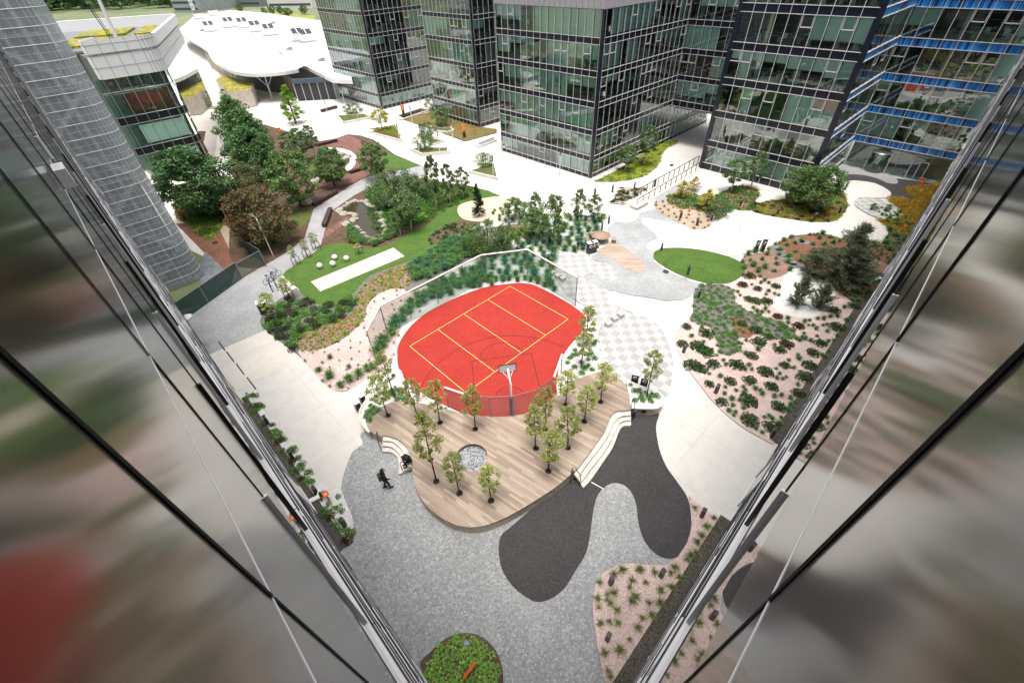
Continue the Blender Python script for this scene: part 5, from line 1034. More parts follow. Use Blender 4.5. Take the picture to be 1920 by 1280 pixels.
# white balls and stone cubes
bm = bmesh.new(); bmesh.ops.create_uvsphere(bm, u_segments=20, v_segments=12, radius=.31); me = bpy.data.meshes.new('ball'); bm.to_mesh(me); bm.free(); me.materials.append(M['white']); [setattr(f, 'use_smooth', True) for f in me.polygons]
for x, y, lb in [(601, 503, 'leftmost'), (625.6, 499, 'front'), (629, 487, 'rear'), (651, 489, 'rightmost')]: p = G(x, y); o = link('stone_ball', me, None, (p.x, p.y, .33)); tag(o, lb + ' of the four white balls on the lawn', 'ball', 'white balls on the lawn')
cb = MB(); cb.box((0, 0, .24), (.5, .5, .46), M['step']); CM = cb.mesh('cube_seat')
for x, y, lb in [(1140, 612, 'nearest white cube seat of the row beside the curved gravel bed'), (1152, 602, 'middle white cube seat of the row beside the curved gravel bed'), (1163, 595, 'farthest white cube seat of the row beside the curved gravel bed'), (1035, 516, 'leftmost white cube seat on the checkered paving behind the net'), (1046, 522, 'middle white cube seat on the checkered paving behind the net'), (1055, 527, 'right white cube seat on the checkered paving behind the net')]:
    p = G(x, y); o = link('cube_seat', CM, None, (p.x, p.y, 0), (0, 0, R_(28))); tag(o, lb, 'seat', 'white cube seats')
# rails on the steps
def handrail(pts, label):
    root = empty('handrail', pts[0], 0, label, 'handrail'); o0 = Vector(pts[0]); b = MB(); b.tube([Vector(p) - o0 for p in pts], .025, M['black'], 6); b.build('rail', root)
a, c = G(713, 826, DZ), G(716, 846, 0); handrail([(a.x, a.y, DZ), (a.x, a.y, DZ + .95), (a.lerp(c, .35).x, a.lerp(c, .35).y, DZ + .95), (c.x, c.y, 1.0), (c.x, c.y, .0)], 'dark handrail at the left end of the short curved steps')
a, c = G(773, 872, DZ), G(756, 885, .2); handrail([(a.x, a.y, DZ), (a.x, a.y, DZ + .95), (a.lerp(c, .35).x, a.lerp(c, .35).y, DZ + .95), (c.x, c.y, 1.15), (c.x, c.y, .2)], 'dark handrail beside the seated person')
a, c = G(1071, 893, DZ), G(1087, 907, .2); handrail([(a.x, a.y, 0), (a.x, a.y, DZ + .95), (a.lerp(c, .35).x, a.lerp(c, .35).y, DZ + .95), (c.x, c.y, 1.15), (c.x, c.y, .2)], 'dark handrail at the lower end of the long steps')
a, c = G(1183, 764, DZ), G(1186, 785, .2); handrail([(a.x, a.y, DZ), (a.x, a.y, DZ + .95), (a.lerp(c, .35).x, a.lerp(c, .35).y, DZ + .95), (c.x, c.y, 1.15), (c.x, c.y, .0)], 'dark handrail at the upper end of the long steps')
# triangular planters on the plaza
def triplanter(px, h, soil, label):
    P = GP(px, h); c = sum((Vector(q) for q in P), Vector((0, 0))) / len(P); root = empty('planter', (c.x, c.y, 0), 0, label, 'planter'); L = [(Vector(q) - c) for q in P]
    b = MB(); I = [q * .88 for q in L]; b.prism([q for q in L], 0, h, M['concrete2'], M['concrete'], holes=[I]); b.build('wall', root); b = MB(); b.prism(I, None, h - .06, M[soil]); b.build('planting', root)
triplanter([(690, 246), (742, 236), (756, 264)], .35, 'soil', 'triangular concrete planter of yellow flowers under the yellow leaved tree')
triplanter([(629, 216), (686, 213), (696, 219), (641, 229)], .4, 'darkcover', 'long triangular planter with a shrub beside the leftmost tower')
triplanter([(768, 277), (842, 276), (843, 283), (789, 288)], .5, 'darkcover', 'long triangular planter below the tall dense shrub trees')
triplanter([(806, 259), (834, 263), (812, 270), (800, 266)], .35, 'darkcover', 'small triangular planter beside the dry grass plot')
triplanter([(878, 320), (927, 304), (934, 333)], .45, 'darkcover', 'triangular planter with a bushy shrub before the central block')
triplanter([(806, 235), (830, 240), (845, 238), (852, 243), (840, 247), (812, 243)], .45, 'darkcover', 'angular planter with a shrub on the dry grass plot')
for px, lb, ins in (([(738, 218), (794, 200), (808, 205), (752, 224)], 'long shallow water basin between the two left towers', 'water'), ([(890, 270), (931, 254), (931, 262), (898, 275)], 'long concrete basin with dark inset marks beside the central block', 'pebble')):
    P = GP(px, .3); c = sum((Vector(q) for q in P), Vector((0, 0))) / 4; root = empty('basin', (c.x, c.y, 0), 0, lb, 'basin'); L = [Vector(q) - c for q in P]; I = [q * .8 for q in L]; b = MB(); b.prism(L, 0, .3, M['concrete2'], M['concrete'], holes=[I]); b.build('wall', root); b = MB(); b.prism(I, None, .2, M[ins]); b.build('filling', root)
# slate stepping slabs near the pine
rs = random.Random(3)
for i, (x, y) in enumerate([(1452, 466), (1460, 472), (1466, 480), (1474, 487), (1484, 494), (1492, 500), (1498, 452), (1508, 456), (1622, 506), (1632, 512), (1640, 518)]):
    p = G(x, y); P = [(rs.uniform(.55, .8) * math.cos(k * 1.047 + rs.uniform(-.2, .2)), rs.uniform(.4, .55) * math.sin(k * 1.047)) for k in range(6)]; b = MB(); b.prism(P, 0, .12, M['slate'], M['slate']); o = b.build('stepping_stone'); o.location = p; o.rotation_euler = (0, 0, rs.uniform(0, 3))
    tag(o, 'flat slate stepping stone in the bark mulch around the pine', 'stepping stone', 'slate stepping stones near the pine')
# stones round the pond
def stone_mesh(seed):
    rr_ = random.Random(seed); bm = bmesh.new(); bmesh.ops.create_icosphere(bm, subdivisions=2, radius=.5)
    for v in bm.verts: v.co *= rr_.uniform(.82, 1.15); v.co.z *= .62
    me = bpy.data.meshes.new('stone'); bm.to_mesh(me); bm.free(); me.materials.append(M['stone']); return me
SM = [stone_mesh(i) for i in range(4)]; pl = list(POND); k = 0
for i in range(0, len(pl), 1):
    p = Vector(pl[i]); c = sum((Vector(q) for q in pl), Vector((0, 0))) / len(pl); p = p + (p - c).normalized() * rs.uniform(.0, .5)
    s_ = rs.uniform(.5, 1.3); o = link('shore_stone', SM[i % 4], None, (p.x, p.y, .12), (0, 0, rs.uniform(0, 6)), (s_, s_ * .8, s_ * .8)); tag(o, 'rough stone at the edge of the pond', 'stone', 'stones around the pond')
for x, y, s_ in [(560, 385, 2), (575, 383, 1.6), (648, 300, 1.5), (655, 295, 1.2), (640, 292, 1.3), (590, 345, 1.5), (598, 340, 1.2)]: p = G(x, y); o = link('boulder', SM[int(x) % 4], None, (p.x, p.y, .2), (0, 0, x), (s_, s_ * .8, s_)); tag(o, 'grey boulder in the garden planting by the terrace', 'boulder', 'boulders in the garden')
# bicycle rack with a purple bicycle
def bike(loc, rz, colr, lb):
    root = empty('bicycle', loc, rz, lb, 'bicycle'); fm = plain('bike_paint', colr, .35)
    for i, x in enumerate((-.52, .52)):
        b = MB(); b.tube([(x + .33 * math.cos(a / 20 * 6.2832), 0, .34 + .33 * math.sin(a / 20 * 6.2832)) for a in range(21)], .022, M['black'], 6); w_ = b.build('wheel', root); b = MB(); [b.tube([(x, 0, .34), (x + .32 * math.cos(a * .7854), 0, .34 + .32 * math.sin(a * .7854))], .004, M['alu'], 3) for a in range(8)]; o = b.build('spokes', w_)
    b = MB()
    for q, r in (((-.52, .34), (-.05, .3)), ((-.05, .3), (-.2, .85)), ((-.52, .34), (-.17, .75)), ((-.17, .75), (.38, .78)), ((-.05, .3), (.38, .72)), ((.36, .92), (.52, .34))): b.tube([(q[0], 0, q[1]), (r[0], 0, r[1])], .025, fm, 6)
    b.build('frame', root); b = MB(); b.box((-.22, 0, .9), (.26, .14, .06), M['black']); b.build('saddle', root); b = MB(); b.tube([(.3, -.26, .98), (.38, 0, .95), (.3, .26, .98)], .018, M['black'], 6); b.build('handlebar', root)
p = G(508, 528); bike(p, R_(70), (.12, .06, .42), 'purple bicycle leaning at the rack on the left cobbles'); p = G(518, 522); bike(p, R_(70), (.10, .14, .22), 'dark blue bicycle parked beside the purple one')
for x, y, lb in ((512, 548, 'left black bicycle stand beside the purple bicycle'), (522, 545, 'right black bicycle stand beside the purple bicycle')): p = G(x, y); d = AZ(-30); b = MB(); b.tube([(0, 0, 0), (0, 0, .8), (d.x * 1.2, d.y * 1.2, .8), (d.x * 1.2, d.y * 1.2, 0)], .05, M['black'], 6); o = b.build('bicycle_stand'); o.location = p; tag(o, lb, 'bicycle stand')
# parasol and crates near the fence
p = G(425, 290); root = empty('parasol', p, 0, 'folded black parasol and dark round mat near the mirror wall', 'parasol'); b = MB(); b.lathe([(1.0, 0.3), (.9, .42), (.02, .7)], M['black'], 16); b.build('canopy', root); b = MB(); b.tube([(0, 0, 0), (0, 0, 2.2)], .04, M['alu'], 6); b.build('pole', root)
# steel frame (white winch box) seen on the left facade side
p = Vector((0, 0, 0))
for x, y, lb in ((1046, 905, 'black recessed light box in the front wall of the deck'), (1207, 770, 'black recessed light box in the wall of the rounded planter')):
    p = G(x, y, .5); b = MB(); b.box((0, 0, 0), (.32, .16, .2), M['black'], R_(35 if x < 1100 else 0)); o = b.build('wall_light'); o.location = p; tag(o, lb, 'wall light')
for x, y, lb in ((1072, 897, 'black spotlight cluster at the lower end of the long steps'), (1188, 783, 'black spotlight cluster at the upper end of the long steps')):
    p = G(x, y, .0); root = empty('spotlight', p, R_(40), lb, 'spotlight'); b = MB(); b.tube([(0, 0, 0), (0, 0, .75)], .04, M['black'], 8); b.build('post', root); b = MB(); b.tube([(-.12, 0, .7), (.12, 0, .78)], .11, M['bollard'], 10); b.build('lamp_head', root); b = MB(); b.tube([(-.1, .2, .45), (.14, .2, .5)], .10, M['bollard'], 10); b.build('lamp_head', root)
for x, y, lb in ((1388, 351, 'small dark drain cover on the white paving in front of the right block'), (1259, 311, 'small drain cover in the middle of the passage paving'), (1248, 511, 'dark drain cover at the foot of the grass mound'), (1166, 354, 'small brown drain cover near the plaza posts'), (404, 456, 'round rusty manhole cover in the fenced yard')):
    p = G(x, y); b = MB(); b.lathe([(.28, .12), (.28, .16), (.0, .165)], M['corten'], 14); o = b.build('drain_cover'); o.location = p; tag(o, lb, 'drain cover')
# ================================================================== people
def skin_body(name, parent, chains, mat, sub=2):
    """chains: list of lists of (point, radius) sharing joints by position"""
    me = bpy.data.meshes.new(name); vs = []; es = []; rad = []; idx = {}
    def vid(p, r):
        k = tuple(round(c, 4) for c in p)
        if k not in idx: idx[k] = len(vs); vs.append(p); rad.append(r)
        return idx[k]
    for ch in chains:
        ids = [vid(p, r) for p, r in ch]; es += [(a, b) for a, b in zip(ids, ids[1:])]
    me.from_pydata(vs, es, []); me.materials.append(mat); o = link(name, me, parent)
    md = o.modifiers.new('skin', 'SKIN'); md.use_smooth_shade = True
    for i, r in enumerate(rad): rr = r if hasattr(r, '__len__') else (r, r); me.skin_vertices[0].data[i].radius = rr
    me.skin_vertices[0].data[0].use_root = True
    ms = o.modifiers.new('sub', 'SUBSURF'); ms.levels = sub; ms.render_levels = sub
    return o
if True:
    _o = bpy.data.objects.new('tmp', bpy.data.meshes.new('tmp'))
M['cloth'] = plain('black_jacket', (.010, .010, .012), .8); M['jean'] = plain('dark_blue_jeans', (.012, .018, .035), .8); M['skin'] = plain('skin', (.48, .27, .18), .5); M['hair'] = plain('dark_hair', (.03, .018, .012), .7); M['shoe'] = plain('dark_shoe', (.01, .012, .02), .5)
def hand(parent, w, d, side):
    """palm and five fingers from wrist w pointing along d"""
    d = Vector(d).normalized(); s = d.cross(Vector((0, 0, 1))).normalized() * side; b = MB(); w = Vector(w)
    b.tube([w, w + d * .04, w + d * .09], [.022, .034, .030], M['skin'], 8)
    for k in range(4): o_ = s * (-.027 + .018 * k); L = (.07, .08, .075, .06)[k]; b.tube([w + d * .085 + o_, w + d * (.085 + L * .6) + o_, w + d * (.085 + L) + o_ + Vector((0, 0, -.02))], [.009, .0085, .007], M['skin'], 6)
    b.tube([w + d * .03 - s * .03, w + d * .06 - s * .05, w + d * .09 - s * .055], [.011, .010, .008], M['skin'], 6); b.build('hand', parent)
def head(parent, c, fwd, sc=1.0):
    """head with nose, ears and eyes"""
    fwd = Vector(fwd).normalized(); up = Vector((0, 0, 1)); s = fwd.cross(up).normalized(); up = s.cross(fwd); c = Vector(c); bm = bmesh.new(); bmesh.ops.create_uvsphere(bm, u_segments=18, v_segments=14, radius=1)
    for v in bm.verts:
        x, y, z = v.co; q = s * (x * .078) + fwd * (y * .098) + up * (z * .118 * (1.0 if z > 0 else 1.05)); 
        if z < -.3: q *= .88
        if y > .85 and abs(x) < .25 and -.45 < z < .15: q += fwd * .022
        v.co = c + q
    me = bpy.data.meshes.new('head'); bm.to_mesh(me); bm.free(); me.materials.append(M['skin']); [setattr(f, 'use_smooth', True) for f in me.polygons]; h = link('head', me, parent)
    b = MB()
    for sd_ in (-1, 1): p = c + s * (.03 * sd_) + fwd * .088 + up * .01; b.box(p, (.018, .012, .008), M['black']); p = c + s * (.078 * sd_); b.box(p, (.012, .03, .05), M['skin'])
    p = c + fwd * .088 - up * .055; b.box(p, (.04, .01, .008), M['redpaint']); b.build('face', h); return h
# --- walking person
fl, fr2, hdp = G(725.6, 919), G(731, 914.5), G(717.3, 879, 1.7)
W1 = empty('person', G(727, 914), 0, 'person in black hooded jacket and dark jeans walking with a backpack', 'person'); wv = Vector((.55, .30, 0)).normalized(); sdv2 = Vector((wv.y, -wv.x, 0))
def q_(f, s, z): p = wv * f + sdv2 * s; return (p.x, p.y, z)
hips = q_(0, 0, .96)
skin_body('legs', W1, [[(hips, (.15, .12)), (q_(.02, .10, .90), .095), (q_(.12, .10, .50), .068), (q_(.14, .10, .10), .048)], [(hips, (.15, .12)), (q_(-.02, -.10, .90), .095), (q_(.0, -.10, .50), .068), (q_(-.14, -.10, .13), .048)]], M['jean'])
skin_body('jacket', W1, [[(q_(0, 0, .93), (.17, .13)), (q_(.02, 0, 1.15), (.165, .13)), (q_(.05, 0, 1.40), (.18, .12)), (q_(.07, 0, 1.52), .075)], [(q_(.05, 0, 1.40), (.18, .12)), (q_(.05, .19, 1.42), .075), (q_(.10, .27, 1.15), .058), (q_(.30, .25, 1.0), .045)], [(q_(.05, 0, 1.40), (.18, .12)), (q_(.05, -.19, 1.42), .075), (q_(-.06, -.28, 1.15), .058), (q_(-.02, -.27, .90), .045)]], M['cloth'])
head(W1, q_(.11, 0, 1.64), wv * 1 + Vector((0, 0, -.25)))
bm = bmesh.new(); bmesh.ops.create_uvsphere(bm, u_segments=16, v_segments=12, radius=1)
for v in bm.verts: v.co = Vector(q_(.075 + v.co.x * .12 * 0 , 0, 1.66)) + wv * (v.co.x * .125 - .02) + sdv2 * (v.co.y * .11) + Vector((0, 0, v.co.z * .15))
bmesh.ops.delete(bm, geom=[v for v in bm.verts if (v.co - Vector(q_(.075, 0, 1.66))).dot(wv) > .06 and v.co.z < 1.73], context='VERTS'); me = bpy.data.meshes.new('hood'); bm.to_mesh(me); bm.free(); me.materials.append(M['cloth']); link('hood', me, W1)
hand(W1, q_(.30, .25, 1.0), wv + Vector((0, 0, -.5)), 1); hand(W1, q_(-.02, -.27, .89), Vector((0.1, 0, -1)), -1)
b = MB(); pp = Vector(q_(-.17, 0, 1.22)); b.box(pp, (.20, .30, .46), M['black'], math.atan2(wv.y, wv.x)); o = b.build('backpack', W1); md = o.modifiers.new('bev', 'BEVEL'); md.width = .05; md.segments = 3
W1.scale = (1.08, 1.08, 1.12)
for f, s, z in ((.19, .10, .05), (-.10, -.10, .07)): b = MB(); p = Vector(q_(f, s, z)); b.box(p, (.28, .10, .09), M['shoe'], math.atan2(wv.y, wv.x)); o = b.build('shoe', W1); md = o.modifiers.new('bev', 'BEVEL'); md.width = .03; md.segments = 2
# --- seated person on the steps, bent over a phone
st = G(770, 862, DZ); W2 = empty('person', (st.x, st.y, DZ), 0, 'person in a black jacket sitting on the steps bent over a phone', 'person'); wv = Vector((-.85, -.45, 0)).normalized(); sdv2 = Vector((wv.y, -wv.x, 0))
skin_body('legs', W2, [[(q_(0, 0, .10), (.15, .12)), (q_(.06, .10, .12), .09), (q_(.42, .14, .12), .068), (q_(.40, .13, -.30), .048)], [(q_(0, 0, .10), (.15, .12)), (q_(.06, -.10, .12), .09), (q_(.44, -.12, .14), .068), (q_(.34, -.10, -.30), .048)]], M['cloth'])
skin_body('jacket', W2, [[(q_(0, 0, .14), (.17, .13)), (q_(.06, 0, .34), (.17, .14)), (q_(.24, 0, .52), (.18, .13)), (q_(.33, 0, .57), .07)], [(q_(.24, 0, .52), (.18, .13)), (q_(.25, .19, .50), .075), (q_(.30, .22, .26), .058), (q_(.50, .08, .27), .045)], [(q_(.24, 0, .52), (.18, .13)), (q_(.25, -.19, .50), .075), (q_(.32, -.22, .26), .058), (q_(.50, -.06, .27), .045)]], M['cloth'])
h = head(W2, q_(.42, 0, .62), wv + Vector((0, 0, -.9)))
bm = bmesh.new(); bmesh.ops.create_uvsphere(bm, u_segments=16, v_segments=12, radius=1)
for v in bm.verts: v.co = Vector(q_(.40, 0, .65)) + wv * (v.co.x * .11) + sdv2 * (v.co.y * .09) + Vector((0, 0, v.co.z * .105))
me = bpy.data.meshes.new('hair'); bm.to_mesh(me); bm.free(); me.materials.append(M['hair']); link('hair', me, W2)
hand(W2, q_(.50, .08, .27), wv - sdv2 * .4, 1); hand(W2, q_(.50, -.06, .27), wv + sdv2 * .4, -1)
for s in (.13, -.10): b = MB(); p = Vector(q_(.44, s, -.36)); b.box(p, (.27, .10, .09), M['shoe'], math.atan2(wv.y, wv.x)); o = b.build('shoe', W2); md = o.modifiers.new('bev', 'BEVEL'); md.width = .03; md.segments = 2
b = MB(); p = Vector((st.x, st.y, DZ)) + Vector(q_(.60, .01, .30)); b.box(p, (.15, .08, .012), M['white'], math.atan2(wv.y, wv.x), R=Matrix.Rotation(math.atan2(wv.y, wv.x), 3, 'Z') @ Matrix.Rotation(-.5, 3, 'Y')); tag(b.build('phone'), 'small pale phone held by the seated person', 'phone')
# ================================================================== vegetation
L = {}
L['broad'] = leafmat('leaf_deep_green', (.045, .115, .04), (.095, .205, .07), (.19, .33, .13)); L['mid'] = leafmat('leaf_mid_green', (.07, .15, .04), (.14, .25, .075), (.23, .35, .13))
L['young'] = leafmat('leaf_olive_lime', (.26, .34, .09), (.48, .56, .19), (.72, .76, .40), trans=.5); L['younga'] = leafmat('leaf_lime_and_amber', (.28, .36, .09), (.50, .58, .19), (.80, .66, .28), trans=.5)
L['birch'] = leafmat('leaf_birch', (.07, .15, .045), (.14, .25, .08), (.22, .33, .13)); L['lime'] = leafmat('leaf_bright_lime', (.12, .26, .02), (.22, .38, .04)); L['yellow'] = leafmat('leaf_yellow', (.30, .32, .03), (.52, .48, .08), (.66, .58, .20))
L['red'] = leafmat('leaf_red_mix', (.06, .10, .03), (.13, .15, .06), (.45, .11, .08)); L['olive'] = leafmat('leaf_olive', (.09, .12, .05), (.17, .19, .08)); L['willow'] = leafmat('leaf_willow', (.075, .14, .05), (.15, .24, .09), (.34, .42, .26))
L['pine'] = leafmat('pine_needles', (.12, .16, .09), (.22, .27, .16), (.38, .42, .29), hue=.03, trans=.45); L['fir'] = leafmat('fir_needles', (.012, .045, .022), (.03, .08, .035)); L['gold'] = leafmat('leaf_golden', (.32, .30, .04), (.62, .52, .08), (.75, .66, .25))
L['grass'] = leafmat('grass_blade', (.06, .16, .045), (.11, .25, .075), (.21, .35, .12), trans=.3); L['grassl'] = leafmat('light_grass_blade', (.12, .19, .04), (.21, .28, .07), (.32, .36, .14)); L['grassd'] = leafmat('blue_green_blade', (.03, .12, .07), (.06, .19, .11), (.12, .26, .16))
L['tang'] = leafmat('tan_grass', (.35, .22, .10), (.50, .33, .17)); L['shrub'] = leafmat('shrub_leaf_dark', (.022, .058, .018), (.055, .115, .035), (.13, .20, .06)); L['shrubg'] = leafmat('shrub_leaf_green', (.05, .18, .03), (.12, .32, .06), (.26, .48, .10))
L['shrubr'] = leafmat('shrub_leaf_bronze', (.035, .04, .015), (.085, .06, .022), (.14, .12, .04)); L['cover'] = leafmat('cover_yellow_green', (.12, .26, .03), (.34, .46, .05), (.80, .58, .06)); L['covero'] = leafmat('cover_orange', (.24, .24, .03), (.58, .40, .05), (.80, .36, .05))
L['leafy'] = leafmat('broad_leaf_bright', (.06, .20, .02), (.16, .38, .04), (.40, .56, .10)); L['purple'] = leafmat('purple_grey_leaf', (.05, .045, .045), (.10, .08, .08), (.10, .14, .07)); L['coverg'] = leafmat('cover_mid_green', (.035, .12, .02), (.08, .21, .03), (.17, .27, .05))
def rdir(r):
    z = r.uniform(-1, 1); a = r.uniform(0, 6.2832); s = math.sqrt(1 - z * z); return Vector((s * math.cos(a), s * math.sin(a), z))
def leaf(b, p, s, r, mat, up=.35, asp=.6):
    d = rdir(r); d = (d + Vector((0, 0, up)) * 1).normalized(); x = d.cross(rdir(r)); 
    if x.length < .05: return
    x.normalize(); y = d.cross(x); h = s * asp
    b.add([p - x * s, p - y * h + d * s * .12, p + x * s, p + y * h + d * s * .12], [(0, 1, 2, 3)], mat)
ENV = {'round': lambda t: math.sqrt(max(0, 1 - (2 * t - 1) ** 2)) * (1.0 if t > .5 else .95) + .05, 'cone': lambda t: (1 - t) ** .8 * min(1, t * 6 + .3), 'oval': lambda t: math.sin(math.pi * min(1, t * .92 + .06)) ** .75, 'pear': lambda t: (1 - t ** 1.7) * min(1, t * 4 + .35), 'open': lambda t: math.sin(math.pi * (t * .85 + .12)) ** .6}
TT = {}
def tree_template(key, kind, lm, barkm, seed, z0, r0, env, nclump, nleaf, ls, cr=.16, stems=1, tr=.018, up=.35, spread=0.0):
    r = random.Random(seed); cb = MB(); tb = MB(); E = ENV[env]; top = 1.0
    bases = [(0, 0)] if stems == 1 else [(r.uniform(-.05, .05), r.uniform(-.05, .05)) for _ in range(stems)]
    tops = []
    for bx, by in bases:
        lean = Vector((r.uniform(-.03, .03) + bx * 2.2, r.uniform(-.03, .03) + by * 2.2, 0)); pts = [Vector((bx, by, 0)) + lean * t + Vector((r.uniform(-.006, .006), r.uniform(-.006, .006), t * .93)) for t in (0, .2, .4, .6, .8, 1)]
        tb.tube(pts, [tr * (1 - .85 * t) + .002 for t in (0, .2, .4, .6, .8, 1)], barkm, 7, cap=False); tops.append(pts)
    for k in range(nclump):
        t = (k + r.random()) / nclump; t = t ** .9; rad = r0 * E(t); a = k * 2.39996 + r.uniform(-.5, .5); q = r.uniform(.35, 1.0) ** .6 * rad * r.choice((1, 1, 1, .8, 1.12)); z = z0 + (1 - z0) * (t * .93 + .02) 
        c = Vector((q * math.cos(a), q * math.sin(a), z + r.uniform(-.02, .02))); pt = r.choice(tops); zi = max(z0 * .7, z - q * r.uniform(.5, 1.0)); j = min(4, int(zi / .93 * 5)); base = pt[j].lerp(pt[j + 1], min(1, zi / .93 * 5 - j))
        tb.tube([base, base.lerp(c, .55) + Vector((0, 0, .01)), c], [tr * .33, tr * .22, tr * .08], barkm, 4, cap=False)
        rc = r0 * cr * r.uniform(1.2, 2.1) * (.6 + .4 * E(t)); n = int(nleaf / nclump * r.uniform(.55, 1.45))
        for i in range(n):
            d = rdir(r) * (r.random() ** .45); p = c + Vector((d.x, d.y, d.z * .75)) * rc
            if p.z < z0 * .5: continue
            leaf(cb, p, ls * r.uniform(.6, 1.3), r, lm, up)
    TT[key] = (tb.mesh('trunk'), cb.mesh('crown'), r0)
T_ = tree_template
for i in range(3):
    T_('broad%d' % i, 'b', L['broad'], M['bark'], 100 + i, .08, .36, 'oval', 60, 9500, .019, .19, up=.5)
    T_('young%d' % i, 'y', L['young'], M['bark'], 120 + i, .36, .20, 'oval', 26, 1700, .0155, .19, tr=.011)
    T_('birch%d' % i, 'bi', L['birch'], M['birch'], 130 + i, .30, .24, 'oval', 30, 3600, .017, .18, tr=.014)
    T_('mid%d' % i, 'm', L['mid'], M['bark'], 140 + i, .16, .34, 'round', 42, 6500, .019, .18)
for i in range(2):
    T_('younga%d' % i, 'y', L['younga'], M['bark'], 150 + i, .36, .20, 'oval', 26, 1700, .0155, .19, tr=.010); T_('open%d' % i, 'o', L['mid'], M['bark'], 160 + i, .16, .28, 'open', 30, 3400, .018, .19, tr=.010)
    T_('gold%d' % i, 'g', L['gold'], M['bark'], 165 + i, .12, .30, 'pear', 22, 1500, .024, .19)
T_('red0', 'r', L['red'], M['bark'], 170, .06, .48, 'round', 60, 9500, .020, .15, stems=3, up=.6); T_('olive0', 'r', L['olive'], M['bark'], 171, .1, .42, 'round', 40, 5500, .020, .16, stems=2, up=.6)
T_('willow0', 'w', L['willow'], M['bark'], 172, .05, .50, 'round', 60, 10000, .016, .16, stems=4, up=.1); T_('lime0', 'l', L['lime'], M['bark'], 173, .10, .26, 'pear', 40, 5000, .015, .18); T_('yellow0', 'ye', L['yellow'], M['bark'], 174, .40, .36, 'round', 26, 2200, .024, .19)
T_('bush0', 'bu', L['mid'], M['bark'], 175, .03, .62, 'round', 34, 4000, .024, .18, stems=4); T_('bushd0', 'bu', L['broad'], M['bark'], 176, .03, .55, 'round', 34, 4200, .022, .18, stems=3)
# conifers: whorls of needle sprays
def conifer(key, lm, seed, r0, z0, nw, per, ls, dens, irr, slope=.25):
    r = random.Random(seed); cb = MB(); tb = MB(); tb.tube([(0, 0, 0), (.01, 0, .5), (0, .01, 1)], [.022, .013, .002], M['bark'], 7, cap=False)
    for w_ in range(nw):
        t = w_ / (nw - 1); z = z0 + (1 - z0) * t
        for k in range(per):
            a = r.uniform(0, 6.2832); ln = r0 * (1 - t) ** .75 * r.uniform(1 - irr, 1 + irr * .35) + .02; d = Vector((math.cos(a), math.sin(a), slope * r.uniform(.2, 1.6) - .1)); e = Vector((0, 0, z)) + d * ln
            tb.tube([(0, 0, z - .01), e], [.006, .002], M['bark'], 4, cap=False)
            for i in range(int(dens * (ln / r0 + .25))):
                f = r.uniform(.2, 1.03); p = Vector((0, 0, z)) + d * ln * f + Vector((r.gauss(0, .022), r.gauss(0, .022), r.gauss(.008, .014))); nd = (rdir(r) + d * .8 + Vector((0, 0, .9))).normalized(); sd_ = nd.cross(rdir(r)).normalized() * ls * .16
                cb.add([p - sd_, p + sd_, p + nd * ls], [(0, 1, 2)], lm)
    TT[key] = (tb.mesh('trunk'), cb.mesh('crown'), r0)
conifer('pine0', L['pine'], 201, .42, .05, 15, 9, .036, 105, .6, .4); conifer('pine1', L['pine'], 202, .52, .03, 11, 8, .06, 90, .55, .6); conifer('fir0', L['fir'], 203, .28, .16, 14, 9, .04, 70, .25, -.1)
_first = {}
def plant(name, key, base, top, wpx, label, cat, group=None, z0=0.0, minh=None, trunkname='trunk'):
    p = G(base[0], base[1], z0); h = HT(base, top, z0)
    depth = (p - Vector((0, 0, CAM_H))).dot(_f); wm_ = wpx * depth / FPX; tm, cm, r0 = TT[key]
    root = bpy.data.objects.new(name, None); col.objects.link(root); root.location = p; root.rotation_euler = (0, 0, (base[0] * 7.3) % 6.28); s = wm_ / 2 / r0; root.scale = (s, s, max(.3, h)); root.rotation_euler[0] = math.sin(base[0] * 3.1) * .035; root.rotation_euler[1] = math.cos(base[1] * 2.3) * .035; root.empty_display_size = .2
    tag(root, label, cat, group); link('trunk', tm, root); link('crown', cm, root); return root
PLS = ['leftmost, at the left end of the deck', 'second from the left end of the deck', 'third from the left end, close to the net fence', 'in front of the low net fence', 'left of the round pebble hole', 'just below the pebble hole', 'nearest the front curve of the deck', 'lowest of the right group near the front edge', 'left of the right group on the deck', 'near the top of the long steps', 'behind the right group, by the net fence', 'in the right arm of the deck near the steps', 'by the corner where deck and white gravel meet', 'alone at the upper right of the deck']
for i, (bp_, tp_) in enumerate(dtrees):
    plant('young_tree', 'younga%d' % (i % 2) if i in (1, 2, 3, 10) else 'young%d' % (i % 3), bp_, tp_, 50 if i in (4, 7, 9) else 42, 'slim young tree, airy lime crown, ' + PLS[i], 'tree', 'young trees on the timber deck', DZ)
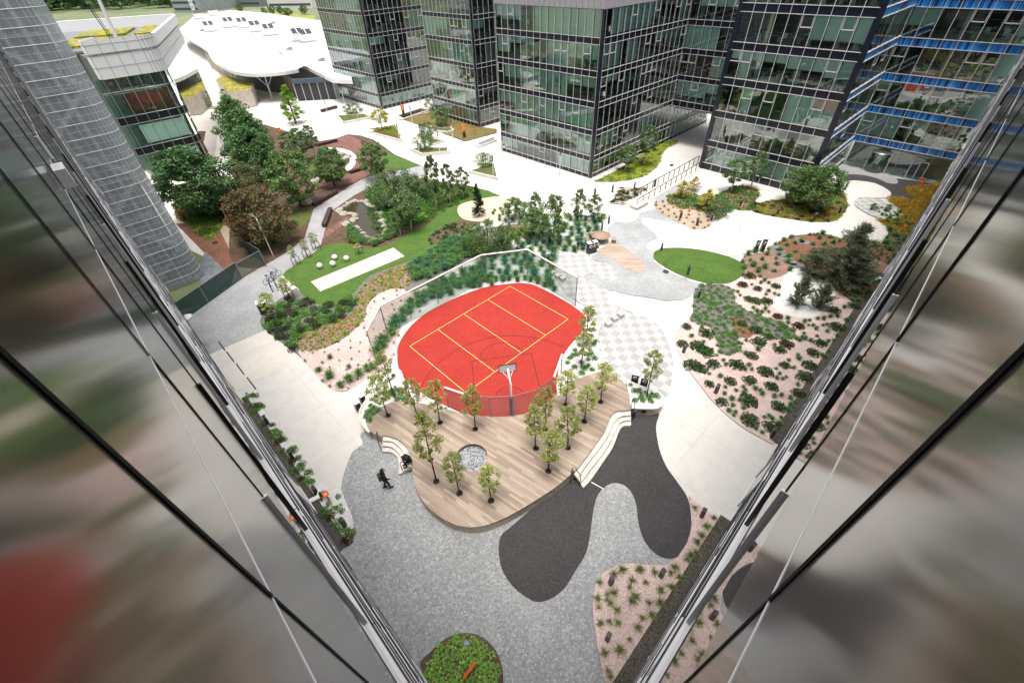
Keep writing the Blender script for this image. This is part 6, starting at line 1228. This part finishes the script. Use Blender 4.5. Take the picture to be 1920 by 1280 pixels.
TR_ = [
 ('maple_tree', 'broad0', (397, 404), (340, 272), 128, 'large dense dark green tree left of the fence beside the mirror wall', 'tree', 'big trees by the fence'),
 ('maple_tree', 'broad1', (462, 275), (432, 178), 58, 'farthest dense dark tree in the row by the mirror wall', 'tree', 'big trees by the fence'),
 ('maple_tree', 'broad2', (478, 302), (446, 200), 74, 'second dense dark tree in the row by the mirror wall', 'tree', 'big trees by the fence'),
 ('maple_tree', 'broad0', (492, 345), (463, 235), 88, 'widest dark tree in the middle of the row along the fence', 'tree', 'big trees by the fence'),
 ('maple_tree', 'broad1', (512, 350), (500, 262), 60, 'dark tree at the inner side of the row next to the mid green tree', 'tree', 'big trees by the fence'),
 ('garden_tree', 'olive0', (478, 385), (450, 300), 72, 'brownish olive tree behind the red leaved one', 'tree', None),
 ('garden_tree', 'red0', (505, 455), (492, 345), 118, 'wide tree with red and bronze leaf tips behind the street lamp', 'tree', None),
 ('garden_tree', 'mid0', (566, 389), (540, 280), 80, 'mid green tree left of the grey path benches', 'tree', None),
 ('birch_tree', 'birch0', (575, 304), (549, 240), 42, 'birch with white trunk, left of the pair near the terrace', 'tree', 'birches by the pond'),
 ('birch_tree', 'birch1', (594, 298), (581, 232), 30, 'slimmer birch, right of the pair near the terrace', 'tree', 'birches by the pond'),
 ('birch_tree', 'birch2', (552, 296), (530, 247), 38, 'leftmost birch behind the orange board', 'tree', 'birches by the pond'),
 ('garden_tree', 'mid1', (628, 350), (621, 276), 62, 'round leafy tree in the curve of the red brown terrace', 'tree', None),
 ('garden_tree', 'mid2', (711, 336), (703, 266), 50, 'bright green round tree where terrace meets the grey path', 'tree', None),
 ('poplar_tree', 'lime0', (555, 232), (538, 158), 44, 'bright lime pointed tree in front of the mall canopy', 'tree', None),
 ('small_tree', 'yellow0', (718, 247), (714, 204), 33, 'round yellow leaved tree in the triangular flower planter', 'tree', None),
 ('bushy_shrub', 'bush0', (661, 215), (661, 194), 36, 'spreading shrub in the long planter beside the leftmost tower', 'shrub', None),
 ('bushy_shrub', 'bush0', (812, 208), (806, 180), 26, 'shrub tree standing between the two left towers', 'shrub', None),
 ('bushy_shrub', 'bushd0', (829, 237), (822, 202), 32, 'dense shrub in the angular planter on the dry grass plot', 'shrub', None),
 ('bushy_shrub', 'bushd0', (801, 262), (795, 229), 34, 'upper of the two dense shrub trees left of the dry grass plot', 'shrub', None),
 ('bushy_shrub', 'bush0', (798, 284), (795, 250), 38, 'lower of the two dense shrub trees left of the dry grass plot', 'shrub', None),
 ('willow_bush', 'willow0', (748, 388), (738, 318), 92, 'broad willow thicket on the far bank of the pond', 'shrub', None),
 ('willow_bush', 'willow0', (785, 372), (782, 330), 62, 'feathery pale willow bush behind the pond thicket', 'shrub', None),
 ('birch_tree', 'birch0', (772, 428), (764, 356), 58, 'birch with wide crown and white trunk right of the pond', 'tree', 'birches by the pond'),
 ('birch_tree', 'birch2', (752, 441), (744, 388), 26, 'thin white birch trunk nearest the pond', 'tree', 'birches by the pond'),
 ('birch_tree', 'birch1', (819, 390), (809, 288), 32, 'tallest of the three birches on the lawn edge, at the left', 'tree', 'birches by the pond'),
 ('birch_tree', 'birch2', (844.5, 380), (840, 304), 25, 'middle of the three birches on the lawn edge', 'tree', 'birches by the pond'),
 ('birch_tree', 'birch0', (868, 371), (867, 312), 29, 'right one of the three birches on the lawn edge', 'tree', 'birches by the pond'),
 ('fir_tree', 'fir0', (899, 406), (899, 347), 26, 'small dark conical fir in the beige circle', 'tree', None),
 ('bushy_shrub', 'bush0', (909, 315), (910, 287), 36, 'airy shrub in the triangular planter before the central block', 'shrub', None),
 ('staked_tree', 'open0', (968, 411), (970, 370), 46, 'low leafy staked tree right of the beige circle', 'tree', 'staked trees by the tall grasses'),
 ('staked_tree', 'open1', (1005, 425), (1014, 360), 30, 'tall sparse staked tree with a small head near the beige circle', 'tree', 'staked trees by the tall grasses'),
 ('staked_tree', 'open0', (1002, 446), (1016, 390), 50, 'leafy staked tree behind the fence corner', 'tree', 'staked trees by the tall grasses'),
 ('staked_tree', 'open1', (1037, 460), (1055, 364), 50, 'largest staked tree in the tall grasses', 'tree', 'staked trees by the tall grasses'),
 ('staked_tree', 'open0', (1111, 417), (1127, 364), 30, 'upright staked tree at the pale round disc', 'tree', 'staked trees by the tall grasses'),
 ('staked_tree', 'open1', (1083, 415), (1093, 352), 26, 'sparse thin staked tree on the white plaza edge', 'tree', 'staked trees by the tall grasses'),
 ('bushy_tree', 'bush0', (914, 476), (912, 417), 74, 'wide bushy tree right behind the long side of the net fence', 'tree', None),
 ('bushy_tree', 'bush0', (888, 470), (884, 430), 52, 'bushy tree left of the wide one behind the net fence', 'tree', None),
 ('bushy_tree', 'bush0', (950, 470), (948, 424), 48, 'bushy tree right of the wide one behind the net fence', 'tree', None),
 ('birch_tree', 'birch1', (1206.5, 310), (1218, 233), 42, 'taller of the two birches on the yellow green bed', 'tree', 'birches by the offices'),
 ('birch_tree', 'birch0', (1172, 321), (1176, 272), 38, 'shorter of the two birches on the yellow green bed', 'tree', 'birches by the offices'),
 ('golden_shrub', 'gold0', (1277, 372), (1282, 338), 34, 'golden leaved conical shrub at the left of the green bed', 'shrub', None),
 ('golden_shrub', 'gold1', (1299, 358), (1304, 330), 26, 'sparse yellow shrub behind the golden cone', 'shrub', None),
 ('golden_shrub', 'gold1', (1322, 394), (1324, 352), 38, 'largest golden shrub in the middle of the green bed', 'shrub', None),
 ('bushy_shrub', 'bushd0', (1342, 405), (1345, 375), 46, 'dark green shrub right in front of the largest golden shrub', 'shrub', None),
 ('birch_tree', 'birch2', (1370, 360), (1380, 296), 42, 'left birch in front of the right office block', 'tree', 'birches by the offices'),
 ('birch_tree', 'birch1', (1406, 354), (1429, 281), 38, 'right birch in front of the right office block', 'tree', 'birches by the offices'),
 ('leafy_tree', 'mid0', (1490, 384), (1514, 312), 64, 'leafy tree with pale slanting trunk, left of the twin by the block corner', 'tree', None),
 ('leafy_tree', 'mid1', (1522, 398), (1546, 308), 70, 'leafy tree with pale slanting trunk, right of the twin by the block corner', 'tree', None),
 ('pine_tree', 'pine0', (1562, 532), (1573, 414), 112, 'big dark pine rising from the white gravel kidney', 'tree', None),
 ('pine_tree', 'pine1', (1515, 514), (1512, 462), 66, 'left side leader of the big dark pine', 'tree', None),
 ('pine_tree', 'pine1', (1588, 530), (1592, 462), 74, 'second leader of the big dark pine on its right side', 'tree', None),
 ('pine_tree', 'pine1', (1490, 570), (1494, 512), 46, 'low spreading pine at the left of the white gravel kidney', 'tree', None),
 ('pine_tree', 'pine1', (1529, 578), (1535, 530), 50, 'low spreading pine at the front of the white gravel kidney', 'tree', None),
 ('staked_tree', 'young1', (516, 600), (503, 545), 32, 'small staked tree in front of the pair of dark bins', 'tree', 'small staked trees by the cobbles'),
 ('staked_tree', 'young2', (544, 559), (537, 518), 28, 'small staked tree at the corner of the lawn', 'tree', 'small staked trees by the cobbles'),
 ('staked_tree', 'young0', (557, 495), (542, 458), 15, 'nearest of the three thin staked saplings along the grey path', 'tree', 'small staked trees by the cobbles'),
 ('staked_tree', 'young1', (577, 482), (569, 447), 15, 'middle of the three thin staked saplings along the grey path', 'tree', 'small staked trees by the cobbles'),
 ('staked_tree', 'young2', (594, 467), (585, 435), 16, 'farthest of the three thin staked saplings along the grey path', 'tree', 'small staked trees by the cobbles'),
 ('staked_tree', 'young0', (674, 476), (669, 455), 14, 'tiny staked sapling on the lawn at the sand strip', 'tree', 'small staked trees by the cobbles'),
 ('bushy_shrub', 'bushd0', (437, 196), (427, 165), 34, 'dense round bush beside the kiosk at the mall', 'shrub', None),
]
for t in TR_: plant(t[0], t[1], t[2], t[3], t[4], t[5], t[6], t[7])
plant('young_tree', 'younga1', (1099, 648), (1108, 575), 40, 'young tree with amber tips at the upper end of the curved gravel bed', 'tree', None, DZ); plant('young_tree', 'young1', (1090, 688), (1094, 622), 36, 'young lime tree in the middle of the curved gravel bed', 'tree', None, DZ)
plant('young_tree', 'young2', (1212.5, 743), (1217, 654), 36, 'young tree alone in the rounded planter beside the bins', 'tree', None, DZ); plant('young_tree', 'young0', (741, 746), (722, 655), 36, 'taller young tree in the left gravel bed behind the first deck tree', 'tree', None, DZ)
# tripod stakes of the small trees
for x, y, n_ in [(516, 600, 'bins'), (544, 559, 'lawn corner'), (557, 495, 'near sapling'), (577, 482, 'middle sapling'), (594, 467, 'far sapling'), (674, 476, 'sand strip sapling'), (968, 411, 'low leafy tree'), (1002, 446, 'tree behind the fence corner'), (1037, 460, 'largest tree in the grasses'), (1083, 415, 'sparse tree')]:
    p = G(x, y); b = MB(); ps = [(math.cos(k * 2.094) * .45, math.sin(k * 2.094) * .45) for k in range(3)]
    for q in ps: b.tube([(q[0], q[1], 0), (q[0], q[1], 1.0)], .035, M['limb'], 6)
    for k in range(3): b.bar((*ps[k], .95), (*ps[(k + 1) % 3], .95), .05, .07, M['step'])
    o = b.build('tree_stake'); o.location = p; tag(o, 'wooden tripod stake round the trunk by the ' + n_, 'stake', 'tripod stakes')
# ---- small plants: templates, then copies
def tuft(seed, mat, n=110, h=.8, sp=.75, w_=.026, droop=.55):
    r = random.Random(seed); b = MB()
    for i in range(n):
        a = r.uniform(0, 6.2832); o_ = Vector((r.gauss(0, .06), r.gauss(0, .06), 0)); L_ = h * r.uniform(.6, 1.1); q = sp * r.random() ** .6; d = Vector((math.cos(a), math.sin(a), 0)); s_ = Vector((-d.y, d.x, 0)) * w_
        p1 = o_ + d * q * .35 + Vector((0, 0, L_ * .6)); p2 = o_ + d * q + Vector((0, 0, L_ * (1 - droop * q)))
        b.add([o_ - s_, o_ + s_, p1 + s_ * .8, p1 - s_ * .8], [(0, 1, 2, 3)], mat); b.add([p1 - s_ * .8, p1 + s_ * .8, p2], [(0, 1, 2)], mat)
    return b.mesh('blades')
def dome(seed, mat, n=420, ls=.13, clumps=9, flat=.7):
    r = random.Random(seed); b = MB(); cs = [Vector((.0, .0, 0))] + [Vector((r.uniform(.35, .85) * math.cos(k * 6.28 / (clumps - 1)), r.uniform(.35, .85) * math.sin(k * 6.28 / (clumps - 1)), 0)) for k in range(clumps - 1)]
    for c in cs:
        hh = flat * (1 - c.length * .45)
        for i in range(n // clumps): d = rdir(r); p = c * .75 + Vector((d.x * .42, d.y * .42, abs(d.z) * hh * r.uniform(.6, 1.1))); leaf(b, p, ls * r.uniform(.6, 1.3), r, mat, .8, .5)
    return b.mesh('foliage')
def rosette(seed, mat, n=26, ls=.5):
    r = random.Random(seed); b = MB()
    for i in range(n):
        a = r.uniform(0, 6.2832); d = Vector((math.cos(a), math.sin(a), 0)); s_ = Vector((-d.y, d.x, 0)); e = r.uniform(.1, 1.1); L_ = ls * r.uniform(.6, 1.1); m_ = Vector((0, 0, .05)) + d * L_ * .5 * math.cos(e) + Vector((0, 0, L_ * .55 * math.sin(e))); t_ = d * L_ * math.cos(e * .7) + Vector((0, 0, L_ * .8 * math.sin(e * .8)))
        b.add([(0, 0, .02), m_ + s_ * L_ * .16, t_, m_ - s_ * L_ * .16], [(0, 1, 2, 3)], mat)
    return b.mesh('leaves')
GT = [tuft(i, L['grass'], 130) for i in range(3)]; GL_ = [tuft(10 + i, L['grassl'], 70, sp=.8, w_=.018) for i in range(3)]; GD = [tuft(20 + i, L['grassd'], 130, sp=.85) for i in range(3)]
SD = [dome(i, L['shrub']) for i in range(3)]; SR_ = [dome(5 + i, L['shrubr']) for i in range(2)]; SG = [dome(10 + i, L['shrubg'], 300, .13) for i in range(3)]; SP = [dome(15 + i, L['purple'], 300, .12) for i in range(2)]
SC = [dome(20 + i, L['cover'], 160, .13, 7, .5) for i in range(3)]; SO = [dome(25 + i, L['covero'], 170, .13, 7, .6) for i in range(3)]; RO = [rosette(i, L['leafy'], 24, .55) for i in range(4)]; SS = [dome(30 + i, L['coverg'], 160, .11) for i in range(2)]
TG_ = [tuft(40, L['tang'], 160, sp=.8)]
rv = random.Random(99)
def put(name, meshes, pts, s0, s1, label, cat, group, z=0.06, zs=1.0):
    for i, p in enumerate(pts):
        me = meshes[rv.randrange(len(meshes))]; s = rv.uniform(s0, s1); o = link(name, me, None, (p[0], p[1], z), (0, 0, rv.uniform(0, 6.28)), (s, s, s * zs * rv.uniform(.85, 1.15))); tag(o, label, cat, group)
def cover(name, poly, meshes, n, s0, s1, z=0.05, dmin=.1, avoid=(), lab=None):
    """uncountable low cover as one object"""
    b = MB(); 
    for p in scatter(poly, n, dmin, rv, avoid):
        me = meshes[rv.randrange(len(meshes))]; s = rv.uniform(s0, s1); T = Matrix.Translation((p[0], p[1], z)) @ Matrix.Rotation(rv.uniform(0, 6.28), 4, 'Z') @ Matrix.Scale(s, 4)
        vs = [T @ v.co for v in me.vertices]; b.add(vs, [tuple(f.vertices) for f in me.polygons], me.materials[0])
    o = b.build(name); tag(o, kind='stuff'); return o
# right pink bed: dark shrubs at their places, grass tufts between
RS = [(1246, 0), ]
shr = [(485, 235), (575, 258), (520, 320), (685, 243), (625, 335), (695, 423), (820, 483), (1033, 390), (1152, 363), (1050, 490), (950, 585), (905, 640), (885, 717), (738, 717), (855, 790), (818, 885), (705, 625), (748, 590), (640, 545), (565, 508), (580, 580), (540, 660), (450, 715), (310, 708), (622, 755), (658, 845), (525, 808), (410, 812), (285, 828), (362, 935), (523, 930), (700, 965), (650, 1085), (525, 1045), (245, 620), (185, 715), (127, 590), (150, 485), (265, 525), (478, 465), (525, 180), (560, 330), (215, 605), (270, 640), (230, 735)]
for i, (x, y) in enumerate(shr):
    p = G(1240 + x / 3.2, 460 + y / 3.2 + 3); me = SR_[i % 2] if i in (0, 5, 6, 17, 40) else SD[i % 3]; s = rv.uniform(.44, .74); o = link('evergreen_shrub', me, None, (p.x, p.y, .06), (0, 0, i), (s, s, s * .95)); tag(o, 'dark rounded evergreen shrub in the big pink gravel bed on the right', 'shrub', 'dark shrubs in the big pink bed')
tf = [(260, 470), (215, 470), (240, 490), (180, 545), (290, 560), (250, 580), (330, 600), (300, 625), (330, 660), (370, 690), (385, 715), (225, 740), (250, 755), (285, 770), (380, 850), (490, 850), (500, 870), (560, 860), (590, 870), (600, 890), (490, 890), (465, 930), (420, 920), (425, 960), (400, 990), (490, 975), (440, 1000), (430, 1020), (480, 1035), (565, 1100), (600, 1120), (615, 1030), (640, 1020), (660, 1040), (700, 1070), (770, 960), (770, 915), (795, 940), (755, 985), (715, 1035), (685, 740), (705, 770), (690, 795), (745, 790), (725, 800), (815, 660), (820, 680), (790, 735), (815, 835), (505, 570), (480, 590), (500, 650), (575, 625), (520, 720), (540, 745), (500, 745), (675, 597), (805, 560), (825, 570), (850, 530), (860, 560), (840, 555), (930, 545), (890, 572), (990, 515), (965, 480), (990, 475), (925, 500), (880, 480), (905, 480), (855, 458), (885, 450), (935, 440), (970, 440), (1010, 428), (1050, 425), (1130, 435), (1105, 450), (1095, 485), (1095, 372), (1030, 570), (1050, 540), (995, 575), (1000, 635), (980, 672), (960, 660), (755, 440), (755, 465), (700, 300), (675, 290), (640, 275), (625, 295), (595, 225), (640, 225), (615, 210), (540, 235), (455, 280), (470, 300), (580, 350), (550, 375), (600, 400), (620, 380), (640, 400), (570, 395), (430, 470), (475, 465), (490, 520), (460, 585), (470, 610), (760, 690), (715, 900), (675, 905), (420, 922), (350, 785), (375, 890), (445, 870)]
for i, (x, y) in enumerate(tf):
    p = G(1240 + x / 3.2, 460 + y / 3.2 + 2); s = rv.uniform(.30, .54); o = link('grass_tuft', GT[i % 3], None, (p.x, p.y, .06), (0, 0, i), (s, s, s)); tag(o, 'small green grass tuft in the big pink gravel bed on the right', 'grass tuft', 'grass tufts in the big pink bed')
DSBp = scatter(DSB, 235, .46, rv); put('cushion_shrub', SG + SS, DSBp, .24, .42, 'low bright green shrub in the grey grit bed below the grass mound', 'shrub', 'green shrubs below the grass mound')
# mulch around the pine
WK = GP([(1448, 569), (1463, 532), (1490, 504), (1560, 535), (1565, 551), (1540, 588), (1490, 596)]); BWK = GP([(1602, 468), (1690, 508), (1668, 530), (1600, 492)])
put('grass_tuft', GT, scatter(MUL, 95, .9, rv, (WK, BWK)), .45, .9, 'green grass tuft in the bark mulch around the pine', 'grass tuft', 'grass tufts around the pine'); 
M3 = GP([(1650, 462), (1700, 465), (1690, 500), (1640, 480)]); cover('meadow_grass', MUL, [GT[0], GL_[0]], 260, .25, .5, avoid=(WK, BWK, GP([(1386, 492), (1500, 440), (1640, 465), (1560, 520), (1400, 520)])))
# bottom pink bed
pb_ = [(945, 600), (960, 600), (1045, 615), (850, 600), (800, 630), (715, 675), (800, 740), (895, 705), (910, 665), (990, 675), (1140, 620), (1165, 585), (1145, 705), (1080, 725), (910, 790), (760, 780), (780, 800), (820, 840), (1010, 800), (1075, 800), (710, 825), (775, 910), (720, 920), (825, 915), (970, 890), (945, 945), (1030, 875), (895, 1015), (835, 1080), (745, 1095), (765, 1205), (780, 1240), (1195, 650), (1300, 435), (1260, 515), (1240, 540), (1290, 495), (1325, 395), (1355, 345), (1285, 230), (1400, 290), (705, 770), (760, 750), (930, 760)]
for i, (x, y) in enumerate(pb_): p = G(900 + x / 3.2, 880 + y / 3.2 + 2); s = rv.uniform(.34, .62); o = link('grass_tuft', GL_[i % 3], None, (p.x, p.y, .06), (0, 0, i), (s, s, s * .8)); tag(o, 'loose yellow green grass tuft in the pink bed at the bottom right', 'grass tuft', 'grass tufts in the lower pink bed')
# left facade strip
ws = [(300, 215), (275, 235), (330, 215), (310, 280), (335, 270), (320, 300), (350, 280), (370, 285), (330, 320), (345, 310), (390, 390), (410, 400), (370, 380), (440, 400), (420, 440), (460, 440), (480, 460), (440, 480), (500, 470), (455, 490), (490, 500), (510, 490), (570, 555), (510, 560), (530, 590), (550, 610), (545, 640), (575, 630), (605, 605), (585, 690), (620, 660), (610, 690), (640, 680), (610, 720), (630, 740), (660, 750), (670, 700), (690, 760), (720, 840), (770, 825), (740, 880), (750, 850), (800, 900), (770, 940), (790, 960), (830, 940), (850, 920), (870, 910), (810, 980), (850, 1020), (870, 1060), (900, 1060), (920, 1080), (930, 1060), (890, 1100), (910, 1120), (940, 1080), (860, 850), (880, 940), (630, 640), (280, 200), (320, 200)]
for i, (x, y) in enumerate(ws): p = G(380 + x / 3.368, 680 + y / 3.368); s = rv.uniform(.26, .42); me = (SG + [SS[0], GL_[0], RO[0], SR_[0]])[i % 7]; o = link('low_shrub', me, None, (p.x, p.y, .06), (0, 0, i), (s, s, s)); tag(o, 'low green plant in the white gravel strip along the left facade', 'shrub', 'plants in the strip bed by the left facade')
# round bed at the bottom
SC_ = GP([(800, 1252), (815, 1225), (842, 1202), (875, 1194), (902, 1202), (925, 1226), (935, 1258), (932, 1290), (860, 1310), (805, 1290)])
put('leafy_plant', RO, scatter(SC_, 95, .22, rv), .38, .62, 'bright green broad leaved plant in the round bed at the bottom', 'plant', 'leafy plants in the round bottom bed')
# planters at the deck
for pts, z, lb, gr in (([(1182, 722), (1190, 733), (1199, 731), (1201, 737), (1210, 736), (1203, 746), (1205, 752), (1191, 751), (1217, 745), (1221, 753), (1222, 739), (1230, 743), (1216, 750)], DZ, 'small green tuft in the rounded planter beside the bins', 'tufts in the rounded planter'),
    ([(1078, 657), (1075, 666), (1068, 671), (1064, 680), (1077, 688), (1090, 679), (1092, 657), (1098, 645), (1104, 665), (1110, 663), (1103, 674), (1103, 686), (1115, 672), (1110, 693), (1091, 700), (1108, 630), (1113, 618), (1104, 640), (1112, 645), (1096, 690), (1083, 664), (1117, 640)], DZ, 'small green tuft in the curved white gravel bed by the court', 'tufts in the curved gravel bed'),
    ([(687, 780), (691, 772), (697, 768), (695, 760), (702, 764), (706, 752), (712, 757), (718, 748), (735, 733), (741, 726), (748, 731), (739, 741), (752, 738), (757, 747), (745, 748), (729, 741), (700, 775), (693, 787), (765, 741), (708, 768), (724, 738)], DZ, 'small green tuft in the left white gravel bed of the deck', 'tufts in the left deck bed')):
    put('grass_tuft', SG + [GT[0]], [G(x, y, z).xy for x, y in pts], .22, .36, lb, 'grass tuft', gr, z)
# left beds
put('low_shrub', SD + SG + SP, scatter(GP([(495, 605), (505, 580), (540, 560), (575, 562), (600, 575), (640, 568), (668, 556), (665, 580), (640, 598), (600, 610), (566, 628), (552, 645), (556, 665), (530, 640)]), 170, .62, rv), .42, .66, 'low dark green or purplish shrub in the bed at the lawn corner', 'shrub', 'shrubs at the lawn corner')
cover('flower_cover', FLOW, SC + RO + [SO[0]], 480, .20, .36, dmin=.34); put('flower_clump', RO[:3], scatter(FLOW, 60, 1.0, rv), .4, .7, 'yellow green clump in the winding flower band beside the lawn', 'plant', 'clumps in the flower band')
put('grass_sprig', GL_, scatter(PINKL, 130, .85, rv), .18, .34, 'tiny grass sprig in the pink gravel bed left of the court', 'grass tuft', 'sprigs in the left pink bed')
for x, y, s in [(620, 708, 1.0), (656, 715, 1.0), (674, 704, .95), (690, 694, .9), (700, 690, .8), (640, 725, .7), (620, 672, .55), (600, 696, .6), (655, 690, .5), (712, 680, .8), (555, 650, .6)]: p = G(x, y); o = link('ornamental_grass', GT[int(x) % 3], None, (p.x, p.y, .06), (0, 0, x), (s, s, s)); tag(o, 'large grass clump along the edge of the left pink bed', 'ornamental grass', 'large grasses at the left pink bed')
# tall grasses behind the court
GB1 = GP([(700, 676), (715, 660), (730, 640), (745, 618), (770, 590), (800, 572), (830, 556), (860, 545), (905, 530), (905, 500), (870, 510), (830, 525), (800, 545), (770, 570), (745, 600), (725, 630)]); GB2 = GP([(775, 525), (772, 500), (830, 462), (870, 445), (905, 472), (850, 500), (800, 525)])
put('ornamental_grass', GT, scatter(GB1, 125, .65, rv), .9, 1.35, 'tall green grass clump between the long net fence and the red court', 'ornamental grass', 'tall grasses inside the long net fence'); cover('grass_hedge', GB2, GT + GD[:1], 150, .9, 1.35, .05, .6)
GB3 = GP([(905, 530), (905, 478), (960, 440), (1010, 420), (1060, 410), (1130, 410), (1100, 470), (1035, 480), (1040, 545), (990, 525), (950, 525)])
put('ornamental_grass', GT + GD, scatter(GB3, 140, .85, rv), .75, 1.2, 'tall grass clump in the white gravel behind the court corner', 'ornamental grass', 'tall grasses in the white gravel')
for i, (x, y) in enumerate([(888, 540), (900, 538), (922, 535), (930, 528), (944, 528), (955, 526), (970, 528), (995, 528), (1008, 532), (1022, 538), (846, 553), (1030, 530)]): p = G(x, y); o = link('ornamental_grass', GT[i % 3], None, (p.x, p.y, .06), (0, 0, i), (.8, .8, .95)); tag(o, 'tall grass clump right at the upper rim of the red court', 'ornamental grass', 'grasses along the upper court rim')
put('low_shrub', SD + GT, scatter(GP([(802, 447), (846, 421), (880, 420), (905, 430), (870, 445), (822, 463), (805, 456)]), 55, .7, rv), .4, .6, 'grey green low shrub in the oval bed at the lawn bend', 'shrub', 'shrubs at the lawn bend')
put('grass_tuft', GT, scatter(GP([(920, 400), (965, 378), (1010, 395), (1000, 420), (950, 425)]), 40, .8, rv), .5, .8, 'green grass tuft right of the beige circle', 'grass tuft', 'tufts right of the beige circle')
cover('flower_cover', GP([(955, 430), (990, 424), (1005, 436), (985, 448), (955, 450)]), SO + SC, 60, .3, .5, dmin=.4)
# garden ground cover and other beds
cover('ground_cover', GARD, SS + SG[:1], 900, .35, .75, .02, .5, (TERR, POND, GP([(640, 452), (520, 516), (660, 457), (740, 452)]), GP([(464, 520), (588, 393), (696, 331), (812, 312), (812, 322), (690, 353), (617, 403), (602, 459), (527, 520)]), GP([(611, 433), (650, 407), (666, 411), (604, 451)]), GP([(530, 516), (655, 455), (736, 453), (829, 390), (884, 349), (945, 370), (866, 420), (700, 520)])))
cover('ground_cover', GC3, SS + GT[:1], 330, .4, .8, .02, .5); cover('reeds', GP([(655, 425), (690, 452), (722, 446), (735, 425), (740, 445), (700, 462), (655, 455)]), GT + [GL_[0]], 110, .5, 1.0, .0, .3)
cover('ground_cover', GP([(716, 385), (700, 372), (690, 360), (740, 345), (790, 345), (810, 380), (790, 415), (745, 425), (725, 410)]), SG + SS, 240, .6, 1.1, .0, .4)
cover('ground_cover', GRN1, SS + SG + GT[:1] + GL_ + [SC[0]], 330, .30, .6, .05, .4); cover('flower_cover', GRN2, SC + SO[:1] + SS + RO + SR_[:1], 420, .28, .5, .05, .35); cover('flower_cover', ORB, SO + SO + SC[:1], 480, .45, .8, .05, .45)
cover('ground_cover', YEL, [SC[0], SS[0]], 300, .3, .5, .0, .4); put('sedge_clump', [TG_[0]], scatter(BEDG, 110, .8, rv, (GRN1,)), .3, .42, 'small tan grass tuft in the gravel bed by the grey paving', 'grass tuft', 'tan tufts in the gravel bed')
cover('ground_cover', GP([(330, 360), (400, 340), (425, 385), (412, 425), (392, 450), (365, 425)]), SS + SC[:1], 220, .5, .9, .04, .5)
for i, (x, y) in enumerate([(338, 398), (350, 402), (345, 412), (420, 350)]): p = G(x, y); o = link('ornamental_grass', TG_[0], None, (p.x, p.y, .06), (0, 0, i), (1.6, 1.6, 1.9)); tag(o, 'tan feathery grass clump under the large dark tree', 'ornamental grass', 'tan grasses under the dark tree')
cover('flower_cover', GP([(697, 246), (740, 239), (750, 259)]), SC, 60, .4, .6, .3, .5); cover('ground_cover', GPL, [SO[0]], 160, .2, .35, .0, .5, (GP([(800, 232), (855, 236), (848, 250), (800, 246)]),))
cover('dry_shrubs', GP([(1160, 360), (1213, 353), (1172, 383), (1148, 380)]), SR_ + [GL_[0]], 40, .3, .5, .0, .4)
# far trees and the wood on the horizon
for i, (x, y, w_) in enumerate([(512, 22, 10), (527, 22, 9), (541, 26, 13), (571, 22, 11), (452, 18, 9), (498, 26, 8)]): plant('far_tree', 'mid%d' % (i % 3), (x, y + 6), (x, y - 12), w_ * 1.4, 'small far tree on the distant lawn, ' + ['leftmost of the pair', 'right of the pair', 'tallest one', 'nearest the leftmost tower', 'by the long grey building', 'beside the light masts'][i], 'tree', 'trees on the distant lawn')
b = MB(); rf = random.Random(77); me = TT['mid0'][1]; me2 = TT['broad1'][1]
wmt = leafmat('far_wood_leaf', (.035, .085, .03), (.07, .14, .045), (.12, .19, .07)); 
for i in range(1000):
    x, y = rf.uniform(-640, -120), rf.uniform(425, 720)
    if x > -.42 * y and y < 600: continue
    s = rf.uniform(7, 13); c = Vector((x, y, s * .6))
    for k in range(75): d = rdir(rf); leaf(b, c + Vector((d.x * s * .8, d.y * s * .8, d.z * s * .6 + s * .2)), s * .2, rf, wmt, .8, .8)
tag(b.build('distant_wood'), kind='stuff')
for i, (x, y) in enumerate([(-300, 520), (-270, 560), (-340, 600), (-240, 620), (-400, 640), (-210, 700), (-320, 760)]):
    b = MB(); b.box((0, 0, 6), (22, 14, 12), M['furn']); rr_ = b.build('wall'); root = empty('distant_house', (x, y, 0), i, 'far pale house with a red roof among the distant trees', 'house', 'far houses among the trees'); rr_.parent = root
    b = MB(); b.add([(-12, -8, 12), (12, -8, 12), (12, 8, 12), (-12, 8, 12), (-12, 0, 18), (12, 0, 18)], [(0, 1, 5, 4), (2, 3, 4, 5), (0, 4, 3), (1, 2, 5)], M['beige_disc']); b.build('roof', root)
print('OBJS', len(bpy.data.objects))
